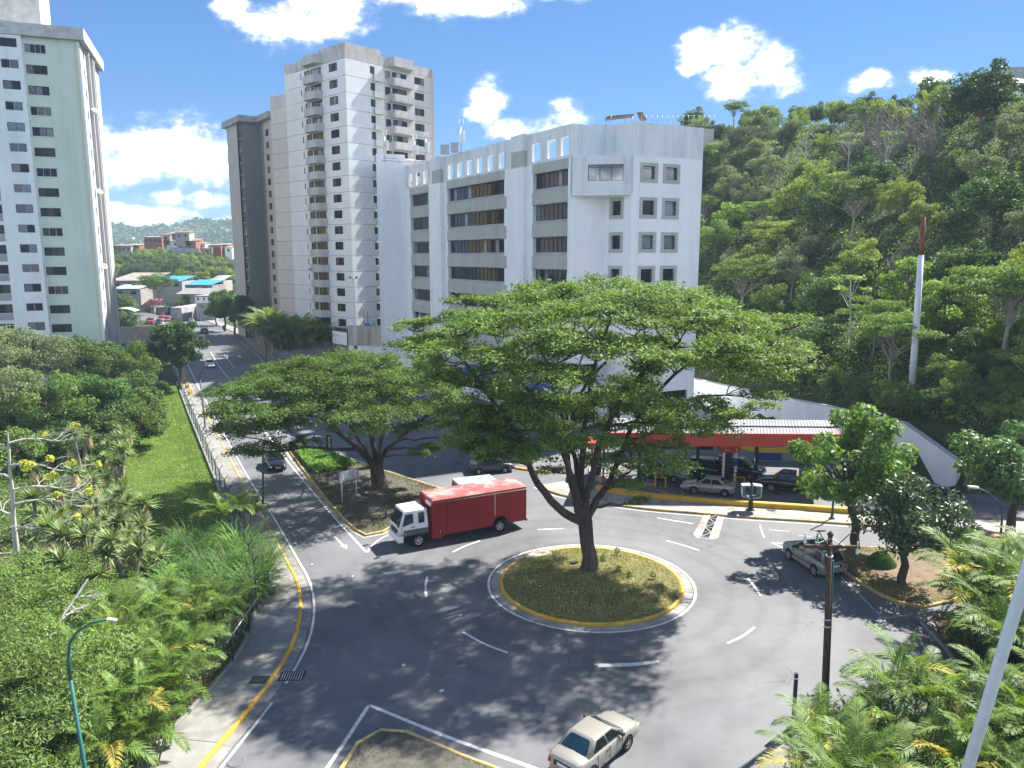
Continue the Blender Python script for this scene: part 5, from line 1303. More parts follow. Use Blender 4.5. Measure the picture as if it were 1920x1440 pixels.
def plant(meshes, loc, label, cat='tree', name='broadleaf_tree', rz=0, sc=1, group=None):
    r = empty(name, loc, rz, label, cat, group); r.scale = (sc,) * 3 if isinstance(sc, (int, float)) else sc
    link('trunk', meshes[0], r); link('crown', meshes[1], r); return r
P_big = tree_meshes(31, 9.7, 2.6, 3.9, 3.9, 44, 200, .42, .2, L_broad, M_bark, .34, lump=.26, inner=.6, lean=-1.0)
plant(P_big, (23.75, 50.3, .12), 'large leaved green tree rising in front of the canopy on the corner island', rz=.15)
P_gl = tree_meshes(32, 6.3, 1.9, 3.25, 2.5, 40, 200, .3, .14, L_glossyd, M_bark, .3, lump=.3, inner=.5)
plant(P_gl, (23.95, 44.5, .12), 'smaller glossy dark leaved tree on the corner island beside the clippings heap')
P_r = tree_meshes(33, 8.1, 1.9, 4.2, 3.2, 48, 220, .4, .2, L_glossy, M_bark, .35, lump=.27, inner=.5)
plant(P_r, (36.2, 53.2, .0), 'big round glossy tree at the right edge beyond the palms', rz=1)
P_dk = tree_meshes(34, 10.6, 2.4, 4.0, 4.2, 60, 200, .42, .22, L_dark, M_barkm, .32, lump=.28)
plant(P_dk, (-49.8, 113.5, 0), 'round dark green tree beside the left pavement end')
# tall feathery and dense trees at the left, in front of the white and green tower
P_fe = tree_meshes(35, 10.5, 2.4, 5.2, 4.0, 64, 230, .32, .13, L_gry, M_barkl, .28, lump=.26)
P_de = tree_meshes(36, 9.5, 2.2, 4.4, 3.8, 54, 220, .38, .2, L_dark, M_barkm, .3, lump=.28)
P_mi = tree_meshes(37, 9.0, 2.2, 4.8, 3.4, 56, 220, .34, .16, L_mid, M_barkm, .28, lump=.27)
P_sh = tree_meshes(38, 4.2, .6, 2.6, 2.0, 34, 200, .28, .13, L_mid, M_barkm, .12, lump=.32)
P_sd = tree_meshes(39, 3.8, .6, 2.4, 1.9, 32, 200, .28, .14, L_dark, M_barkm, .12, lump=.32)
P_sf = tree_meshes(40, 4.6, .7, 3.0, 2.2, 48, 420, .19, .055, L_feather, M_barkm, .12, lump=.3, layered=True)
LT = [(P_fe, 20, 690, 9.0, 1.15, 'tall grey green feathery tree at the left edge before the tower'), (P_fe, 105, 690, 8.5, 1.0, 'grey green feathery tree left of the dense dark trees below the tower'), (P_de, 170, 690, 7.5, 1.0, 'dense dark tree below the pale green wall'),
      (P_mi, 225, 700, 7.5, .95, 'mid green tree in front of the grey fence panels'), (P_de, 255, 690, 6.5, .85, 'dark bushy tree just left of the round dark tree'), (P_mi, 95, 770, 6.5, .9, 'mid green rounded tree in the second row above the yuccas'),
      (P_fe, 15, 775, 6, .9, 'feathery grey tree low at the left edge above the bare white tree'), (P_de, 190, 770, 5.0, .8, 'dark tree in the second row left of the lawn'), (P_sh, 265, 770, 3.0, 1.1, 'green shrub at the top end of the lawn')]
for i, (m, px, py, zc, sc, lab) in enumerate(LT):
    p = G(px, py, zc * .6); plant(m, (p.x, p.y, -.1), lab, rz=i * 1.3, sc=sc)
SHP = [(60, 815, 2), (140, 805, 2), (215, 800, 2), (260, 815, 1.5), (170, 835, 2), (100, 840, 2), (30, 850, 2), (245, 745, 2), (285, 725, 2), (180, 780, 2.5), (120, 760, 3), (20, 810, 2)]
for i, (px, py, zc) in enumerate(SHP):
    p = G(px, py, zc); plant([P_sh, P_sd, P_sd][i % 3], (p.x, p.y, -.15), 'dense green shrub in the thicket ' + ['before the bare white tree', 'above the yuccas', 'beside the lawn edge', 'close to the lawn above the yuccas', 'in the middle above the yuccas', 'right of the bare white tree', 'at the left edge behind the bare tree', 'at the far lawn end', 'at the lawn top corner', 'under the dark trees', 'under the feathery trees', 'at the far left behind the bare tree'][i], 'shrub', 'shrub', i * 2.1, random.uniform(.9, 1.35), group='shrubs in the thicket left of the lawn')
# feathery shrubs filling the lower left corner
SF = [(30, 1100, 2.5, 1.0), (110, 1090, 2.2, .9), (20, 1180, 3, 1.15), (120, 1160, 2.4, .9), (60, 1260, 3, 1.2), (-10, 1330, 3.2, 1.25), (90, 1340, 2.8, 1.1), (40, 1430, 2.5, 1.0), (130, 1420, 2, .7), (200, 1130, 2, .7), (150, 1110, 2, .7)]
for i, (px, py, zc, sc) in enumerate(SF):
    p = G(px, py, zc); plant(P_sf, (p.x, p.y, -.2), 'bright feathery leaved shrub ' + ['at the foot of the bare white tree', 'right of the bare tree foot', 'under the leaning bare trunk', 'right of the leaning trunk', 'left of the teal lamp', 'at the left picture edge below the trunk', 'beside the teal lamp pole', 'in the very corner', 'at the teal lamp foot', 'between the yuccas and the palms', 'between the leaning trunk and the yuccas'][i], 'shrub', 'shrub', i * 1.7, sc, group='feathery shrubs of the lower left thicket')

# --- bare white tree with yellow leaf tufts
def bare_tree(label, base, top, branches, seed, tufts=True, r0=.2):
    root = empty('bare_tree', base, 0, label, 'tree'); B = Vector(base); rr = random.Random(seed); g = np.random.default_rng(seed); b = MB(); V = []
    tp = bez((0, 0, -.2), Vector(top) - B, 0, 8, .006, rr); b.tube(tp, taper(9, r0, .05), 8, cap=False)
    for (t, az_, L, up) in branches:
        p = tp[min(8, int(t * 8))].lerp(tp[min(8, int(t * 8) + 1)], t * 8 % 1); d = Vector((math.cos(az_), math.sin(az_), 0))
        pts = [p]; q = p; dz = up
        for k in range(6): dd = d.copy(); dd.rotate(Matrix.Rotation(rr.uniform(-.35, .35), 3, 'Z')); q = q + dd * L / 6 + Vector((0, 0, dz * L / 6)); dz -= .14; dz += .3 * (k > 3); pts.append(q)
        b.tube(pts, taper(7, r0 * .42, .025), 6, cap=False)
        for k in (2, 3, 4, 5, 6):
            for _ in range(2):
                a = az_ + rr.uniform(-1.2, 1.2); l = L * rr.uniform(.18, .4); e = pts[k] + Vector((math.cos(a) * l, math.sin(a) * l, rr.uniform(-.1, .5) * l))
                tw = bez(pts[k], e, rr.uniform(-.2, .25), 4, .05, rr); b.tube(tw, taper(5, .03, .012), 4, cap=False)
                for _ in range(2):
                    a2 = a + rr.uniform(-.8, .8); e2 = e + Vector((math.cos(a2), math.sin(a2), rr.uniform(-.2, .7))) * l * .5; b.tube(bez(e if _ else tw[2], e2, .1, 3, .05, rr), taper(4, .018, .008), 3, cap=False)
                    if tufts and rr.random() < .16: V.append(clump_leaves(e2, .3, 36, .26, .12, g, tilt=.5))
    b.build('trunk', M_barkw, root)
    if V: link('leaf_tufts', quads_mesh('leaf_tufts', np.concatenate(V), leafmat('young_yellow_leaf', (0.16, .19, .02), (.28, .27, .04), .35)), root)
    return root
b0 = G(34, 1082); top = D(14, 812, b0.y)
bare_tree('white barked bare tree with a few yellow leaf tufts at the left edge', (b0.x, b0.y, 0), top, [(.18, -2.6, 2.2, .3), (.34, .1, 3.9, .5), (.36, -.5, 3.6, .4), (.45, 2.9, 2.6, .3), (.52, .1, 4.3, .2), (.62, .35, 3.8, .15), (.7, 2.6, 2.2, .2), (.78, .0, 3.4, .2), (.93, .4, 2.8, .25), (.9, -2.6, 1.8, .2)], 3)
b1 = G(-30, 1330, 1.0); t1 = D(165, 1085, 34.0)
bare_tree('leaning pale bare trunk lying over the shrubs in the lower left corner', (b1.x, b1.y, .2), t1, [(.3, .6, 1.6, .3), (.5, -.3, 2.0, .1), (.7, 1.4, 1.2, .4), (.55, 2.4, 1.3, .3), (.85, .2, 1.0, .4)], 9, tufts=False, r0=.1)
b2 = G(85, 740, 2); bare_tree('dead pale branched tree among the dark trees left of the lawn', (b2.x, b2.y, 0), (b2.x - 1, b2.y, 7.5), [(.4, .3, 3, .7), (.6, 2.5, 3, .7), (.7, -.6, 3, .6), (.85, 1.4, 2, .8)], 12, tufts=False, r0=.16)

# --- palms
def frond_mesh(L, phi0, droop, n, ll, seed, leaf):
    g = random.Random(seed); V = []; b = MB(); N = 14; pts = []; p = Vector((0, 0, 0)); dirs = []
    for i in range(N + 1):
        s = i / N; f = phi0 - droop * s ** 1.3; d = Vector((math.cos(f), 0, math.sin(f))); pts.append(p.copy()); dirs.append(d); p = p + d * L / N
    at = lambda s: (pts[min(N - 1, int(s * N))].lerp(pts[min(N, int(s * N) + 1)], s * N - int(s * N)), dirs[min(N, int(s * N))])
    Q = []
    for i in range(N):
        a, c = pts[i], pts[i + 1]; w0, w1 = .03 * (1 - i / N) + .006, .03 * (1 - (i + 1) / N) + .006
        Q.append([a + Vector((0, -w0, .005)), c + Vector((0, -w1, .005)), c + Vector((0, w1, .005)), a + Vector((0, w0, .005))])
    for k in range(n):
        s = .16 + .84 * k / (n - 1); q, d = at(min(s, .999)); up = Vector((-d.z, 0, d.x))
        l = ll * (math.sin(math.pi * min(1, .22 + .72 * s)) ** .7) * g.uniform(.9, 1.08)
        for sd in (-1, 1):
            v = (d * (.55 + .5 * s) + Vector((0, sd, 0)) * (1 - .35 * s) + up * g.uniform(.12, .42)).normalized()
            tip = q + v * l + Vector((0, 0, -.28 * l * g.uniform(.5, 1.3))); m = q + v * l * .45
            side = v.cross(up).normalized() * .026
            Q.append([q, m + side, tip, m - side])
    return quads_mesh('frond', np.array([[tuple(c) for c in q] for q in Q]), leaf)
FR_ = [frond_mesh(2.3, R(62), R(75), 30, .62, 1, L_palm), frond_mesh(2.1, R(48), R(88), 28, .6, 2, L_palm), frond_mesh(2.0, R(30), R(85), 28, .58, 3, L_palm), frond_mesh(1.9, R(80), R(60), 26, .55, 4, L_palm)]
def make_palm(seed, nst, H):
    rr = random.Random(seed); root = empty('areca_palm', (0, 0, 0))
    for k in range(nst):
        a = k * 2.4 + rr.uniform(-.4, .4); rad = .25 + .35 * rr.random(); h = H * rr.uniform(.55, 1.0); tip = Vector((math.cos(a) * (rad + h * .16), math.sin(a) * (rad + h * .16), h))
        b = MB(); st = bez((math.cos(a) * rad * .5, math.sin(a) * rad * .5, -.15), tip, .02, 5); b.tube(st, taper(6, .05, .035), 6, cap=False); b.build('stem', M_stem, root)
        nf = rr.randint(5, 7)
        for j in range(nf):
            fa = a + j * 2 * math.pi / nf * 1.02 + rr.uniform(-.3, .3); m = FR_[[0, 1, 2, 1, 3, 2, 0][j % 7]]
            o = link('frond', m, root, tip, (rr.uniform(-.25, .25), rr.uniform(-.2, .15), fa), rr.uniform(.8, 1.15))
            if rr.random() < .05: o.material_slots[0].link = 'OBJECT'; o.material_slots[0].material = L_palmy
    return root
PROTO = [make_palm(1, 5, 2.9), make_palm(2, 6, 3.4), make_palm(3, 4, 2.4)]
used = [False] * 3
def put_palm(k, loc, rz, sc, label, group):
    o = PROTO[k] if not used[k] else copy_tree(PROTO[k]); used[k] = True
    o.location = loc; o.rotation_euler = (0, 0, rz); o.scale = (sc, sc, sc * 1.02); return tag(o, label, 'palm', group)
pp = random.Random(17)
def in_poly(x, y, P):
    c = False
    for i in range(len(P)):
        a, d = P[i], P[i - 1]
        if (a[1] > y) != (d[1] > y) and x < (d[0] - a[0]) * (y - a[1]) / (d[1] - a[1]) + a[0]: c = not c
    return c
spots = []
tries = 0
bedp = [(10.2, 22), (11.0, 24.6), (12.6, 26.9), (15.2, 27.9), (19, 28.9), (22, 30.6), (36, 33), (36, 22)]
bedq = [(22.7, 34), (23.3, 37), (24.4, 39.7), (30, 40.5), (30, 33), (23, 32.2)]
for poly_, cnt_, gap_ in ((bedp, 42, 1.55), (bedq, 19, 1.4)):
    n0, tries = len(spots), 0
    while len(spots) - n0 < cnt_ and tries < 4000:
        tries += 1; x, y = pp.uniform(9, 36), pp.uniform(22, 41.5)
        if in_poly(x, y, poly_) and all(math.hypot(x - a, y - c) > gap_ for a, c in spots): spots.append((x, y))
def bed_zone(x, y):
    u, v = pxof((x, y, 3)); r = 'nearest row' if v > 1400 else 'front row' if v > 1300 else 'second row' if v > 1200 else 'third row' if v > 1100 else 'rear row'
    c = 'at the left edge by the black post' if u < 1530 else 'at the foot of the utility pole' if u < 1640 else 'between utility pole and pale pole' if u < 1800 else 'behind the pale pole' if u < 1900 else 'at the right edge of the bed'
    return r + ' ' + c
for i, (x, y) in enumerate(spots):
    put_palm(i % 3, (x, y, .08), pp.uniform(0, 6.28), pp.uniform(.85, 1.2) * (1 if y < 33.5 else 1.25), 'areca palm clump ' + bed_zone(x, y), 'areca palms in the lower right bed')
PL = [(415, 975, 1.6, .95, 'areca palm with yellowing fronds at the lawn corner by the left pavement'), (455, 965, 1.5, .8, 'small areca palm leaning over the left pavement beyond the tall reeds')]
for (px, py, zc, sc, lab) in PL:
    p = G(px, py, zc); put_palm(0, (p.x + .3, p.y, -.05), px, sc, lab, None)
LP = [(330, 1130, 2.2, 1.0), (385, 1160, 2.0, .95), (290, 1170, 2.2, 1.0), (350, 1210, 2, .9), (235, 1180, 2.4, 1.0), (270, 1240, 2.2, 1.05), (330, 1260, 2, .95), (200, 1250, 2.5, 1.05), (240, 1310, 2.4, 1.05), (300, 1310, 2.1, .95), (170, 1330, 2.4, 1.0), (225, 1380, 2.2, 1.0), (275, 1370, 1.6, .8), (165, 1230, 2.3, .95)]
for i, (px, py, zc, sc) in enumerate(LP):
    p = G(px, py, zc); put_palm(i % 3, (p.x, p.y, -.1), i * 1.9, sc, 'areca palm clump ' + ['below the tall reeds, topmost', 'rightmost below the reeds by the fence', 'left of the topmost one below the reeds', 'by the pale fence rail', 'right of the leaning trunk tip', 'in the middle behind the fence', 'leaning over the fence middle', 'left in the middle row', 'in the lower row left', 'in the lower row by the fence', 'right of the teal lamp', 'lowest in the middle', 'lowest by the fence', 'under the teal lamp arm'][i] + ' at the left pavement', 'areca palms behind the left pavement')
# hedge of tall palms over the stone wall by the avenue
HP = [(-34.6, 141.9), (-36.5, 143.2), (-38.5, 143.2), (-38, 145.5), (-40.5, 144), (-40.5, 147), (-42.5, 144.8), (-42.5, 148.5), (-44.3, 147), (-45, 151), (-46.5, 149.5), (-47, 154), (-48.5, 153.5), (-48.5, 158), (-50.5, 158), (-50.5, 162), (-52.5, 163), (-52.5, 167), (-54.5, 169), (-55, 173)]
for i, (x, y) in enumerate(HP):
    put_palm(i % 3, (x, y, .6), i * 1.1, 1.7 + .3 * (i % 3), 'tall areca palm over the stone wall, ' + ('right end by the gate building' if i < 4 else 'behind the graffiti' if i < 8 else 'at its middle before the tower' if i < 14 else 'far left end toward the grey block'), 'palms over the stone wall')

# --- yuccas
def rosette(n, L, w, seed, leaf, down=False):
    g = np.random.default_rng(seed); Q = []
    for i in range(n):
        a = g.uniform(0, 6.28); e = g.uniform(-.35, 1.45) if not down else g.uniform(-1.5, -1.15); l = L * g.uniform(.75, 1.1)
        d = np.array([math.cos(a) * math.cos(e), math.sin(a) * math.cos(e), math.sin(e)]); s = np.array([-math.sin(a), math.cos(a), 0]) * w * .5
        o = np.array([0, 0, 0]) if not down else np.array([math.cos(a) * .09, math.sin(a) * .09, g.uniform(-.35, .05)])
        m = o + d * l * .35; t = o + d * l + np.array([0, 0, -.10 * l]); Q.append([o, m + s, t, m - s])
    return quads_mesh('rosette' if not down else 'dead_leaf_skirt', np.array(Q), leaf)
RO = [rosette(85, .85, .10, 1, L_yuc), rosette(75, .75, .095, 2, L_yuc)]; SK = rosette(60, .75, .075, 3, L_dry, True)
def yucca(loc, seed, label, group, sc=1):
    rr = random.Random(seed); r = empty('yucca', loc, rr.uniform(0, 6), label, 'plant', group); r.scale = (sc,) * 3
    for k in range(rr.randint(2, 4)):
        a = k * 2.3 + rr.uniform(-.4, .4); h = rr.uniform(1.0, 2.9); tip = Vector((math.cos(a) * .55, math.sin(a) * .55, h)); b = MB(); b.tube(bez((0, 0, -.2), tip, 0, 4), taper(5, .13, .09), 6, cap=False); b.build('stem', M_barkl, r)
        link('rosette', RO[k % 2], r, tip, (rr.uniform(-.2, .2), rr.uniform(-.2, .2), 0), rr.uniform(.9, 1.2))
        if rr.random() < .6: link('dead_leaf_skirt', SK, r, tip, (0, 0, a), rr.uniform(.9, 1.15))
YU = [(150, 850), (185, 865), (225, 850), (215, 900), (160, 900), (195, 930), (120, 920), (240, 930), (150, 960), (190, 985), (215, 1000), (250, 1010), (120, 1000), (160, 1030), (230, 820), (100, 960), (80, 900), (200, 1045), (255, 1050), (140, 1060), (85, 1040), (215, 840), (60, 960), (175, 1075), (240, 1065), (205, 1085), (270, 1040), (130, 1085), (95, 1080), (225, 965), (270, 985)]
for i, (px, py) in enumerate(YU):
    p = G(px, py, 2.0); yucca((p.x, p.y, -.1), i, 'spiky yucca with dry skirts ' + ('in the far row' if py < 870 else 'in the second row' if py < 935 else 'in the middle row' if py < 990 else 'in the near row' if py < 1050 else 'nearest the viewer') + (' behind the bare tree branches' if px < 125 else ' right of the bare tree' if px < 180 else ' in the bed middle' if px < 220 else ' beside the lawn'), 'yuccas left of the lawn', random.Random(i).uniform(1.1, 1.5))
# --- tall reeds by the pavement bend
def reed_mesh(seed, n, H):
    g = np.random.default_rng(seed); Q = []
    for i in range(n):
        a = g.uniform(0, 6.28); r0 = .5 * math.sqrt(g.uniform()); p = np.array([r0 * math.cos(a), r0 * math.sin(a), 0]); a2 = a + g.uniform(-.9, .9); L = H * g.uniform(.6, 1.1); e = g.uniform(.85, 1.5); w = .028
        s = np.array([-math.sin(a2), math.cos(a2), 0]) * w
        for k in range(4):
            d = np.array([math.cos(a2) * math.cos(e), math.sin(a2) * math.cos(e), math.sin(e)]); q = p + d * L / 4; ta, tb = 1 - .12 * k, 1 - .12 * (k + 1) if k < 3 else .05
            Q.append([p - s * ta, q - s * tb, q + s * tb, p + s * ta]); p = q; e -= g.uniform(.15, .62)
    return quads_mesh('blades', np.array(Q), L_reed)
RM = [reed_mesh(1, 420, 3.1), reed_mesh(2, 380, 2.8)]
RE = [(325, 1030), (375, 1010), (420, 1005), (465, 1010), (500, 1035), (350, 1075), (400, 1050), (450, 1055), (490, 1075), (435, 1095), (385, 1095), (305, 1070)]
for i, (px, py) in enumerate(RE):
    p = G(px, py, 1.5); r = empty('reed_clump', (p.x - .5, p.y, -.1), i, 'tall dark green reed clump ' + ['far left behind', 'rear left', 'rear middle', 'rear right', 'rightmost by the road bend', 'left middle', 'centre', 'right of centre', 'front right by the pavement', 'front middle', 'front left', 'leftmost'][i] + ' of the stand', 'reeds', 'reed clumps by the left pavement'); r.scale = (1.15,) * 3 if i % 2 else (1.0,) * 3
    link('blades', RM[i % 2], r)

# --- grass, ground cover, weeds
def scatter(poly, n, g):
    P = np.array([(p[0], p[1]) for p in poly]); lo, hi = P.min(0), P.max(0); out = np.zeros((0, 2))
    while len(out) < n:
        q = g.uniform(lo, hi, (n * 2, 2)); x, y = q[:, 0], q[:, 1]; c = np.zeros(len(q), bool)
        for i in range(len(P)):
            a, d = P[i], P[i - 1]
            with np.errstate(divide='ignore', invalid='ignore'):
                t = ((a[1] > y) != (d[1] > y)) & (x < (d[0] - a[0]) * (y - a[1]) / (d[1] - a[1] + 1e-12) + a[0])
            c ^= t
        out = np.concatenate([out, q[c]])
    return out[:n]
def grass_mesh(name, xy, zf, h, w, leaf, g, spread=.6):
    n = len(xy); a = g.uniform(0, 6.28, n); z = np.array([zf(x, y) for x, y in xy]); p = np.concatenate([xy, z[:, None]], 1)
    d = np.stack([np.cos(a), np.sin(a), np.zeros(n)], 1); s = np.stack([-np.sin(a), np.cos(a), np.zeros(n)], 1) * (w / 2); hh = (h * g.uniform(.5, 1.3, n))[:, None]
    lean = d * hh * g.uniform(0, spread, n)[:, None]; up = np.array([0, 0, 1.0])
    m = p + up * hh * .5 + lean * .35
    return quads_mesh(name, np.stack([p - s, m + s * .8, p + up * hh + lean, m - s * 1.0], 1), leaf)
g = np.random.default_rng(2)
o = link('lawn_grass', grass_mesh('lawn_grass', scatter(lw, 60000, g), lambda x, y: -.03, .075, .12, L_grass, g, 1.2)); o['kind'] = 'stuff'
isl = lambda c, r: (lambda x, y: .11 + .45 * max(0, 1 - ((x - c.x) ** 2 + (y - c.y) ** 2) / r ** 2))
xy = scatter([(RC.x + 5.4 * math.cos(a), RC.y + 5.4 * math.sin(a)) for a in np.linspace(0, 6.28, 40)], 11000, g)
o = link('turf', grass_mesh('turf', xy, isl(RC, 5.45), .085, .07, L_turf, g, 1.3)); o['kind'] = 'stuff'
o = link('turf', grass_mesh('turf', scatter([(p.x, p.y) for p in in_m], 18000, g), lambda x, y: .15, .08, .08, L_turfg, g, 1.3)); o['kind'] = 'stuff'
o = link('turf', grass_mesh('turf', scatter([(p.x, p.y) for p in in_r], 11000, g), lambda x, y: .15, .07, .08, L_turf, g, 1.3)); o['kind'] = 'stuff'
o = link('turf', grass_mesh('turf', scatter([(p.x, p.y) for p in in_b], 2600, g), lambda x, y: .12, .06, .07, L_turfg, g, 1.3)); o['kind'] = 'stuff'
# rough growth between lawn and thicket, and under the palms
rough = [(-26, 50), (-33, 62), (-40, 76), (-52, 100), (-62, 122), (-75, 118), (-62, 90), (-50, 66), (-40, 48)]
def leaf_cover(name, poly, n, hz, l, w, leaf, zoff=0.0):
    xy = scatter(poly, n, g); P = np.c_[xy, np.abs(g.normal(0, hz, n)) + zoff]
    o = link(name, quads_mesh(name, leaf_quads(P, l, w, .8, g), leaf)); o['kind'] = 'stuff'; return o
leaf_cover('undergrowth', rough, 45000, .45, .26, .09, L_mid)
leaf_cover('undergrowth', [(-14.4, 27), (-14.3, 31), (-13.9, 35.5), (-14.3, 41), (-16.5, 46), (-30, 50), (-46, 46), (-46, 24), (-16, 22)], 60000, .5, .19, .06, L_feather)
leaf_cover('undergrowth', [(9.2, 22.4), (11.7, 29.6), (13.6, 32.2), (18.5, 31.0), (21.8, 33), (22.6, 37), (24, 39.9), (40, 41), (40, 22)], 22000, .35, .3, .1, L_dark)
leaf_cover('undergrowth', [(-36, 141.5), (-45, 147.5), (-54, 166), (-66, 197), (-58, 197), (-46, 166), (-34, 150)], 9000, .7, .7, .3, L_dark)
# clipped ground cover at the far tip of the median
hp = [G(*p) for p in ((548, 846), (565, 868), (590, 893), (640, 886), (668, 874), (640, 862), (590, 846), (562, 842))]
xy = scatter([(p.x, p.y) for p in hp], 12000, g); P = np.c_[xy, .15 + g.uniform(0, 1, 12000) ** .5 * .5 + .12 * np.sin(xy[:, 0] * 2) * np.cos(xy[:, 1] * 1.7)]
o = link('hedge', quads_mesh('hedge', leaf_quads(P, .2, .1, .6, g), L_hedge)); tag(o, 'low bright green ground cover hedge at the far tip of the median island', 'hedge')
# weeds on the roundabout
for i, (px, py) in enumerate(((1157, 1040), (1000, 1072), (1030, 1072), (1160, 1075), (1180, 1085), (1118, 1090), (1224, 1086), (1110, 1125), (1158, 1125), (1130, 1055))):
    p = G(px, py, .35); m = clump_leaves((0, 0, .22), .22, 70, .16, .06, g); o = link('weed', quads_mesh('weed', m, L_hedge if i % 2 else L_mid), None, p); o.scale = (1, 1, 1.3)
    tag(o, 'small leafy weed sprig on the roundabout turf ' + ['right behind the trunk', 'at the far left', 'second from the left', 'right of the trunk', 'right of the trunk, farther out', 'at the trunk foot', 'at the far right', 'in front of the trunk', 'front right of the trunk', 'just right of the trunk'][i], 'weed', 'weeds on the roundabout')
# heap of clippings
p = G(1651, 1062, .1); n = 9000; a = g.uniform(0, 6.28, n); r_ = np.sqrt(g.uniform(0, 1, n)); P = np.stack([p.x + .95 * r_ * np.cos(a), p.y + .8 * r_ * np.sin(a), .12 + .95 * (1 - r_ ** 2) ** .8 * g.uniform(.75, 1.02, n)], 1)
o = link('clippings_heap', quads_mesh('clippings_heap', leaf_quads(P, .26, .05, .7, g, outward=np.stack([np.cos(a), np.sin(a), np.zeros(n)], 1) * r_[:, None] * 1.2), L_dark)); tag(o, 'mounded heap of dark green clippings on the corner island', 'heap')

# --- hillside forest
H_ac = tree_meshes(51, 8.5, 3.5, 4.4, 2.0, 34, 170, .36, .15, L_mid, M_barkl, .2, layered=True, lump=.3, top_bias=.5)
H_ye = tree_meshes(52, 7.5, 2.2, 3.6, 2.8, 34, 170, .38, .18, L_yel, M_barkl, .18)
H_dk = tree_meshes(53, 8.0, 2.0, 3.6, 3.4, 38, 170, .4, .2, L_dark, M_barkm, .2)
H_md = tree_meshes(54, 7.0, 1.8, 3.4, 2.9, 34, 170, .38, .18, L_mid, M_barkm, .18)
H_ol = tree_meshes(55, 7.5, 2.4, 3.7, 2.6, 34, 170, .36, .15, L_yel, M_barkl, .18, layered=True)
H_vi = tree_meshes(56, 6.5, .6, 2.8, 3.4, 36, 190, .36, .2, L_vine, M_barkm, .2, lump=.36, inner=.6)
H_gr = tree_meshes(57, 7.5, 2, 3.4, 3.0, 34, 160, .34, .13, L_gry, M_barkl, .18)
def plume_mesh(seed):
    gg = np.random.default_rng(seed); rr = random.Random(seed); b = MB(); V = []
    for k in range(16):
        a = rr.uniform(0, 6.28); L = rr.uniform(5, 8.5); sp = rr.uniform(.8, 2.8); pts = [Vector((math.cos(a) * .4, math.sin(a) * .4, -.2))]
        for i in range(1, 9):
            t = i / 8; pts.append(Vector((math.cos(a) * (.4 + sp * t ** 2), math.sin(a) * (.4 + sp * t ** 2), L * (t - .22 * t ** 3))))
        b.tube(pts, taper(9, .05, .012), 4, cap=False)
        for i in range(3, 9): V.append(clump_leaves(pts[i], .55, 48, .42, .08, gg, droop=.6))
    return b.mesh('trunk', M_stem), quads_mesh('crown', np.concatenate(V), L_yel)
H_ba = plume_mesh(3)
def twig_mesh(seed, H):
    rr = random.Random(seed); b = MB()
    for k in range(26):
        a = rr.uniform(0, 6.28); L = H * rr.uniform(.6, 1); sp = rr.uniform(.4, 2.6); e = Vector((math.cos(a) * sp, math.sin(a) * sp, L)); q = bez((0, 0, 0), e, -.05, 5, .04, rr); b.tube(q, taper(6, .06, .015), 4, cap=False)
        for i in (2, 3, 4, 5):
            for _ in range(2): b.tube(bez(q[i], q[i] + Vector((rr.uniform(-1, 1), rr.uniform(-1, 1), rr.uniform(.5, 1.6))), .1, 3, .04, rr), taper(4, .025, .01), 3, cap=False)
    return b.mesh('trunk', M_twig)
H_tw = twig_mesh(4, 6.0)
def cecropia_mesh(seed):
    rr = random.Random(seed); gg = np.random.default_rng(seed); b = MB(); V = []
    tp = bez((0, 0, -.3), (.4, 0, 8.5), 0, 6, .01, rr); b.tube(tp, taper(7, .13, .07), 6, cap=False)
    tips = [tp[-1]]
    for k in range(6):
        a = k * 1.1; e = tp[4 if k % 2 else 5] + Vector((math.cos(a) * 1.8, math.sin(a) * 1.8, 1.3)); b.tube(bez(tp[3 if k % 2 else 4], e, -.15, 4), taper(5, .06, .03), 5, cap=False); tips.append(e)
    for t in tips:
        for k in range(9):
            a = k * .7; c = t + Vector((math.cos(a) * .5, math.sin(a) * .5, .05)); V.append(leaf_quads(np.tile(np.array(c), (5, 1)) + gg.normal(0, .14, (5, 3)), .55, .2, .35, gg))
    return b.mesh('trunk', M_barkw), quads_mesh('crown', np.concatenate(V), L_vine)
H_ce = cecropia_mesh(6)
KINDS = {'a': (H_ac, 'flat layered crown tree on the wooded hillside', 'flat crowned trees on the hillside'), 'y': (H_ye, 'yellow green bushy tree on the wooded hillside', 'yellow green trees on the hillside'), 'd': (H_dk, 'dense dark green tree on the wooded hillside', 'dark trees on the hillside'),
         'm': (H_md, 'mid green rounded tree on the wooded hillside', 'mid green trees on the hillside'), 'o': (H_ol, 'yellow green flat crowned tree on the wooded hillside', 'yellow green flat crowned trees on the hillside'), 'v': (H_vi, 'vine smothered bright green mound tree on the hillside', 'vine covered trees on the hillside'),
         'g': (H_gr, 'grey green loose crowned tree on the wooded hillside', 'grey green trees on the hillside'), 'b': (H_ba, 'plume like bamboo clump on the wooded hillside', 'bamboo clumps on the hillside'), 'c': (H_ce, 'thin pale trunked starry leaved tree on the hillside', 'thin pale trunked trees on the hillside')}
hr = random.Random(33); hs = []
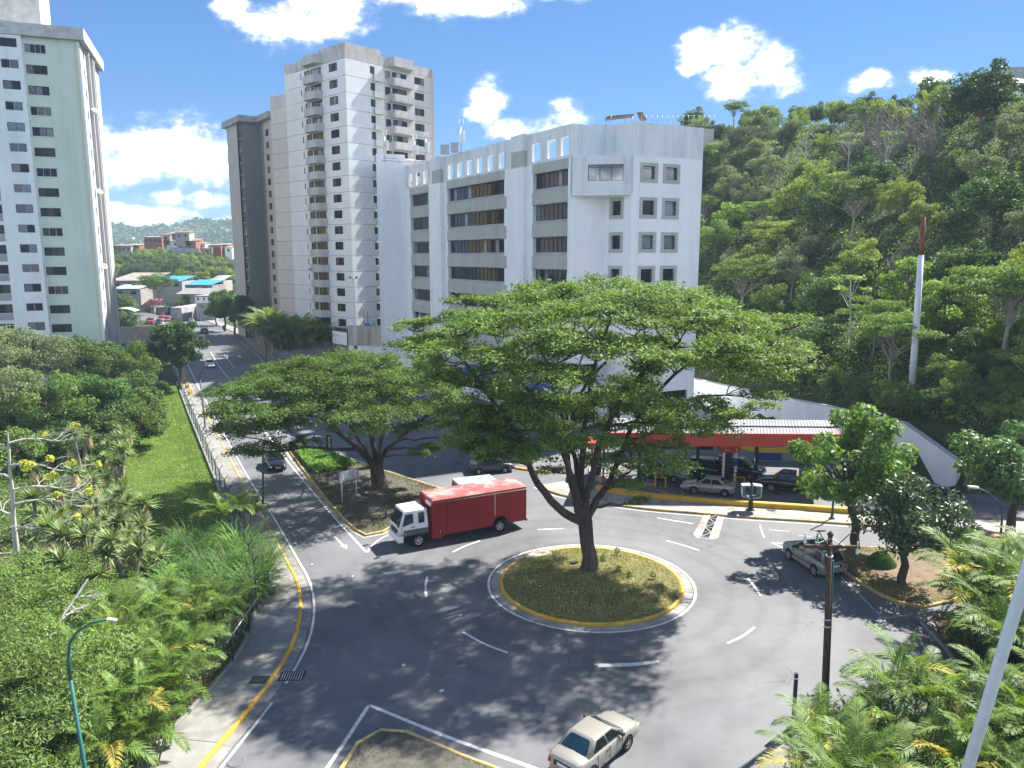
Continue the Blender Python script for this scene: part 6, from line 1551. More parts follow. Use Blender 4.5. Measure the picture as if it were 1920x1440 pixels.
def hill_tree(k, x, y, sc, label=None):
    m, lab, grp = KINDS[k]; z = hill_z(x, y); u, v = pxof((x, y, z + 3))
    row = 'skyline' if v < 235 else 'upper slope' if v < 340 else 'middle slope' if v < 470 else 'lower slope' if v < 620 else 'hill foot'
    col = 'behind the office' if u < 1310 else 'beside the office wall' if u < 1440 else 'midway to the white pole' if u < 1580 else 'just left of the white pole' if u < 1700 else 'just right of the white pole' if u < 1810 else 'at the right edge'
    lab = lab.replace(' on the wooded hillside', '').replace(' on the hillside', '') + ', ' + row + ' ' + col
    r = plant(m, (x, y, z - .2), label or lab, 'tree' if k != 'b' else 'bamboo', 'hillside_tree' if k != 'b' else 'bamboo_clump', hr.uniform(0, 6.28), (sc * hr.uniform(.9, 1.1), sc * hr.uniform(.9, 1.1), sc), None if label else grp); return r
# remarkable ones first: (pixel x, pixel y of its foot, kind, size, label)
def hill_at(px, py):
    d = ray(px, py); t = 55 / d.y
    while t * d.y < 240:
        p = Vector((0, 0, CAM_H)) + d * t
        if hill_z(p.x, p.y) > p.z: return p
        t += .3 / d.y
    return None
for (px, py, k, sc, lab) in ((1835, 262, 'd', 1.5, 'big dark rounded tree on the skyline left of the hilltop house'), (1395, 300, 'g', 1.2, 'pale thin crowned tall tree on the ridge above the office corner'), (1655, 345, 'c', 1.0, 'thin trunked starry leaved tree below the grey bare thicket'), (1510, 330, 'c', .95, 'thin trunked starry leaved tree left of the grey bare thicket'),
                             (1740, 235, 'b', 1.0, 'bright plume of bamboo on the skyline left of the big dark tree'), (1775, 225, 'b', .9, 'second bright plume of bamboo on the skyline beside the big dark tree'), (1590, 195, 'd', 1.0, 'dark tufted tree sticking out on the middle of the skyline'),
                             (1668, 735, 'a', 1.0, 'forked pale trunk tree left of the tall white pole'), (1880, 690, 'a', 1.15, 'leaning pale trunk tree right of the tall white pole'), (1770, 640, 'v', 1.1, 'vine smothered mound just right of the tall white pole'), (1800, 560, 'v', 1.0, 'bright vine tower above right of the tall white pole')):
    p = hill_at(px, py)
    if p is None: continue
    hs.append((p.x, p.y, 3)); hill_tree(k, p.x, p.y, sc, lab)
for i, (px, py, sc) in enumerate(((1640, 290, 1.3), (1690, 285, 1.35), (1590, 300, 1.2), (1740, 300, 1.15), (1660, 310, 1.1), (1695, 545, .8))):
    p = hill_at(px, py)
    if p is None: continue
    hs.append((p.x, p.y, 2.5)); r = empty('bare_tree', (p.x, p.y, p.z - .2), i, 'grey leafless thicket tree near the top of the hillside' if i < 5 else 'grey leafless tree beside the tall white pole', 'tree', 'grey leafless trees on the hillside' if i < 5 else None); r.scale = (sc * 1.3, sc * 1.3, sc); link('trunk', H_tw, r)
tries = 0; cnt = 0
while cnt < 285 and tries < 20000:
    tries += 1; x, y = hr.uniform(-28, 150), hr.uniform(48, 215); s = hill_s(x, y)
    if s < 3.2 or s > 100 or x / y > .80 or x / y < -.16: continue
    sp = 4.6 + .012 * y
    if any((x - a) ** 2 + (y - c) ** 2 < max(sp, q) ** 2 for a, c, q in hs): continue
    if x > 86 and 138 < y < 165: continue
    if y < 77.5 and abs(x - 40.17 * y / 76) < 4.2: continue
    z = hill_z(x, y); zone = s / 60
    kk = hr.choices('aydmovgbc', (3, 3.2 if zone > .35 else 1.6, 2.4, 3, 1.4, 1.5, 1.6, .8 if zone > .8 else .15, .35))[0]
    if s < 10: kk = hr.choice('ddmma')
    hs.append((x, y, sp)); hill_tree(kk, x, y, hr.uniform(.72, 1.18) if zone < 1.2 else hr.uniform(.7, 1.0)); cnt += 1
for i, (px, py) in enumerate(((1760, 722), (1800, 735), (1835, 765), (1885, 800), (1795, 775), (1855, 705), (1908, 745), (1660, 765), (1620, 752), (1560, 738), (1500, 722), (1745, 775), (1690, 775), (1880, 650), (1825, 660), (1910, 850))):
    p = hill_at(px, py)
    if p is None: continue
    plant([P_sh, H_vi, P_sd][i % 3], (p.x, p.y, p.z - .3), 'low leafy shrub ' + ('right of the tall white pole' if px > 1720 else 'left of the tall white pole above the retaining wall'), 'shrub', 'shrub', i * 1.3, .8 if i % 3 != 1 else .5, group='shrubs at the hill foot')
xy = np.c_[g.uniform(36, 70, 60000), g.uniform(54, 92, 60000)]; K = np.array([(x, y, hill_z(x, y)) for x, y in xy[:30000] if hill_s(x, y) > 1.2]); K[:, 2] += np.abs(g.normal(0, .7, len(K)))
o = link('undergrowth', quads_mesh('undergrowth', leaf_quads(K, .36, .16, .9, g), L_vine)); o['kind'] = 'stuff'
# undergrowth over the whole slope
n = 120000; xy = np.c_[g.uniform(-20, 125, n * 2), g.uniform(50, 200, n * 2)]
keep = []
for x, y in xy:
    if -.14 < x / y < .78:
        s = hill_s(x, y)
        if s > 1.2: keep.append((x, y, hill_z(x, y)))
    if len(keep) >= n: break
P = np.array(keep); P[:, 2] += np.abs(g.normal(0, .55, len(P)))
o = link('undergrowth', quads_mesh('undergrowth', leaf_quads(P, .5, .22, .8, g), L_mid)); o['kind'] = 'stuff'

# ================================================================== VEHICLES
def paint(name, col, rough=.3, metal=.0, spec=.5):
    return mat(name, col, rough, .03, 1.0, metal, spec, coat=.6)
C_silver = paint('champagne_silver_paint', (0.34, 0.322, 0.285), .32, .4)
C_jeep = paint('grey_green_paint', (0.235, 0.255, 0.225), .33, .3)
C_black = paint('black_paint', (0.012, 0.013, 0.017), .22)
C_white = paint('white_car_paint', (0.6, 0.61, 0.62), .3)
C_beige = paint('beige_silver_paint', (0.36, 0.32, 0.28), .32, .3)
C_navy = paint('dark_blue_paint', (0.02, 0.028, 0.045), .25)
C_teal = paint('grey_blue_paint', (0.09, 0.115, 0.13), .28, .3)
C_dgrey = paint('dark_grey_paint', (0.05, 0.05, 0.055), .28, .2)
C_redc = paint('red_car_paint', (0.35, 0.03, 0.03), .3)
C_sil2 = paint('silver_grey_paint', (0.36, 0.38, 0.42), .3, .4)
C_gold = paint('dull_gold_paint', (0.20, 0.19, 0.15), .35, .2)
M_cglass = mat('car_glass', (0.010, 0.014, 0.018), .05, .05, 1, spec=.8)
M_cglass_b = mat('blue_tinted_rear_glass', (0.008, 0.028, 0.04), .06, .25, 2.0, spec=.8)
M_tyre = mat('tyre_rubber', (0.018, 0.018, 0.019), .9, .1, 5)
M_rim = mat('alloy_rim', (0.42, 0.42, 0.43), .35, .08, 3, metal=.7)
M_well = mat('wheel_well_shade', (0.006, 0.006, 0.006), .95, 0, 1)  # near black colour stands for shade in wheel openings and gaps
M_headl = mat('headlight_lens', (0.62, 0.64, 0.66), .12, .08, 8, spec=.8)
M_taill = mat('taillight_lens', (0.28, 0.012, 0.015), .15, .1, 8, spec=.7)
M_plate = mat('licence_plate', (0.68, 0.64, 0.66), .4, .05, 5)
M_trimb = mat('black_trim', (0.02, 0.02, 0.021), .55, .05, 4)
M_chrome = mat('chrome_trim', (0.6, 0.6, 0.62), .18, .03, 4, metal=.9)
WH = {}
def wheel_meshes(r, w):
    k = (round(r, 2), round(w, 2))
    if k not in WH:
        b = MB(); P = [(r * .62, -w / 2), (r * .93, -w / 2), (r, -w / 2 + .03), (r, w / 2 - .03), (r * .93, w / 2), (r * .62, w / 2), (r * .60, w / 2 - .05)]
        n = 22; kk = len(b.v)
        for (rr_, y) in P:
            for j in range(n): a = 2 * math.pi * j / n; b.v.append((rr_ * math.cos(a), y, rr_ * math.sin(a)))
        for i in range(len(P) - 1):
            for j in range(n): b.f.append([i * n + j, (i + 1) * n + j, (i + 1) * n + (j + 1) % n, i * n + (j + 1) % n]); b.m.append(0); b.sm.append(False)
        ty = b.mesh('tyre', M_tyre)
        c = MB(); n = 20
        ring = [(r * .62 * math.cos(2 * math.pi * j / n), w / 2 - .06, r * .62 * math.sin(2 * math.pi * j / n)) for j in range(n)]; c.poly(ring[::-1], 1)
        for j in range(n):
            a0, a1 = 2 * math.pi * j / n, 2 * math.pi * (j + 1) / n; q = lambda a, rr_, y: (rr_ * math.cos(a), y, rr_ * math.sin(a))
            c.quad(q(a0, r * .62, w / 2 - .005), q(a1, r * .62, w / 2 - .005), q(a1, r * .52, w / 2 - .02), q(a0, r * .52, w / 2 - .02))
        for s in range(5):
            a = 2 * math.pi * s / 5 + .3; d = Vector((math.cos(a), 0, math.sin(a))); t = Vector((-d.z, 0, d.x)); c.obox(d * r * .30 + Vector((0, w / 2 - .03, 0)), (d, t, Vector((0, 1, 0))), (r * .26, r * .10, .02))
        c.lathe([(r * .14, 0), (r * .10, .02)], 10, c=(0, 0, 0)) if False else c.obox((0, w / 2 - .02, 0), (Vector((1, 0, 0)), Vector((0, 0, 1)), Vector((0, 1, 0))), (r * .13, r * .13, .02))
        WH[k] = (ty, c.mesh('rim', [M_rim, M_well]))
    return WH[k]
STY = {
 'sedan': dict(L=4.50, W=1.71, H=1.43, wr=.31, ax=(.80, 3.33), st=[(0, .42, .74, .62), (.04, .31, .85, .77), (.12, .26, .92, .88), (.30, .23, .96, .955), (.75, .21, .985, 1), (1.25, .2, .99, 1), (2.9, .2, .95, 1), (3.35, .2, .90, .995), (3.9, .22, .81, .975), (4.18, .25, .735, .93), (4.36, .29, .66, .84), (4.46, .34, .60, .72), (4.50, .40, .54, .58)],
               gh=dict(b=(.62, 3.22), t=(1.28, 2.42), zb=.955, hb=.90, ht=.70), sw=((.14, .51), (.55, .90)), quarter=False),
 'hatch': dict(L=4.2, W=1.67, H=1.48, wr=.29, ax=(.72, 3.2), st=[(0, .42, .8, .80), (.05, .30, .92, .92), (.2, .24, 1.0, .98), (.8, .21, 1.0, 1), (2.7, .2, .97, 1), (3.15, .2, .93, 1), (3.7, .22, .84, .96), (4.02, .27, .72, .88), (4.16, .33, .62, .76), (4.2, .4, .55, .66)],
               gh=dict(b=(.55, 3.12), t=(1.2, 2.25), zb=.965, hb=.90, ht=.72), sw=((.14, .52), (.56, .9)), quarter=False),
 'suv': dict(L=4.6, W=1.84, H=1.76, wr=.37, ax=(.86, 3.56), st=[(0, .45, .98, .84), (.05, .38, 1.06, .95), (.2, .34, 1.10, .99), (.8, .32, 1.12, 1), (2.9, .32, 1.10, 1), (3.3, .32, 1.07, 1), (4.1, .34, 1.02, .96), (4.42, .38, .95, .90), (4.56, .42, .86, .82), (4.6, .48, .8, .74)],
             gh=dict(b=(.12, 3.42), t=(.42, 2.62), zb=1.09, hb=.93, ht=.74), sw=((.05, .30), (.34, .60), (.64, .93)), quarter=False),
 'pickup': dict(L=5.2, W=1.82, H=1.75, wr=.37, ax=(1.1, 4.05), st=[(0, .5, .98, .94), (.05, .45, 1.04, .98), (1.9, .40, 1.06, 1), (2.0, .4, 1.08, 1), (3.7, .4, 1.08, 1), (4.0, .4, 1.05, 1), (4.8, .42, .98, .97), (5.1, .46, .9, .9), (5.2, .55, .8, .8)],
             gh=dict(b=(1.95, 3.95), t=(2.1, 3.2), zb=1.07, hb=.92, ht=.75), sw=((.08, .46), (.5, .9)), quarter=False),
 'van': dict(L=4.9, W=1.9, H=2.3, wr=.34, ax=(1.0, 3.9), st=[(0, .45, 1.2, .94), (.05, .38, 1.26, .98), (1, .35, 1.28, 1), (3.6, .35, 1.25, 1), (4.2, .36, 1.15, .98), (4.7, .4, 1.0, .92), (4.9, .5, .85, .8)],
             gh=dict(b=(.06, 4.25), t=(.14, 3.4), zb=1.25, hb=.97, ht=.90), sw=((.62, .80), (.82, .97)), quarter=False)}
def vehicle(name, label, cat, pos, heading, body_mat, style, rails=False, rear_glass=None, low_trim=None, group=None, headlights=True, roof_mat=None):
    S = STY[style]; L, W, H = S['L'], S['W'], S['H']; hw = W / 2
    r = empty(name, (pos[0], pos[1], pos[2] if len(pos) > 2 else 0.004), heading, label, cat, group)
    X = lambda x: x - L / 2
    b = MB(); rows = []; st0 = S['st']; fine = []
    for i in range(len(st0) - 1):
        p0, p1, p2, p3 = st0[max(i - 1, 0)], st0[i], st0[i + 1], st0[min(i + 2, len(st0) - 1)]
        for k in range(3):
            t = k / 3; fine.append(tuple(p1[c] + (p2[c] - p1[c]) * (t if c == 0 else t * t * (3 - 2 * t)) for c in range(4)))
    fine.append(st0[-1])
    for (x, zb, zt, f) in fine:
        h = hw * f; zm = zb + (zt - zb) * .52
        half = [(0, zb), (h * .88, zb), (h * .97, zb + .07), (h, zm), (h * .985, zt - .15), (h * .93, zt - .045), (h * .78, zt + .002), (0, zt + .03)]
        rows.append([(X(x), y, z) for y, z in half] + [(X(x), -y, z) for y, z in half[-2:0:-1]])
    n = len(rows[0]); vs = [v for row in rows for v in row]; fs = []
    for i in range(len(rows) - 1):
        for j in range(n): fs.append((i * n + j, (i + 1) * n + j, (i + 1) * n + (j + 1) % n, i * n + (j + 1) % n))
    b.add(vs, fs, 0, True); b.add(rows[0], [tuple(range(n))]); b.add(rows[-1], [tuple(range(n))[::-1]])
    b.build('body', body_mat, r)
    if low_trim:
        t = MB()
        for s in (-1, 1): t.box(X(.35), X(L - .35), min(s * hw * .9, s * (hw + .012)), max(s * hw * .9, s * (hw + .012)), S['st'][3][1] + .02, S['st'][3][1] + .2)
        t.build('lower_trim', low_trim, r)
    # cabin
    g = S['gh']; zb, zt = g['zb'], H; hb, ht = hw * g['hb'], hw * g['ht']; xb0, xb1 = X(g['b'][0]), X(g['b'][1]); xt0, xt1 = X(g['t'][0]), X(g['t'][1])
    bm = bmesh.new()
    V = [bm.verts.new(v) for v in [(xb0, -hb, zb), (xb1, -hb, zb), (xb1, hb, zb), (xb0, hb, zb), (xt0, -ht, zt - .03), (xt1, -ht, zt - .03), (xt1, ht, zt - .03), (xt0, ht, zt - .03)]]
    for f in ((3, 2, 1, 0), (4, 5, 6, 7), (0, 1, 5, 4), (1, 2, 6, 5), (2, 3, 7, 6), (3, 0, 4, 7)): bm.faces.new([V[i] for i in f])
    ed = [e for e in bm.edges if any(v.co.z > zb + .1 for v in e.verts)]
    bmesh.ops.bevel(bm, geom=ed, offset=.10, segments=4, affect='EDGES', profile=.6)
    for v in bm.verts:
        if v.co.z > zt - .05: v.co.z += .035 * (1 - (v.co.y / ht) ** 2)
    for f in bm.faces: f.smooth = True
    me = bpy.data.meshes.new('cabin'); bm.to_mesh(me); bm.free(); me.materials.append(roof_mat or body_mat); link('cabin', me, r)
    P = {k: Vector(v) for k, v in dict(a=(xb0, -hb, zb), b=(xb1, -hb, zb), c=(xb1, hb, zb), d=(xb0, hb, zb), e=(xt0, -ht, zt - .03), f=(xt1, -ht, zt - .03), g=(xt1, ht, zt - .03), h=(xt0, ht, zt - .03)).items()}
    def pane(nm, A, B_, C_, D_, u0, u1, v0, v1, m, off=.008, shrink=0):
        F = lambda u, v: (A.lerp(B_, u)).lerp(D_.lerp(C_, u), v)
        nn = (B_ - A).cross(D_ - A).normalized(); cen = (A + B_ + C_ + D_) / 4
        if nn.dot(cen - Vector((0, 0, zb))) < 0: nn = -nn
        du, dv = (u1 - u0) * .10, (v1 - v0) * .13; q = [F(u0 + du, v0), F(u1 - du, v0), F(u1 - du * .3, v0 + dv * .3), F(u1, v0 + dv), F(u1 - shrink, v1 - dv), F(u1 - shrink - du * .3, v1 - dv * .3), F(u1 - shrink - du, v1), F(u0 + shrink + du, v1), F(u0 + shrink + du * .3, v1 - dv * .3), F(u0 + shrink, v1 - dv), F(u0, v0 + dv), F(u0 + du * .3, v0 + dv * .3)]; k = MB(); n_ = len(q); o = [p + nn * off for p in q]; i_ = [p - nn * .01 for p in q]
        k.add(o + i_, [tuple(range(n_))] + [(j, n_ + j, n_ + (j + 1) % n_, (j + 1) % n_) for j in range(n_)]); return k.build(nm, m, r)
    pane('windshield', P['b'], P['c'], P['g'], P['f'], .06, .94, .06, .88, M_cglass, shrink=.03)
    pane('rear_window', P['d'], P['a'], P['e'], P['h'], .09, .91, .10 if style != 'suv' else .14, .88, rear_glass or M_cglass, shrink=.03)
    for (u0, u1) in S['sw']:
        sk = .0
        pane('side_window', P['a'], P['b'], P['f'], P['e'], u0, u1, .08, .86, M_cglass, shrink=sk); pane('side_window', P['d'], P['c'], P['g'], P['h'], u0, u1, .08, .86, M_cglass, shrink=sk)
    # wheels; a dark disc on the body side paints each shaded wheel opening
    ty, rm = wheel_meshes(S['wr'], .2)
    for x in S['ax']:
        for s in (-1, 1):
            k = MB(); nA = 22; ra = S['wr'] + .055; k.poly([(X(x) + ra * math.cos(2 * math.pi * j / nA), s * (hw + .004), S['wr'] + .02 + min(ra * math.sin(2 * math.pi * j / nA), 99)) for j in range(nA)][::s]); k.build('wheel_arch', M_well, r)
            w = empty('wheel', (X(x), s * (hw - .075), S['wr']), 0 if s > 0 else math.pi); w.parent = r; link('tyre', ty, w); link('rim', rm, w)
    st = S['st']; zf = st[-2][2]; zr = st[1][2]
    for s in (-1, 1):
        k = MB(); k.obox((X(L - .15), s * hw * .63, zf - .075), (Vector((1, -s * .45, -.12)).normalized(), Vector((s * .45, 1, 0)).normalized(), Vector((.1, 0, 1)).normalized()), (.10, .15, .06)); k.build('headlight', M_headl, r)
        k = MB(); k.obox((X(.075), s * hw * .66, zr - .13), (Vector((1, s * .55, 0)).normalized(), Vector((-s * .55, 1, 0)).normalized(), Vector((0, 0, 1))), (.05, .15, .08 if style not in ('suv', 'van') else .17)); k.build('taillight', M_taill, r)
        k = MB(); k.obox((X(g['b'][1] - .42), s * (hb + .12), zb + .08), (Vector((1, 0, 0)), Vector((0, 1, 0)), Vector((0, 0, 1))), (.06, .10, .06)); k.build('mirror', M_trimb if body_mat in (C_silver, C_jeep) else body_mat, r)
        mid = S['ax'][0] + (S['ax'][1] - S['ax'][0]) * .48
        for xx in (mid, S['ax'][1] - .42, S['ax'][0] + .40):
            k = MB(); k.box(X(xx) - .006, X(xx) + .006, min(s * (hw - .02), s * (hw + .003)), max(s * (hw - .02), s * (hw + .003)), st[3][1] + .12, zb - .06); k.build('door_seam', M_well, r)
        for xx in (mid - .18, mid + .95 if mid + .95 < S['ax'][1] - .45 else mid + .8):
            k = MB(); k.box(X(xx) - .09, X(xx) + .09, min(s * (hw - .03), s * (hw + .02)), max(s * (hw - .03), s * (hw + .02)), zb - .17, zb - .13); k.build('door_handle', M_trimb, r)
        if rails:
            k = MB(); k.bar((xt0 + .15, s * ht * .86, H + .05), (xt1 - .1, s * ht * .86, H + .05), .045); k.build('roof_rail', M_trimb, r)
    for yy in (-.26, .26): 
        pass
    k = MB(); k.box(X(-.012), X(.05), -.26, .26, zr - .22, zr - .08); k.build('licence_plate', M_plate, r)
    k = MB(); k.box(X(-.008), X(.05), -.42, .42, zr - .25, zr - .04); k.build('plate_recess', M_trimb, r)
    k = MB(); k.box(X(L - .05), X(L + .012), -.26, .26, .40, .52); k.build('licence_plate', M_plate, r)
    k = MB(); k.box(X(L - .12), X(L + .005), -hw * .42, hw * .42, .52 if style in ('sedan', 'hatch') else .62, .64 if style in ('sedan', 'hatch') else .84); k.build('grille', M_trimb, r)
    k = MB(); k.box(X(-.01), X(.06), -hw * .7, hw * .7, st[0][1] - .06, st[0][1] + .06); k.box(X(L - .07), X(L + .01), -hw * .55, hw * .55, st[-1][1] - .1, st[-1][1] + .02); k.build('bumper_insert', M_trimb if style != 'sedan' else body_mat, r)
    if rails:
        for t in (.3, .75): k = MB(); k.bar((xt0 + (xt1 - xt0) * t, -ht * .86, H + .06), (xt0 + (xt1 - xt0) * t, ht * .86, H + .06), .05, .03); k.build('roof_bar', M_trimb, r)
        k = MB(); k.box(xt0 + .25, xt1 - .25, -ht * .7, ht * .7, H + .012, H + .026); k.build('roof_panel', M_dgk_roof, r)
    return r
M_dgk_roof = mat('dark_roof_strip', (0.03, 0.035, 0.045), .35, .05, 3)
def hd(p, q):                                    # heading of a car whose rear is at pixel p and front at pixel q
    a, c = G(*p), G(*q); return math.atan2(c.y - a.y, c.x - a.x)
vehicle('sedan_car', 'champagne silver sedan in the foreground entering the roundabout', 'car', (3.4, 28.3), R(49), C_silver, 'sedan', rear_glass=M_cglass_b)
vehicle('suv_car', 'grey green off road wagon with roof rack parked at the corner island kerb', 'suv', (19.6, 47.5), R(104), C_jeep, 'suv', rails=True, low_trim=C_beige)
p = G(514, 882); vehicle('hatchback_car', 'black car with headlights towards the viewer on the avenue beside the median', 'car', (p.x - .25, p.y + 1.2), R(-66), C_black, 'hatch')
p = G(421, 758); vehicle('suv_car', 'white off road wagon coming down the avenue behind the black car', 'suv', (p.x, p.y + 1.0), R(-68), C_white, 'suv', rails=False, low_trim=C_beige)
p = G(391, 690); vehicle('hatchback_car', 'white car at the left kerb of the avenue beyond the white wagon', 'car', (p.x - .3, p.y + 1.5), R(112), C_white, 'hatch')
p = G(1327, 914); vehicle('sedan_car', 'beige silver sedan on the forecourt in front of the pump', 'car', (16.75, 63.3, .016), R(160), C_beige, 'sedan')
vehicle('sedan_car', 'grey blue sedan nosing out from behind the roundabout tree under the canopy', 'car', (13.9, 67.4, .016), R(-28), C_teal, 'sedan')
vehicle('suv_car', 'dark blue tall car waiting left of the red headed pump', 'car', (16.9, 68.6, .016), R(152), C_navy, 'suv')
vehicle('suv_car', 'black car waiting right of the red headed pump', 'car', (20.9, 68.4, .016), R(-32), C_black, 'suv')
vehicle('pickup_truck', 'black pickup truck partly behind the large leaved tree on the forecourt', 'pickup', (23.9, 63.8, .016), R(158), C_black, 'pickup')
vehicle('hatchback_car', 'dark car under the left end of the roundabout tree crown', 'car', (-1.9, 69.8), R(12), C_dgrey, 'hatch')
vehicle('van', 'white van roof showing behind the red truck', 'van', (-2.4, 59.9), R(22), C_white, 'van')
vehicle('sedan_car', 'dark car at the right edge below the retaining wall', 'car', (34.4, 60.5), R(160), C_navy, 'sedan')
for (px, py, col, sty, hdg, lab) in ((381, 627, C_dgrey, 'suv', 114, 'dark car driving away in the right lane of the avenue'), (357, 607, C_sil2, 'hatch', 114, 'silver car driving away ahead of the dark car'), (329, 591, C_gold, 'suv', -66, 'dull gold car at the far end of the avenue'),
                                     (312, 603, C_redc, 'hatch', -70, 'bright red car parked far up the avenue on the left'), (296, 608, C_navy, 'hatch', -70, 'dark blue car parked in front of the red car'), (302, 596, C_redc, 'hatch', -72, 'second red car parked behind the bright red one'), (364, 637, C_white, 'suv', 20, 'white car coming out of the side entrance by the dark round tree'), (279, 607, C_redc, 'suv', -74, 'dark red car under the awning at the far left kerb')):
    p = G(px, py); vehicle(STY and {'suv': 'suv_car', 'hatch': 'hatchback_car'}[sty], lab, 'car', (p.x, p.y + .8), R(hdg), col, sty)
for k, (px, py, lab) in enumerate(((430, 716, 'orange traffic cone post on the centre line by the arrows'), (443, 739, 'left orange lane post beside the median tree crown'), (446, 741, 'middle orange lane post beside the median tree crown'), (450, 744, 'right orange lane post beside the median tree crown'))):
    p = G(px, py); b = MB(); b.lathe([(.2, 0), (.2, .04), (.07, .06), (.055, .95), (.03, 1.0)], 10); o = b.build('lane_post', mat('orange_plastic', (.5, .1, .03), .5, .1, 2), loc=p); tag(o, lab, 'lane post')

# --- the red drinks truck
M_tred = mat('truck_red_paint', (0.26, 0.013, 0.022), .42, .08, .8, spec=.35, stain=(.21, .015, .022), sscale=.8)
M_tred_d = mat('truck_dark_red', (0.20, 0.02, 0.022), .5, .1, 1)
M_troof = mat('faded_truck_roof', (0.36, .085, .085), .6, .2, .8, stain=(.52, .42, .38), sscale=.75)
M_tcab = mat('truck_cab_white', (0.74, .75, .77), .35, .03, 1, spec=.5)
M_tgrey = mat('truck_grey_skirt', (0.085, .095, .11), .5, .08, 2)
rear, front = Vector((0.5, 55.7, 0)), Vector((-8.2, 51.2, 0))
th = math.atan2(front.y - rear.y, front.x - rear.x); TL_ = (front - rear).length
tr = empty('delivery_truck', tuple((rear + front) / 2), th, 'red drinks delivery truck with white cab turning past the median island', 'truck')
F0 = TL_ / 2                                     # local x: front at +F0, left side of the truck at +y (towards the camera)
W2 = 1.22
xb0, xb1 = -F0, F0 - 2.35                        # box body
b = MB(); b.box(xb0 + .3, F0 - .6, -.45, .45, .55, .85); b.build('chassis', M_frame, tr)
b = MB()
wx = -F0 + 2.15; wr_ = .62
# side wall with a round wheel opening, both sides
for s in (-1, 1):
    pts = [(xb0, .62)] + [(wx - wr_ * math.cos(t), .62 + wr_ * math.sin(t) * 1.05) for t in np.linspace(0, math.pi, 15)] + [(xb1 - .9, .62), (xb1 - .75, .42), (xb1, .42), (xb1, 3.18), (xb0, 3.18)]
    q = [(x, s * W2, z) for x, z in pts]; b.poly(q if s < 0 else q[::-1])
b.quad((xb0, -W2, .62), (xb0, -W2, 3.18), (xb0, W2, 3.18), (xb0, W2, .62)); b.quad((xb1, W2, .42), (xb1, W2, 3.18), (xb1, -W2, 3.18), (xb1, -W2, .42))
b.build('box_body', M_tred, tr)
b = MB(); b.add([(xb0, -W2, 3.18), (xb1, -W2, 3.18), (xb1, W2, 3.18), (xb0, W2, 3.18), (xb0 + .05, -W2 + .12, 3.30), (xb1 - .05, -W2 + .12, 3.30), (xb1 - .05, W2 - .12, 3.30), (xb0 + .05, W2 - .12, 3.30)], [(0, 1, 5, 4), (1, 2, 6, 5), (2, 3, 7, 6), (3, 0, 4, 7), (4, 5, 6, 7)]); b.build('box_roof', M_troof, tr)
edges = np.linspace(xb0 + .12, xb1 - 1.15, 6)
for s in (-1, 1):
    for k in range(5):
        x0, x1 = edges[k], edges[k + 1]; zlo = .80 if not (x0 < wx + wr_ and x1 > wx - wr_) else 1.36
        d = MB(); d.box(x0 + .03, x1 - .03, min(s * W2, s * (W2 + .022)), max(s * W2, s * (W2 + .022)), zlo, 2.98)
        pan = d.build('side_panel', M_tred, tr)
        for z in (1.95,) if k else (1.95,):
            e = MB(); e.box(x0 + .05, x1 - .05, min(s * (W2 + .018), s * (W2 + .03)), max(s * (W2 + .018), s * (W2 + .03)), z, z + .03); e.build('panel_rib', M_tred_d, pan)
    for k in range(6):
        e = MB(); e.box(edges[k] - .028, edges[k] + .028, min(s * W2, s * (W2 + .03)), max(s * W2, s * (W2 + .03)), .70 if not (wx - wr_ < edges[k] < wx + wr_) else 1.35, 3.0); e.build('panel_rail', M_tred_d if k % 2 else M_steel if k in (2,) else M_tred_d, tr)
    e = MB(); e.box(xb0, xb1, min(s * W2, s * (W2 + .035)), max(s * W2, s * (W2 + .035)), 3.0, 3.07); e.build('roof_gutter', M_chrome, tr)
    e = MB(); e.box(xb0, xb1 - .8, min(s * W2, s * (W2 + .03)), max(s * W2, s * (W2 + .03)), .60, .69) if False else e.box(wx + wr_ + .05, xb1 - .9, min(s * W2, s * (W2 + .03)), max(s * W2, s * (W2 + .03)), .62, .70); e.build('skirt_rail', M_tred_d, tr)
    e = MB(); e.tube([(wx - (wr_ + .03) * math.cos(t), s * (W2 + .02), .62 + (wr_ + .03) * math.sin(t) * 1.05) for t in np.linspace(0, math.pi, 15)], .035, 6); e.build('wheel_arch', M_tred_d, tr)
    e = MB(); e.box(xb1 - .72, xb1 - .46, min(s * W2, s * (W2 + .015)), max(s * W2, s * (W2 + .015)), .72, 1.08); e.build('filler_recess', M_frame, tr)
    e = MB(); e.box(xb1 - .62, xb1 - .55, min(s * W2, s * (W2 + .022)), max(s * W2, s * (W2 + .022)), .78, 1.0); e.build('filler_mark', M_ylw, tr)
b = MB(); b.box(xb0 - .12, xb0, -W2 + .05, W2 - .05, .55, .68); b.build('rear_bumper', M_frame, tr)
b = MB(); b.box(xb0 - .03, xb0, -W2 + .1, W2 - .1, .9, 3.0); b.build('rear_door', M_tred_d, tr)
for s in (-1, 1): b = MB(); b.box(xb0 - .14, xb0 - .11, s * .95 - .12, s * .95 + .12, .56, .68); b.build('taillight', M_taill, tr)
b = MB(); b.box(xb1, xb1 + .012, -.0, .95, 2.72, 2.98); b.build('front_lettering_panel', M_sgw, tr)
b = MB(); b.box(wx - .5, wx + .5, -W2 + .25, W2 - .25, .55, 1.3); b.build('wheel_bay', M_well, tr)
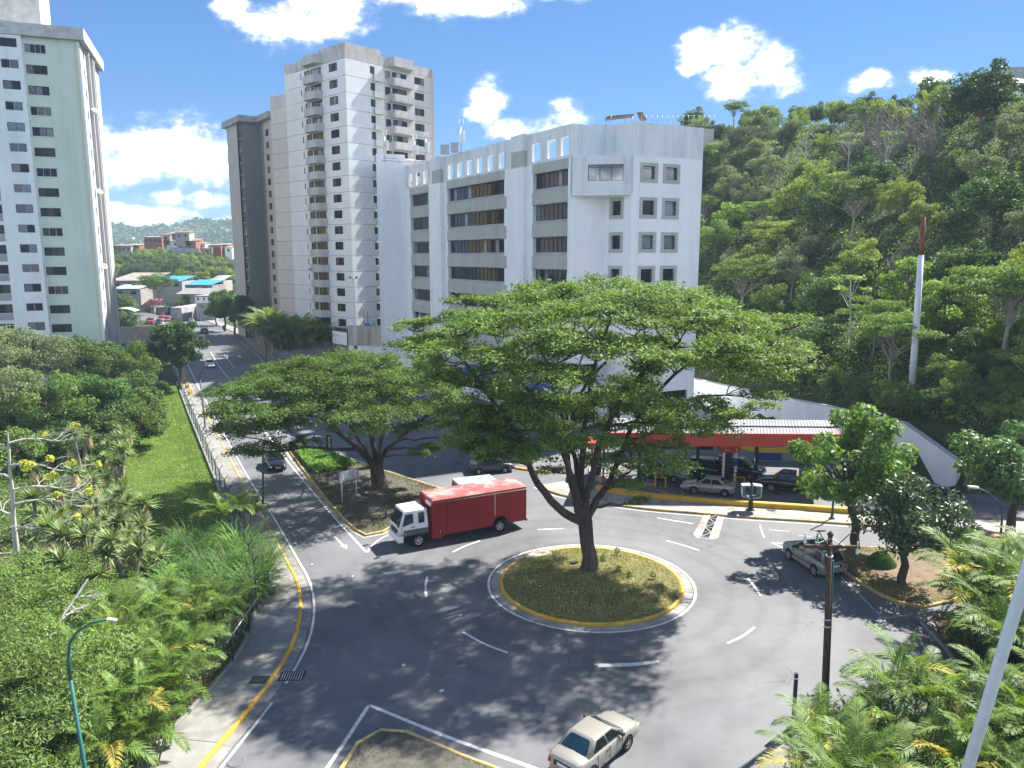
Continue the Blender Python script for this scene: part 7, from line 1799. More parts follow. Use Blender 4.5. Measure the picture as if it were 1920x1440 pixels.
# cab
cx0, cx1 = F0 - 2.12, F0
b = bmesh.new(); V = [b.verts.new(v) for v in [(cx0, -1.05, 1.05), (cx1 - .06, -1.05, 1.05), (cx1 - .06, 1.05, 1.05), (cx0, 1.05, 1.05), (cx0, -1.08, 1.55), (cx1, -1.05, 1.50), (cx1, 1.05, 1.50), (cx0, 1.08, 1.55), (cx0 + .05, -.95, 2.66), (cx1 - .42, -.90, 2.64), (cx1 - .42, .90, 2.64), (cx0 + .05, .95, 2.66)]]
for f in ((3, 2, 1, 0), (0, 1, 5, 4), (1, 2, 6, 5), (2, 3, 7, 6), (3, 0, 4, 7), (4, 5, 9, 8), (5, 6, 10, 9), (6, 7, 11, 10), (7, 4, 8, 11), (8, 9, 10, 11)): b.faces.new([V[i] for i in f])
bmesh.ops.bevel(b, geom=[e for e in b.edges if max(v.co.z for v in e.verts) > 1.4], offset=.085, segments=3, affect='EDGES', profile=.6)
for f in b.faces: f.smooth = True
me = bpy.data.meshes.new('cab'); b.to_mesh(me); b.free(); me.materials.append(M_tcab); link('cab', me, tr)
def tri_quad(nm, pts, m, parent=tr, off=(0, 0, 0)):
    k = MB(); o = Vector(off); q = [Vector(p) + o for p in pts]; k.poly(q); c = sum(q, Vector()) / len(q); k.poly([v * 1 - o * 2.5 for v in q][::-1])
    for i in range(len(q)): j = (i + 1) % len(q); k.quad(q[i], q[j], q[j] - o * 2.5, q[i] - o * 2.5)
    return k.build(nm, m, parent)
M_tglass = mat('truck_glass', (0.02, .035, .04), .06, .2, 1.5, spec=.8)
tri_quad('windshield', [(cx1 - .01, -.9, 1.62), (cx1 - .01, .9, 1.62), (cx1 - .38, .80, 2.50), (cx1 - .38, -.80, 2.50)], M_tglass, off=(.025, 0, .01))
for s in (-1, 1):
    tri_quad('side_window', [(cx1 - .22, s * 1.055, 1.60), (cx1 - 1.02, s * 1.065, 1.78), (cx1 - 1.02, s * .975, 2.42), (cx1 - .48, s * .965, 2.42)][::s], M_tglass, off=(0, s * .022, .004))
    tri_quad('rear_side_window', [(cx0 + .72, s * 1.068, 1.72), (cx0 + .30, s * 1.07, 1.72), (cx0 + .30, s * .985, 2.44), (cx0 + .72, s * .98, 2.44)][::s], M_tglass, off=(0, s * .022, .004))
    e = MB(); e.box(cx0, cx1 - .3, min(s * .95, s * 1.09), max(s * .95, s * 1.09), .92, 1.32); e.build('side_skirt', M_tgrey, tr)
    e = MB(); e.box(cx1 - 1.04, cx1 - .86, min(s * 1.06, s * 1.10), max(s * 1.06, s * 1.10), 1.47, 1.52); e.build('door_handle', M_trimb, tr)
    for xx in (cx1 - 1.1, cx1 - .16): e = MB(); e.box(xx - .008, xx + .008, min(s * 1.03, s * 1.088), max(s * 1.03, s * 1.088), 1.0, 1.6); e.build('door_seam', M_frame, tr)
    e = MB(); e.bar((cx1 - .15, s * 1.0, 2.2), (cx1 + .18, s * 1.28, 2.2), .03); e.bar((cx1 - .1, s * 1.0, 1.7), (cx1 + .18, s * 1.28, 1.75), .03); e.obox((cx1 + .18, s * 1.3, 1.98), (Vector((0, 1, 0)), Vector((1, 0, 0)), Vector((0, 0, 1))), (.1, .03, .25)); e.build('mirror', M_frame, tr)
    e = MB(); e.box(cx1 - .14, cx1 + .06, min(s * .66, s * 1.0), max(s * .66, s * 1.0), .98, 1.16); e.build('headlight', M_headl, tr)
    e = MB(); e.box(cx1 - .5, cx1 - .34, min(s * 1.0, s * 1.1), max(s * 1.0, s * 1.1), 1.0, 1.1); e.build('indicator', M_ylw, tr)
    e = MB(); e.box(cx1 - 1.25, cx1 - .95, min(s * .9, s * 1.12), max(s * .9, s * 1.12), .45, .52); e.build('step', M_frame, tr)
e = MB(); e.box(cx1 - .25, cx1 + .10, -1.1, 1.1, .50, .93); e.build('bumper', M_tcab, tr)
e = MB(); e.box(cx1 - .1, cx1 + .035, -.62, .62, 1.0, 1.3); e.build('grille', M_trimb, tr)
e = MB(); e.box(cx1 - .06, cx1 + .115, -.24, .24, .60, .72); e.build('licence_plate', M_plate, tr)
for y0 in (-.45, .35): e = MB(); e.bar((cx1 + .035, y0, 1.60), (cx1 - .16, y0 + .35, 2.1), .025); e.build('wiper', M_frame, tr)
ty, rm = wheel_meshes(.47, .28)
for x in (F0 - 1.35, wx):
    for s in (-1, 1):
        w = empty('wheel', (x, s * 1.0, .47), 0 if s > 0 else math.pi); w.parent = tr; link('tyre', ty, w); link('rim', rm, w)
    b = MB(); b.box(x - .08, x + .08, -.95, .95, .4, .55); b.build('axle', M_frame, tr)

# ================================================================== PEOPLE
M_skin = mat('skin', (0.24, 0.13, 0.085), .6, .06, 5)
M_hair = mat('dark_hair', (0.012, 0.01, 0.009), .6, .1, 8)
def person(label, pos, heading, shirt, trousers, pose='stand', group=None):
    J = {'pelvis': (0, 0, .93), 'waist': (0, 0, 1.08), 'chest': (.02, 0, 1.32), 'neck': (.01, 0, 1.50), 'chin': (.03, 0, 1.57), 'head': (.03, 0, 1.66), 'crown': (.02, 0, 1.76)}
    rad = {'pelvis': .15, 'waist': .13, 'chest': .155, 'neck': .055, 'chin': .075, 'head': .098, 'crown': .07}
    E = [('pelvis', 'waist'), ('waist', 'chest'), ('chest', 'neck'), ('neck', 'chin'), ('chin', 'head'), ('head', 'crown')]
    st = .22 if pose == 'walk' else .03
    for s, n in ((1, 'l'), (-1, 'r')):
        f = st * s
        J.update({n + 'hip': (0, s * .09, .88), n + 'knee': (f * .6 + .03, s * .1, .48), n + 'ank': (f * 1.1 - (.06 if f < 0 else 0), s * .1, .09), n + 'toe': (f * 1.1 + .17, s * .12, .04), n + 'sho': (0, s * .19, 1.42), n + 'elb': (-f * .5, s * .25, 1.13), n + 'wri': (-f * .9 + .08, s * .25, .89), n + 'palm': (-f * 1.0 + .10, s * .25, .81)})
        rad.update({n + 'hip': .105, n + 'knee': .07, n + 'ank': .048, n + 'toe': .04, n + 'sho': .07, n + 'elb': .048, n + 'wri': .034, n + 'palm': .045})
        E += [('pelvis', n + 'hip'), (n + 'hip', n + 'knee'), (n + 'knee', n + 'ank'), (n + 'ank', n + 'toe'), ('chest', n + 'sho'), (n + 'sho', n + 'elb'), (n + 'elb', n + 'wri'), (n + 'wri', n + 'palm')]
        for k in range(5):
            ff = n + 'f%d' % k; b0 = J[n + 'palm']; th_ = k == 4
            J[ff] = (b0[0] + (.055 if th_ else -.03 + .022 * k), b0[1] - s * (.02 if th_ else 0), b0[2] - (.03 if th_ else .085 + .012 * (1.5 - abs(k - 1.5)))); rad[ff] = .011; E.append((n + 'palm', ff))
    names = list(J); me = bpy.data.meshes.new('person'); me.from_pydata([J[n] for n in names], [(names.index(a), names.index(c)) for a, c in E], [])
    o = bpy.data.objects.new('person', me); COL.objects.link(o)
    sk = o.modifiers.new('skin', 'SKIN'); lay = me.skin_vertices[0].data if me.skin_vertices else None
    if lay is None:
        bm = bmesh.new(); bm.from_mesh(me); bm.verts.layers.skin.verify(); bm.to_mesh(me); bm.free(); lay = me.skin_vertices[0].data
    for i, n in enumerate(names): lay[i].radius = (rad[n], rad[n]); lay[i].use_root = n == 'pelvis'
    o.modifiers.new('sub', 'SUBSURF').levels = 1
    bpy.context.view_layer.update(); ev = bpy.data.meshes.new_from_object(o.evaluated_get(bpy.context.evaluated_depsgraph_get())); bpy.data.objects.remove(o)
    ev.materials.clear()
    for m in (M_skin, shirt, trousers, M_hair, M_frame): ev.materials.append(m)
    for p in ev.polygons:
        c = p.center; p.use_smooth = True; a = abs(c.y)
        if c.z > 1.69 or (c.z > 1.58 and c.x < .0): p.material_index = 3
        elif c.z > 1.49: p.material_index = 0
        elif a > .2 and c.z < 1.18: p.material_index = 0
        elif c.z > .95: p.material_index = 1
        elif c.z > .1: p.material_index = 2 if a < .2 or c.z < .75 else 0
        else: p.material_index = 4
    r = link('person', ev, None, pos, (0, 0, heading)); tag(r, label, 'person', group)
    f = MB()
    for s in (-1, 1): f.obox((.118, s * .035, 1.665), (Vector((1, 0, 0)), Vector((0, 1, 0)), Vector((0, 0, 1))), (.012, .014, .008))
    f.build('eyes', M_hair, r); f = MB(); f.obox((.13, 0, 1.63), (Vector((1, 0, .3)).normalized(), Vector((0, 1, 0)), Vector((-.3, 0, 1)).normalized()), (.02, .014, .025)); f.build('nose', M_skin, r)
    f = MB(); f.obox((.115, 0, 1.592), (Vector((1, 0, 0)), Vector((0, 1, 0)), Vector((0, 0, 1))), (.008, .024, .006)); f.build('mouth', mat('lip', (.2, .07, .06), .6), r)
    for s in (-1, 1): f = MB(); f.obox((.02, s * .1, 1.65), (Vector((1, 0, 0)), Vector((0, 1, 0)), Vector((0, 0, 1))), (.02, .008, .03)); f.build('ear', M_skin, r)
    return r
M_shd = mat('dark_shirt', (.02, .022, .03), .8, .1, 6); M_shr = mat('red_shirt', (.33, .02, .02), .8, .1, 6); M_trd = mat('dark_trousers', (.015, .018, .03), .85, .1, 6)
p = G(419, 621, .13); person('person in dark clothes walking along the pavement by the stone wall', p, R(-66), M_shd, M_trd, 'walk')
p = G(1233, 912, .012); person('person in a red shirt standing by the yellow pump guard', p, R(-120), M_shr, M_trd)
# driver: head and red shirted shoulders behind the truck side window
dr = empty('person', tr.matrix_world @ Vector((0, 0, 0)), 0)
bpy.context.view_layer.update()
dr.matrix_world = tr.matrix_world @ Matrix.Translation((cx1 - .78, .55, 1.25)); tag(dr, 'driver in a red shirt sitting at the wheel of the red truck', 'person')
b = MB(); b.lathe([(.17, 0), (.2, .2), (.22, .42), (.12, .55), (.06, .58), (.06, .63)], 14); b.build('torso', M_shr, dr)
b = MB(); b.lathe([(.05, 0), (.09, .05), (.105, .13), (.09, .21), (.04, .25)], 14, c=(0, 0, .62)); b.build('head', M_skin, dr)
b = MB(); b.lathe([(.108, 0), (.11, .05), (.09, .10), (.03, .125)], 14, c=(-.01, 0, .76)); b.build('hair', M_hair, dr)

# ================================================================== STREET FURNITURE
M_lampg = mat('green_lamp_paint', (0.02, 0.07, 0.06), .5, .1, 2)
M_lampt = mat('teal_lamp_paint', (0.03, 0.13, 0.12), .5, .1, 2)
M_polew = mat('white_pole_paint', (0.66, .69, .73), .5, .06, .6, stain=(.5, .53, .57), sscale=.7)
M_rust = mat('rusty_steel', (0.20, 0.075, 0.04), .9, .35, 1.5)
M_wood = mat('weathered_pole_wood', (0.085, 0.05, 0.035), .9, .3, 3, stain=(.05, .035, .03), sscale=1.5, streak=True)
M_headw = mat('lamp_head_white', (.66, .67, .68), .4, .05, 3)
def lamp(label, base, knee, arm, head_dir, r0=.09, m=None, name='street_lamp', foot=True, hs=1):
    root = empty(name, base, 0, label, 'street lamp'); B = Vector(base); m = m or M_lampg
    pts = [Vector((0, 0, 0))] + [Vector(p) - B for p in (knee,)]
    b = MB(); b.tube(pts, [r0, r0 * .7], 10); b.build('pole', m, root)
    a = [Vector(p) - B for p in [knee] + list(arm)]; b = MB(); b.tube(a, taper(len(a), r0 * .68, r0 * .4), 8); b.build('arm', m, root)
    e = a[-1]; d = Vector(head_dir).normalized(); b = MB(); s = d.cross(Vector((0, 0, 1))).normalized(); b.obox(e + d * .25 * hs, (d, s, s.cross(d)), (.32 * hs, .13 * hs, .06 * hs)); b.build('lamp_head', M_headw, root)
    if foot: b = MB(); b.lathe([(r0 * 2.6, 0), (r0 * 2.6, .04), (r0 * 1.3, .06), (r0 * 1.3, .35)], 10); b.build('base_plate', m, root)
    return root
p = G(493, 945, .13); lamp('slim green street lamp by the avenue with its arm reaching over the black car', p, D(493, 842, p.y), [D(497, 832, p.y), D(508, 825, p.y), D(524, 820, p.y)], (1, 0, .1))
p = G(385, 801, .13); lamp('dark green street lamp on the left pavement before the white wagon', p, D(375, 712, p.y), [D(375, 700, p.y), D(380, 692, p.y), D(392, 686, p.y)], (1, 0, .1))
p = G(500, 690, .13); lamp('street lamp by the stone wall with its head over the avenue', p, D(499, 606, p.y), [D(495, 598, p.y), D(486, 592, p.y), D(474, 588, p.y)], (-1, 0, .12))
p = Vector((31.4, 47.0, .12)); lamp('street lamp among the glossy trees at the right edge', p, D(1880, 962, 47), [D(1872, 943, 47), D(1855, 925, 47), D(1832, 914, 47)], (-1, 0, .1))
p = G(1560, 972, .13); lamp('street lamp on the forecourt pavement behind the large leaved tree', p, (p.x, p.y, 3.6), [(p.x + .1, p.y, 3.9), (p.x + .6, p.y - .1, 4.0)], (1, 0, 0))
k0 = D(140, 1340, 22.5); k0 = Vector((k0.x + .35, k0.y, 0))
lamp('teal street lamp with a long curved arm at the lower left corner', k0, D(132, 1275, 22.5), [D(128, 1235, 22.5), D(131, 1205, 22.5), D(146, 1183, 22.5), D(170, 1168, 22.5), D(203, 1161, 22.5)], (1, 0, -.12), r0=.08, m=M_lampt, foot=False, hs=.45)
def flood_mast(label, base, H, heads, r0=.22):
    root = empty('floodlight_mast', base, 0, label, 'light mast'); b = MB(); b.tube([(0, 0, 0), (0, 0, H * .5), (0, 0, H)], [r0, r0 * .8, r0 * .55], 10); b.build('pole', M_polew, root)
    b = MB(); b.bar((-.7, 0, H), (.7, 0, H), .08); b.build('crossarm', M_steel, root)
    for k in range(heads): x = -.55 + 1.1 * k / max(1, heads - 1); b = MB(); b.obox((x, -.12, H + .18), (Vector((1, 0, 0)), Vector((0, .8, .6)), Vector((0, -.6, .8))), (.22, .16, .1)); b.build('floodlight', M_steel, root)
    b = MB(); b.box(-.25, .25, -.3, .05, 4.2, 4.8); b.build('junction_box', M_frame, root)
    return root
p = G(594, 678); flood_mast('tall white floodlight mast by the stepped stone wall', p, 17.3, 2)
p = D(667, 650, 130.5); flood_mast('tall white floodlight mast in front of the gate building', (p.x, p.y, 0), D(664, 522, 130.5).z, 2)
# billboard pole on the hill
bp = hill_at(1707, 764) or Vector((40.2, 76, 5)); hp_ = Vector((40.17, 76, hill_z(40.17, 76)))
root = empty('billboard_pole', hp_, 0, 'very tall white tapered pole with rusty top standing on the hillside', 'pole')
t2 = D(1732, 407, 76) - hp_; t1_ = Vector((0, 0, -.5)).lerp(t2, .80)
b = MB(); b.tube([(0, 0, -.6), t1_ * .5, t1_], [.34, .31, .26], 14); b.build('shaft', M_polew, root)
b = MB(); b.tube([t1_, t2], [.245, .20], 12); b.build('rusty_top', M_rust, root)
for k in range(9): q = t1_ * (k / 9 + .05); b = MB(); b.bar(q + Vector((.3, 0, 0)), q + Vector((.62, 0, 0)), .04); b.build('climbing_rung', M_rust, root)
# wooden utility pole
pb = Vector((13.9, 31.4, .1)); root = empty('utility_pole', pb, 0, 'dark wooden utility pole with crossarm standing among the palms', 'pole')
top = D(1557, 1003, 31.4) - pb
b = MB(); b.tube([(0, 0, -.2), top * .5, top], [.125, .115, .10], 10); b.build('shaft', M_wood, root)
b = MB(); b.lathe([(.14, 0), (.14, .05), (.09, .09), (.06, .16)], 10, c=tuple(top)); b.build('cap', M_wood, root)
A0, A1 = D(1507, 1024, 31.1) - pb, D(1610, 1026, 31.1) - pb
b = MB(); b.bar(A0, A1, .10, .13); b.build('crossarm', M_wood, root)
for q in ((1530, 1020), (1583, 1024)): b = MB(); b.bar(top + Vector((0, -.1, -.12)), D(*q, 31.05) - pb, .035); b.build('brace', M_steel, root)
for (q, h) in (((1509, 1022), .5), ((1531, 1022), .45), ((1608, 1024), .55)):
    c = D(*q, 31.1) - pb + Vector((0, 0, .08 if h < .55 else -.35)); b = MB(); b.lathe([(.05, 0), (.07, .05), (.04, .1), (.07, .16), (.04, .22), (.07, .28), (.03, .36), (.02, h)], 8, c=tuple(c)); b.build('insulator', M_headw, root)
b = MB(); cx = top + Vector((.2, -.05, 0)); b.tube([(.16, -.02, 0), top * .5 + Vector((.15, -.03, 0)), top * .86 + Vector((.14, -.03, 0))], .045, 8); b.build('conduit', M_lampg, root)
for pts in ([(1535, 994), (1541, 1006), (1552, 1022), (1562, 1034)], [(1535, 994), (1533, 1003), (1531, 1014)], [(1562, 1036), (1575, 1018), (1592, 1002), (1604, 999), (1610, 1008), (1611, 1020)], [(1558, 1034), (1545, 1030), (1530, 1022)]):
    q = [D(*x, 31.0) - pb for x in pts]; q = [Vector(v) for v in q]; f = []
    for i in range(len(q) - 1):
        for k in range(4): f.append(q[i].lerp(q[i + 1], k / 4))
    f.append(q[-1]); b = MB(); b.tube(f, .022, 5); b.build('cable', M_frame, root)
for t in (.48, .52, .88): b = MB(); b.lathe([(.15, 0), (.15, .05)], 12, c=tuple(top * t)); b.build('band', M_steel, root)
pb = G(1487, 1357, .1); root = empty('bollard_post', pb, 0, 'short black pipe post with pale band beside the palms', 'post')
b = MB(); b.tube([(0, 0, -.1), (0, 0, 2.1)], .085, 10); b.build('shaft', M_frame, root); b = MB(); b.tube([(0, 0, 2.1), (0, 0, 2.16)], .09, 10); b.build('band', M_headw, root); b = MB(); b.tube([(0, 0, 2.16), (0, 0, 2.36)], .085, 10); b.build('cap', M_frame, root)
# pale pole close to the viewer
q1, q2 = D(1815, 1440, 14), D(1921, 1085, 13); d = (q2 - q1) / (q2.z - q1.z); f0 = q1 - d * q1.z
root = empty('pale_pole', (f0.x, f0.y, 0), 0, 'plain pale blue white leaning pole close to the viewer at lower right', 'pole')
b = MB(); b.tube([(0, 0, 0), d * 11, d * 22], [.125, .11, .095], 14); b.build('shaft', M_polew, root); b = MB(); b.lathe([(.25, 0), (.25, .05), (.13, .07)], 12); b.build('base_plate', M_steel, root)
# road sign on the median, and dark banner board
l1, l2 = G(642, 943, .15), G(669, 934, .15); e = (l2 - l1).normalized()
root = empty('road_sign', l1, math.atan2(e.y, e.x), 'white direction sign with arrow on two legs on the median island', 'sign'); Ls = (l2 - l1).length
for x in (0, Ls): b = MB(); b.tube([(x, 0, -.1), (x, 0, 2.55)], .05, 8); b.build('leg', M_headw, root)
b = MB(); b.box(-.25, Ls + .25, -.05, -.02, 1.72, 2.6); b.build('board', mat('sign_grey_white', (.36, .39, .42), .5, .06, 2), root)
b = MB(); ar = Ls / 2
b.quad((Ls - .15, -.062, 1.95), (Ls - .05, -.062, 1.95), (Ls - .05, -.062, 2.3), (Ls - .15, -.062, 2.3)); b.poly([(Ls - .25, -.062, 2.28), (Ls + .05, -.062, 2.28), (Ls - .1, -.062, 2.5)]); b.build('arrow', M_sgw, root)
b = MB()
for k, (x0, x1, z0, z1) in enumerate(((.05, .2, 1.9, 2.35), (.28, .36, 1.95, 2.25), (.44, .62, 1.95, 2.2), (.7, .95, 2.05, 2.2), (.7, 1.0, 1.88, 1.98))): b.quad((x0, -.062, z0), (x1, -.062, z0), (x1, -.062, z1), (x0, -.062, z1))
b.build('worn_lettering', M_sgw, root)
pb = G(618, 862, .12); root = empty('banner_sign', pb, R(-20), 'dark upright banner board on two posts behind the median hedge', 'sign')
for x in (-.3, .35): b = MB(); b.tube([(x, 0, -.1), (x, 0, 2.6)], .035, 6); b.build('post', M_frame, root)
b = MB(); b.box(-.34, .39, -.05, -.02, .9, 2.55); b.build('board', mat('banner_dark', (.025, .03, .045), .5, .1, 2), root)
b = MB()
for k in range(6): z = 1.1 + .22 * k; w = .12 + .05 * (k % 3); b.quad((-.02, -.056, z), (w, -.056, z), (w, -.056, z + .08), (-.02, -.056, z + .08))
b.build('worn_lettering', M_sgw, root)
# payphone
pb = G(1407, 956, .13); root = empty('payphone', pb, R(-8), 'double hooded payphone on a dark post on the forecourt pavement', 'payphone')
M_ph = mat('payphone_grey', (.40, .45, .48), .5, .1, 3, stain=(.25, .28, .3), sscale=3)
b = MB(); b.box(-.16, .16, -.12, .12, .05, 1.1); b.build('post', M_darkw, root); b = MB(); b.box(-.3, .3, -.25, .25, 0, .06); b.build('base_plate', M_darkw, root)
for s in (-1, 1):
    b = MB(); pr_ = [(.08, 1.0), (.72, 1.12), (.78, 2.05), (.12, 2.12), (.10, 2.04), (.70, 1.97), (.66, 1.2), (.1, 1.06)]
    vs = [(s * x, -.33, z) for x, z in pr_] + [(s * x, .33, z) for x, z in pr_]; n = len(pr_)
    b.add(vs, [(i, (i + 1) % n, n + (i + 1) % n, n + i) for i in range(n)] + [tuple(range(n)), tuple(range(n, 2 * n))[::-1]]); b.build('hood', M_ph, root)
    b = MB(); b.box(min(s * .08, s * .66), max(s * .08, s * .66), .25, .3, 1.15, 2.0); b.build('hood_back', M_ph, root)
    b = MB(); b.box(min(s * .17, s * .38), max(s * .17, s * .38), -.1, .18, 1.3, 1.85); b.build('telephone', M_frame, root)
    b = MB(); b.box(min(s * .70, s * .765), max(s * .70, s * .765), -.22, .22, 1.35, 1.8); b.build('sticker', M_sgw, root)
# fence along the left pavement
fl = offset_line(kl, lambda t: walk_w(t) - 0.05); fsp = [p for i, p in enumerate(fl) if p.y < 124]
acc = 0; posts = [fsp[0]]
for a, c in zip(fsp, fsp[1:]):
    acc += (c - a).length
    if acc > 2.35: posts.append(c); acc = 0
def fence(label, P, m):
    root = empty('wire_fence', P[0], 0, label, 'fence'); me = None
    for i, p in enumerate(P):
        a = P[max(0, i - 1)]; c = P[min(len(P) - 1, i + 1)]; d = (c - a).normalized(); n = Vector((-d.y, d.x, 0))
        if me is None: b = MB(); b.tube([(0, 0, 0), (0, 0, 1.95)], .045, 6); b.tube([(0, 0, 1.93), (.0, -.28, 2.28)], .03, 5); b.tube([(0, 0, 1.93), (.0, .28, 2.28)], .03, 5); me = b.mesh('post', m)
        link('post', me, root, p - P[0] + Vector((0, 0, .02)), (random.uniform(-.03, .03), random.uniform(-.03, .03), math.atan2(d.y, d.x)))
    b = MB()
    for h in (.12, .5, .9, 1.3, 1.7, 1.92):
        for a, c in zip(P, P[1:]): b.bar(a - P[0] + Vector((0, 0, h)), c - P[0] + Vector((0, 0, h)), .012)
    for sy in (-.27, .27):
        for a, c in zip(P, P[1:]):
            d = (c - a).normalized(); n = Vector((-d.y, d.x, 0)) * sy; b.bar(a - P[0] + n + Vector((0, 0, 2.26)), c - P[0] + n + Vector((0, 0, 2.26)), .01)
    b.build('wires', m, root)
    for a, c in zip(P[::1], P[1::1]):
        b = MB(); L = (c - a).length; k = int(L / .30)                       # chain link mesh, drawn as crossing wires
        for i in range(k):
            for q0, q1 in ((i / k, (i + 4) / k), ((i + 4) / k, i / k)):
                if q0 > 1 or q1 > 1: continue
                b.bar(a.lerp(c, q0) - P[0] + Vector((0, 0, .12)), a.lerp(c, q1) - P[0] + Vector((0, 0, 1.9)), .006)
        if a.y < 95: b.build('mesh_bay', m, root)
    return root
fence('green post and wire fence between the lawn and the left pavement', [p for p in posts if p.y > 48], M_lampg)
fence('leaning wire fence along the near left pavement under the palms', [p for p in posts if p.y < 47], M_frame)
b = MB(); b.tube([G(424, 1206, 1.4), G(484, 1119, 1.7)], .03, 6); tag(b.build('fence_rail', M_steel), 'loose pale pipe rail of the near left pavement fence', 'rail')
b = MB(); b.tube([G(190, 1440, .9), G(250, 1395, 1.0)], .03, 6); tag(b.build('fence_rail', M_steel), 'pale pipe lying along the fence at the lower left', 'rail')
# yellow standpipes on the pavement, a box on a post
for k, (px, py, lb) in enumerate(((345, 715, 'farthest of three yellow standpipes on the left pavement'), (351, 728, 'middle one of three yellow standpipes on the left pavement'), (357, 740, 'nearest of three yellow standpipes on the left pavement'))):
    p = G(px, py, .13); b = MB(); b.box(-.28, .28, -.2, .2, 0, .5); b.tube([(-.18, 0, .5), (-.18, 0, .85), (.2, 0, .85), (.2, 0, .5)], .08, 6); o = b.build('standpipe', M_ylw, None, p, (0, 0, k * .5)); tag(o, lb, 'standpipe')
p = G(509, 1112, .13); root = empty('meter_box', p, .4, 'small dark meter box on a pale post beside the reeds', 'box'); b = MB(); b.box(-.05, .05, -.05, .05, 0, 1.3); b.build('post', M_headw, root); b = MB(); b.box(-.22, .22, -.16, .16, 0, .22); b.build('housing', M_frame, root)
# small things on the roundabout
p = G(1076, 1060, .4); root = empty('valve_box', p, .5, 'small concrete valve box with dark hole on the roundabout', 'box'); b = MB(); b.box(-.42, .42, -.3, .3, -.2, .06); b.build('slab', M_conc2, root); b = MB(); b.box(-.18, .18, -.15, .15, .06, .26); b.build('lid', M_frame, root)
p = G(1010, 1040, .22); b = MB(); b.box(-.95, .95, -.38, .38, -.2, .05); tag(b.build('concrete_slab', mat('buff_concrete', (.46, .41, .32), .9, .12, 2), None, p, (0, 0, .28)), 'buff concrete slab at the far left rim of the roundabout', 'slab')
# grey sheet fence below the left tower
root = empty('sheet_fence', label='grey corrugated sheet fence below the left tower beside the dark round tree', cat='fence')
a, c = D(208, 640, 176), D(306, 640, 176); a.z = c.z = 0
for k in range(8):
    p, q = a.lerp(c, k / 8), a.lerp(c, (k + 1) / 8); b = MB()
    for i in range(5): u0, u1 = p.lerp(q, i / 5), p.lerp(q, (i + .96 * 1) / 5); b.box(u0.x, u1.x - .02, u0.y - (.05 if i % 2 else 0), u0.y + .04, 0, 3.9)
    b.build('sheet', M_slab, root); b = MB(); b.box(p.x - .06, p.x + .06, p.y - .1, p.y - .06, 0, 4.0); b.build('post', M_steel, root)

# ================================================================== THE DISTANCE
M_brick = mat('raw_clay_block', (0.30, 0.125, 0.07), .95, .2, .8, objvar=.2)
M_plast = mat('pale_plaster', (0.3, .285, .26), .9, .15, .5, objvar=.25)
M_tile = mat('rusty_sheet_roof', (0.26, .2, .17), .8, .25, .6, objvar=.3)
M_broof = mat('bright_blue_roof', (0.045, .24, .46), .6, .1, .3)
M_hazeh = mat('far_forest', (0.05, .075, .035), .95, .5, .02, stain=(.12, .13, .06), sscale=.012)
b = MB(); N = 90; rows = []
fr_ = random.Random(2)
prof = lambda x: 71 + 7 * math.sin(x * .011 + 1) + 4 * math.sin(x * .031) + 2.5 * math.sin(x * .083)
for j, (y, f) in enumerate(((1120, 0), (1200, .25), (1290, .55), (1380, .82), (1460, 1.0), (1560, .9), (1800, .3))):
    for i in range(N): x = -1350 + 2700 * i / (N - 1); b.v.append((x, y + 14 * math.sin(x * .03 + j), -.5 + prof(x) * f + (3 * math.sin(x * .05 + j * 2) if f else 0)))
for j in range(6):
    for i in range(N - 1): b.f.append([j * N + i, j * N + i + 1, (j + 1) * N + i + 1, (j + 1) * N + i]); b.m.append(0); b.sm.append(True)
tag(b.build('far_hills', M_hazeh), kind='structure')
hm = []
for mm in (M_plast, M_brick, M_wht):
    for s in range(2): b = MB(); b.box(-4, 4, -3, 3, -3, 4 + s * 3); b.box(-4.4, 4.4, -3.4, 3.4, 4 + s * 3, 4.5 + s * 3); hm.append(b.mesh('far_house', mm))
for k in range(70):
    px = fr_.uniform(205, 440); py = fr_.choice((fr_.uniform(418, 430), fr_.uniform(430, 452))); y = 1440 - (py - 418) * 6; p = D(px, py, y)
    zz_ = prof(p.x) * max(0, min(1, (y - 1120) / 340)); o = link('far_house', hm[k % 6], None, (p.x, y - 3, zz_ - 1.5), (0, 0, fr_.uniform(0, 3))); tag(o, 'tiny pale house on the hazy distant hills', 'house', 'houses on the hazy distant hills')
fm_ = quads_mesh('far_trees', leaf_quads(np.stack([rng.uniform(-900, -350, 26000), np.zeros(26000), np.zeros(26000)], 1), 9, 6, .7), L_dark)
co = np.zeros(len(fm_.vertices) * 3, np.float32); fm_.vertices.foreach_get('co', co); co = co.reshape(-1, 4, 3); t = rng.uniform(0, 1, len(co)); y = 1130 + 345 * t
co[:, :, 1] += y[:, None]; co[:, :, 2] += (np.array([prof(a) for a in co[:, 0, 0]]) * np.clip((y - 1120) / 340, 0, 1) + np.abs(rng.normal(0, 3.5, len(co))))[:, None]; fm_.vertices.foreach_set('co', co.reshape(-1)); fm_.update()
o = link('far_trees', fm_); o['kind'] = 'stuff'
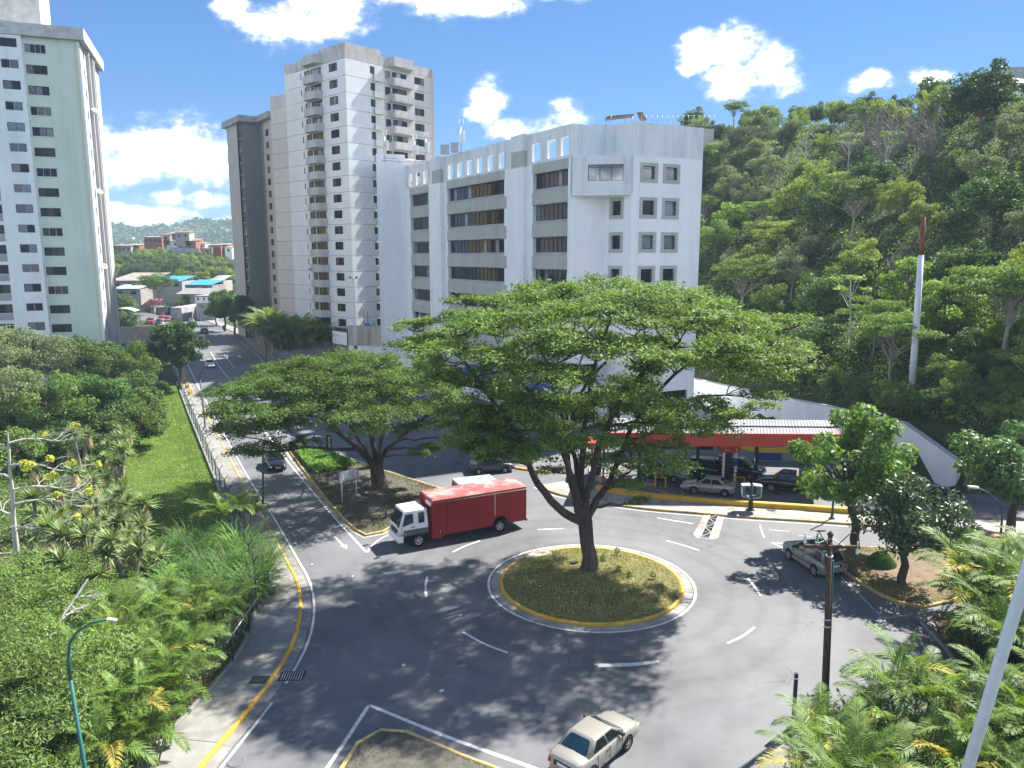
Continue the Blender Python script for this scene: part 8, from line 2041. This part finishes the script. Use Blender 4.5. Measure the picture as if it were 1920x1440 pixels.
# barrio mound in the middle distance
def house(px, py0, py1, w, Y, m, label, nw=2, roof=True, rz=0):
    p = D(px, py1, Y); t = D(px, py0, Y).z; h = max(2.4, t - p.z); r = empty('hillside_house', p, rz, label, 'house')
    ops = [(w * (i + .5) / nw - w / 2 - .5 + w / 2, w * (i + .5) / nw + .5, h - 2.2, h - .9) for i in range(nw)]
    me = wall_local('wall', m, w, -3, h, [(o_[0], o_[1], o_[2], o_[3]) for o_ in ops], .25); link('wall', me, r, (-w / 2, 0, 0))
    b = MB(); b.box(-w / 2, w / 2, .26, 7, -3, h - .02); b.build('block', m, r)
    for o_ in ops: b = MB(); b.box(o_[0] - w / 2 + .05, o_[1] - w / 2 - .05, .15, .2, o_[2], o_[3]); b.build('window', M_gd, r)
    if roof: b = MB(); b.add([(-w / 2 - .4, -.5, h + .02), (w / 2 + .4, -.5, h + .02), (w / 2 + .4, 7.3, h + .7), (-w / 2 - .4, 7.3, h + .7), (-w / 2 - .4, -.5, h + .16), (w / 2 + .4, -.5, h + .16), (w / 2 + .4, 7.3, h + .84), (-w / 2 - .4, 7.3, h + .84)], [(3, 2, 1, 0), (4, 5, 6, 7), (0, 1, 5, 4), (1, 2, 6, 5), (2, 3, 7, 6), (3, 0, 4, 7)]); b.build('roof', M_tile, r)
    return r
HS = [(287, 445, 456, 9, M_brick, 'long low brick house at the left top of the barrio mound', 4), (311, 440, 449, 4, M_plast, 'small open shelter house on top of the barrio mound', 1), (322, 438, 452, 4, M_brick, 'narrow brick house left of the white roofed one on the mound', 1), (342, 436, 450, 7, M_plast, 'pale topmost house of the barrio mound', 2),
      (323, 452, 463, 6.5, M_wht, 'white house front in the second row of the mound', 2), (341, 453, 464, 6, M_wht, 'long white house with two dark windows on the mound', 2), (358, 452, 466, 5, M_brick, 'brick house at the right of the white houses on the mound', 1), (366, 450, 468, 3.5, M_brick, 'tall brick house beside the small white one', 1), (378, 457, 470, 4, M_wht, 'small white house at the right end of the mound', 1),
      (388, 466, 476, 5, M_tile, 'low tin shack below the small white house', 1), (403, 460, 480, 6.5, M_brick, 'three storey raw brick house near the grey block', 2), (418, 459, 476, 6, M_brick, 'raw brick house with open roof floor near the grey block', 2), (429, 464, 484, 3.6, M_wht, 'narrow white and blue house beside the grey block', 1), (437, 466, 488, 3, M_brick, 'brick house partly behind the grey block', 1),
      (222, 461, 470, 6, M_brick, 'far brick house just right of the mustard block', 2), (236, 462, 470, 5, M_plast, 'pale far house between brick houses at the left', 2), (250, 460, 470, 6, M_brick, 'orange brick house left of the green mound', 2), (214, 470, 486, 4, M_brick, 'tall brick house at the left edge of the gap', 1), (217, 494, 506, 5, M_plast, 'pale house beneath the tall brick house at the left', 1)]
for i, (px, a_, c_, w, m, lab, nw) in enumerate(HS): house(px, a_, c_, w, 400 + (i % 3) * 4, m, lab, nw)
b = MB(); 
b.add([], []); p0, p1 = D(318, 464, 396), D(372, 466, 396); b.quad((p0.x, 396, p0.z - 8), (p1.x, 396, p1.z - 9), (p1.x, 396.5, p1.z), (p0.x, 396.5, p0.z)); b.quad((p0.x, 396, p0.z - 8), (p0.x, 396.5, p0.z), (p0.x, 402, p0.z), (p0.x, 402, p0.z - 8)); tag(b.build('mound_wall', M_slab), 'grey retaining wall under the white houses of the mound', 'wall')
b = MB(); n = 28; vs = []
for j in range(9):
    for i in range(n):
        a = 2 * math.pi * i / n; f = j / 8; x = -163 + 42 * math.cos(a) * (1 - f) ** .6; y = 396 + 48 * math.sin(a) * (1 - f) ** .6; vs.append((x, y, -.5 + 19 * f + math.sin(a * 5 + j) * .6))
b.add(vs, [(j * n + i, j * n + (i + 1) % n, (j + 1) * n + (i + 1) % n, (j + 1) * n + i) for j in range(8) for i in range(n)], 0, True); tag(b.build('mound', M_forest), kind='structure')
b = MB(); b.box(-330, -40, 398, 470, -.5, 10); tag(b.build('terrace_ground', M_forest), kind='structure')
n = 9000; a = rng.uniform(0, 6.28, n); f_ = rng.uniform(0, 1, n); P = np.stack([-163 + 42 * np.cos(a) * (1 - f_) ** .6, 396 + 48 * np.sin(a) * (1 - f_) ** .6, 19 * f_ + np.abs(rng.normal(0, 1.2, n))], 1)
o = link('undergrowth', quads_mesh('undergrowth', leaf_quads(P, 2.2, 1.3, .8), L_mid)); o['kind'] = 'stuff'
n = 12000; P = np.stack([rng.uniform(-250, -60, n), rng.uniform(262, 400, n), np.abs(rng.normal(0, .8, n))], 1); o = link('undergrowth', quads_mesh('undergrowth', leaf_quads(P, 1.6, .8, .8), L_dark)); o['kind'] = 'stuff'
fr_ = random.Random(9); kk = [H_dk, H_md, H_vi, H_ye, H_dk]
for i in range(64):
    px, py = fr_.uniform(222, 345), fr_.uniform(478, 515)
    if py < 478 + abs(px - 285) * .45 - 12: continue
    Y = 392 - (py - 470) * 1.3; p = D(px, py, Y); plant(kk[i % 5], (p.x, Y, p.z - 6), 'tree on the green barrio mound, ' + ('top' if py < 488 else 'middle' if py < 502 else 'foot') + (' far left' if px < 250 else ' left of centre' if px < 280 else ' right of centre' if px < 312 else ' far right'), 'tree', 'mound_tree', i, fr_.uniform(1.0, 1.5), group='trees on the barrio mound')
for i in range(22):
    px, py = fr_.uniform(345, 440), fr_.uniform(488, 520); Y = 380 - (py - 480) * 1.6; p = D(px, py, Y); plant([H_md, H_ye, H_gr][i % 3], (p.x, Y, max(-.2, p.z - 5)), 'scrubby tree on the low ground below the brick houses', 'tree', 'mound_tree', i, fr_.uniform(.8, 1.2), group='scrubby trees below the brick houses')
# market hall with the blue roof and its neighbours
def shed(label, px0, px1, py_e, py_r, py_b, Y, roofm, wallm, depth=14):
    A, B_ = D(px0, py_e, Y), D(px1, py_e, Y); zr = D(px0, py_r, Y + depth).z; zb = -.1; r = empty('market_shed', (A.x, Y, 0), 0, label, 'shed'); w = B_.x - A.x; e = A.z
    b = MB(); b.box(0, w, .3, depth, zb, e - .2); b.build('wall', wallm, r)
    for k in range(max(2, int(w / 5))):
        n_ = max(2, int(w / 5)); x0, x1 = w * k / n_, w * (k + 1) / n_ - .05; b = MB(); b.add([(x0, -.6, e), (x1, -.6, e), (x1, depth, zr), (x0, depth, zr), (x0, -.6, e - .15), (x1, -.6, e - .15), (x1, depth, zr - .15), (x0, depth, zr - .15)], [(0, 1, 2, 3), (7, 6, 5, 4), (0, 4, 5, 1), (1, 5, 6, 2), (3, 2, 6, 7), (0, 3, 7, 4)]); b.build('roof_sheet', roofm, r)
    for k in range(int(w / 4)): b = MB(); b.box(w * (k + .3) / int(w / 4), w * (k + .7) / int(w / 4), .2, .3, e - 2.2, e - .9); b.build('window', M_gd, r)
    return r
shed('long shed with bright blue roof left of the green trees', 278, 340, 527, 517, 535, 300, M_broof, M_plast)
shed('second bright blue roofed shed lower to the right', 346, 397, 534, 524, 545, 288, M_broof, M_plast)
shed('wide beige roofed shed at the left end of the market row', 205, 280, 526, 511, 540, 306, mat('dull_beige_roof', (.25, .23, .19), .8, .2, .4), M_plast, 20)
shed('pale low roofed building in front of the beige shed', 210, 262, 541, 533, 552, 282, M_slab, M_plast, 10)
shed('plain pale wall building below the second blue roof', 330, 392, 551, 540, 566, 275, mat('grey_sheet', (.2, .2, .2), .8, .2, .4), M_bw, 9)
shed('pale narrow roof behind the hedge trees by the grey block', 392, 418, 526, 516, 540, 300, M_plast, M_plast, 10)
shed('red roofed low kiosk at the end of the avenue', 263, 288, 575, 560, 590, 262, mat('faded_red_roof', (.24, .08, .07), .8, .2, .8), M_plast, 8)
A, B_ = D(368, 571, 240), D(402, 571, 240); r = empty('street_building', (A.x, 240, 0), 0, 'white box building on a grey wall at the right of the avenue end', 'building'); w = B_.x - A.x; zt_ = D(368, 556, 240).z; zm_ = D(368, 568, 240).z
b = MB(); b.box(0, w, 0, 9, -.1, zm_); b.build('lower_wall', M_slab, r); b = MB(); b.box(0, w, -.4, 9, zm_, zt_); b.build('upper_wall', M_wht, r); b = MB(); b.box(-.3, w + .3, -.7, 9.3, zt_, zt_ + .3); b.build('roof', M_plast, r)
for k in range(3): b = MB(); b.box(w * (k + .3) / 3, w * (k + .55) / 3, -.45, -.38, zm_ + .8, zm_ + 1.7); b.build('window', M_gd, r)
A, B_ = D(288, 590, 264), D(356, 590, 264); r = empty('boundary_wall', (A.x, 264, 0), 0, 'dark low wall with gate across the end of the avenue', 'wall'); w = B_.x - A.x
b = MB(); b.box(0, w * .4, 0, .3, -.1, 2.6); b.box(w * .55, w, 0, .3, -.1, 2.6); b.build('wall_panel', M_gmd, r); b = MB(); b.box(w * .4, w * .55, .1, .2, 0, 2.4); b.build('gate', M_frame, r)
A = D(356, 590, 252); r = empty('boundary_wall', (A.x, 244, 0), 0, 'plain grey wall at the corner where the avenue ends', 'wall'); b = MB(); b.box(0, 3.4, -6, 14, -.1, D(356, 572, 250).z); b.build('wall_panel', M_slab, r)
# tarpaulin roofs by the far left kerb
for k, (px, py, w, d_, lb, mm) in enumerate(((232, 577, 7, 6, 'white tarpaulin roof by the far left kerb', M_plast), (258, 588, 9, 8, 'dark green grey tarpaulin roof by the far left kerb', mat('dark_tarpaulin', (.07, .085, .075), .8, .2, 1)))):
    p = D(px, py, 215 - k * 5); r = empty('tarpaulin_shelter', (p.x, p.y, 0), .2, lb, 'shelter'); z = p.z
    b = MB(); M_ = 8
    for i in range(M_): f = lambda i_: z - .9 * (2 * i_ / M_ - 1) ** 2; x0, x1 = -w / 2 + w * i / M_, -w / 2 + w * (i + 1) / M_; b.quad((x0, -d_ / 2, f(i)), (x1, -d_ / 2, f(i + 1)), (x1, d_ / 2, f(i + 1)), (x0, d_ / 2, f(i)))
    b.build('tarpaulin', mm, r)
    for sx in (-1, 1):
        for sy in (-1, 1): b = MB(); b.tube([(sx * w * .48, sy * d_ * .48, 0), (sx * w * .48, sy * d_ * .48, z - .85)], .06, 5); b.build('post', M_frame, r)
# street trees at the far end
for i, (m, px, py, Y, sc, lab) in enumerate(((H_ac, 300, 588, 268, 1.6, 'wide spreading dark tree at the end of the avenue'), (H_dk, 215, 590, 232, 1.25, 'dark tree behind the tarpaulins beside the mustard block'), (H_md, 240, 590, 246, 1.1, 'mid green tree left of the spreading tree at the avenue end'), (H_dk, 218, 625, 200, .75, 'dark hedge like tree low at the left of the avenue'), (H_dk, 243, 627, 196, .7, 'dark hedge like tree before the tarpaulin roof'), (H_md, 345, 585, 275, .9, 'small round tree in front of the plain pale wall'),
                                             (P_dk, 421, 605, 205, 1.05, 'dark tree at the top end of the palm hedge'), (P_de, 440, 605, 196, 1.15, 'dense dark tree below the grey block corner'), (P_dk, 462, 610, 188, 1.0, 'dark tree between the grey block and the palm hedge'), (P_mi, 405, 600, 222, .8, 'mid green tree right of the white box building'), (P_de, 486, 615, 178, .85, 'dark tree behind the palms by the grey block'), (H_ye, 385, 590, 250, .7, 'yellow green young tree by the white box building'))):
    p = D(px, py, Y); plant(m, (p.x, Y, 0), lab, rz=i, sc=sc)
# thin air
hz = MB(); hz.box(-1450, 1450, -200, 1950, -1.1, 128)
mh = bpy.data.materials.new('haze'); mh.use_nodes = True; t = mh.node_tree
for n in list(t.nodes):
    if n.type == 'BSDF_PRINCIPLED': t.nodes.remove(n)
vol = t.nodes.new('ShaderNodeVolumePrincipled'); vol.inputs['Color'].default_value = (.62, .78, 1, 1); vol.inputs['Density'].default_value = 0.00023
t.links.new(vol.outputs[0], t.nodes['Material Output'].inputs['Volume'])
o = hz.build('haze', mh); o['kind'] = 'stuff'
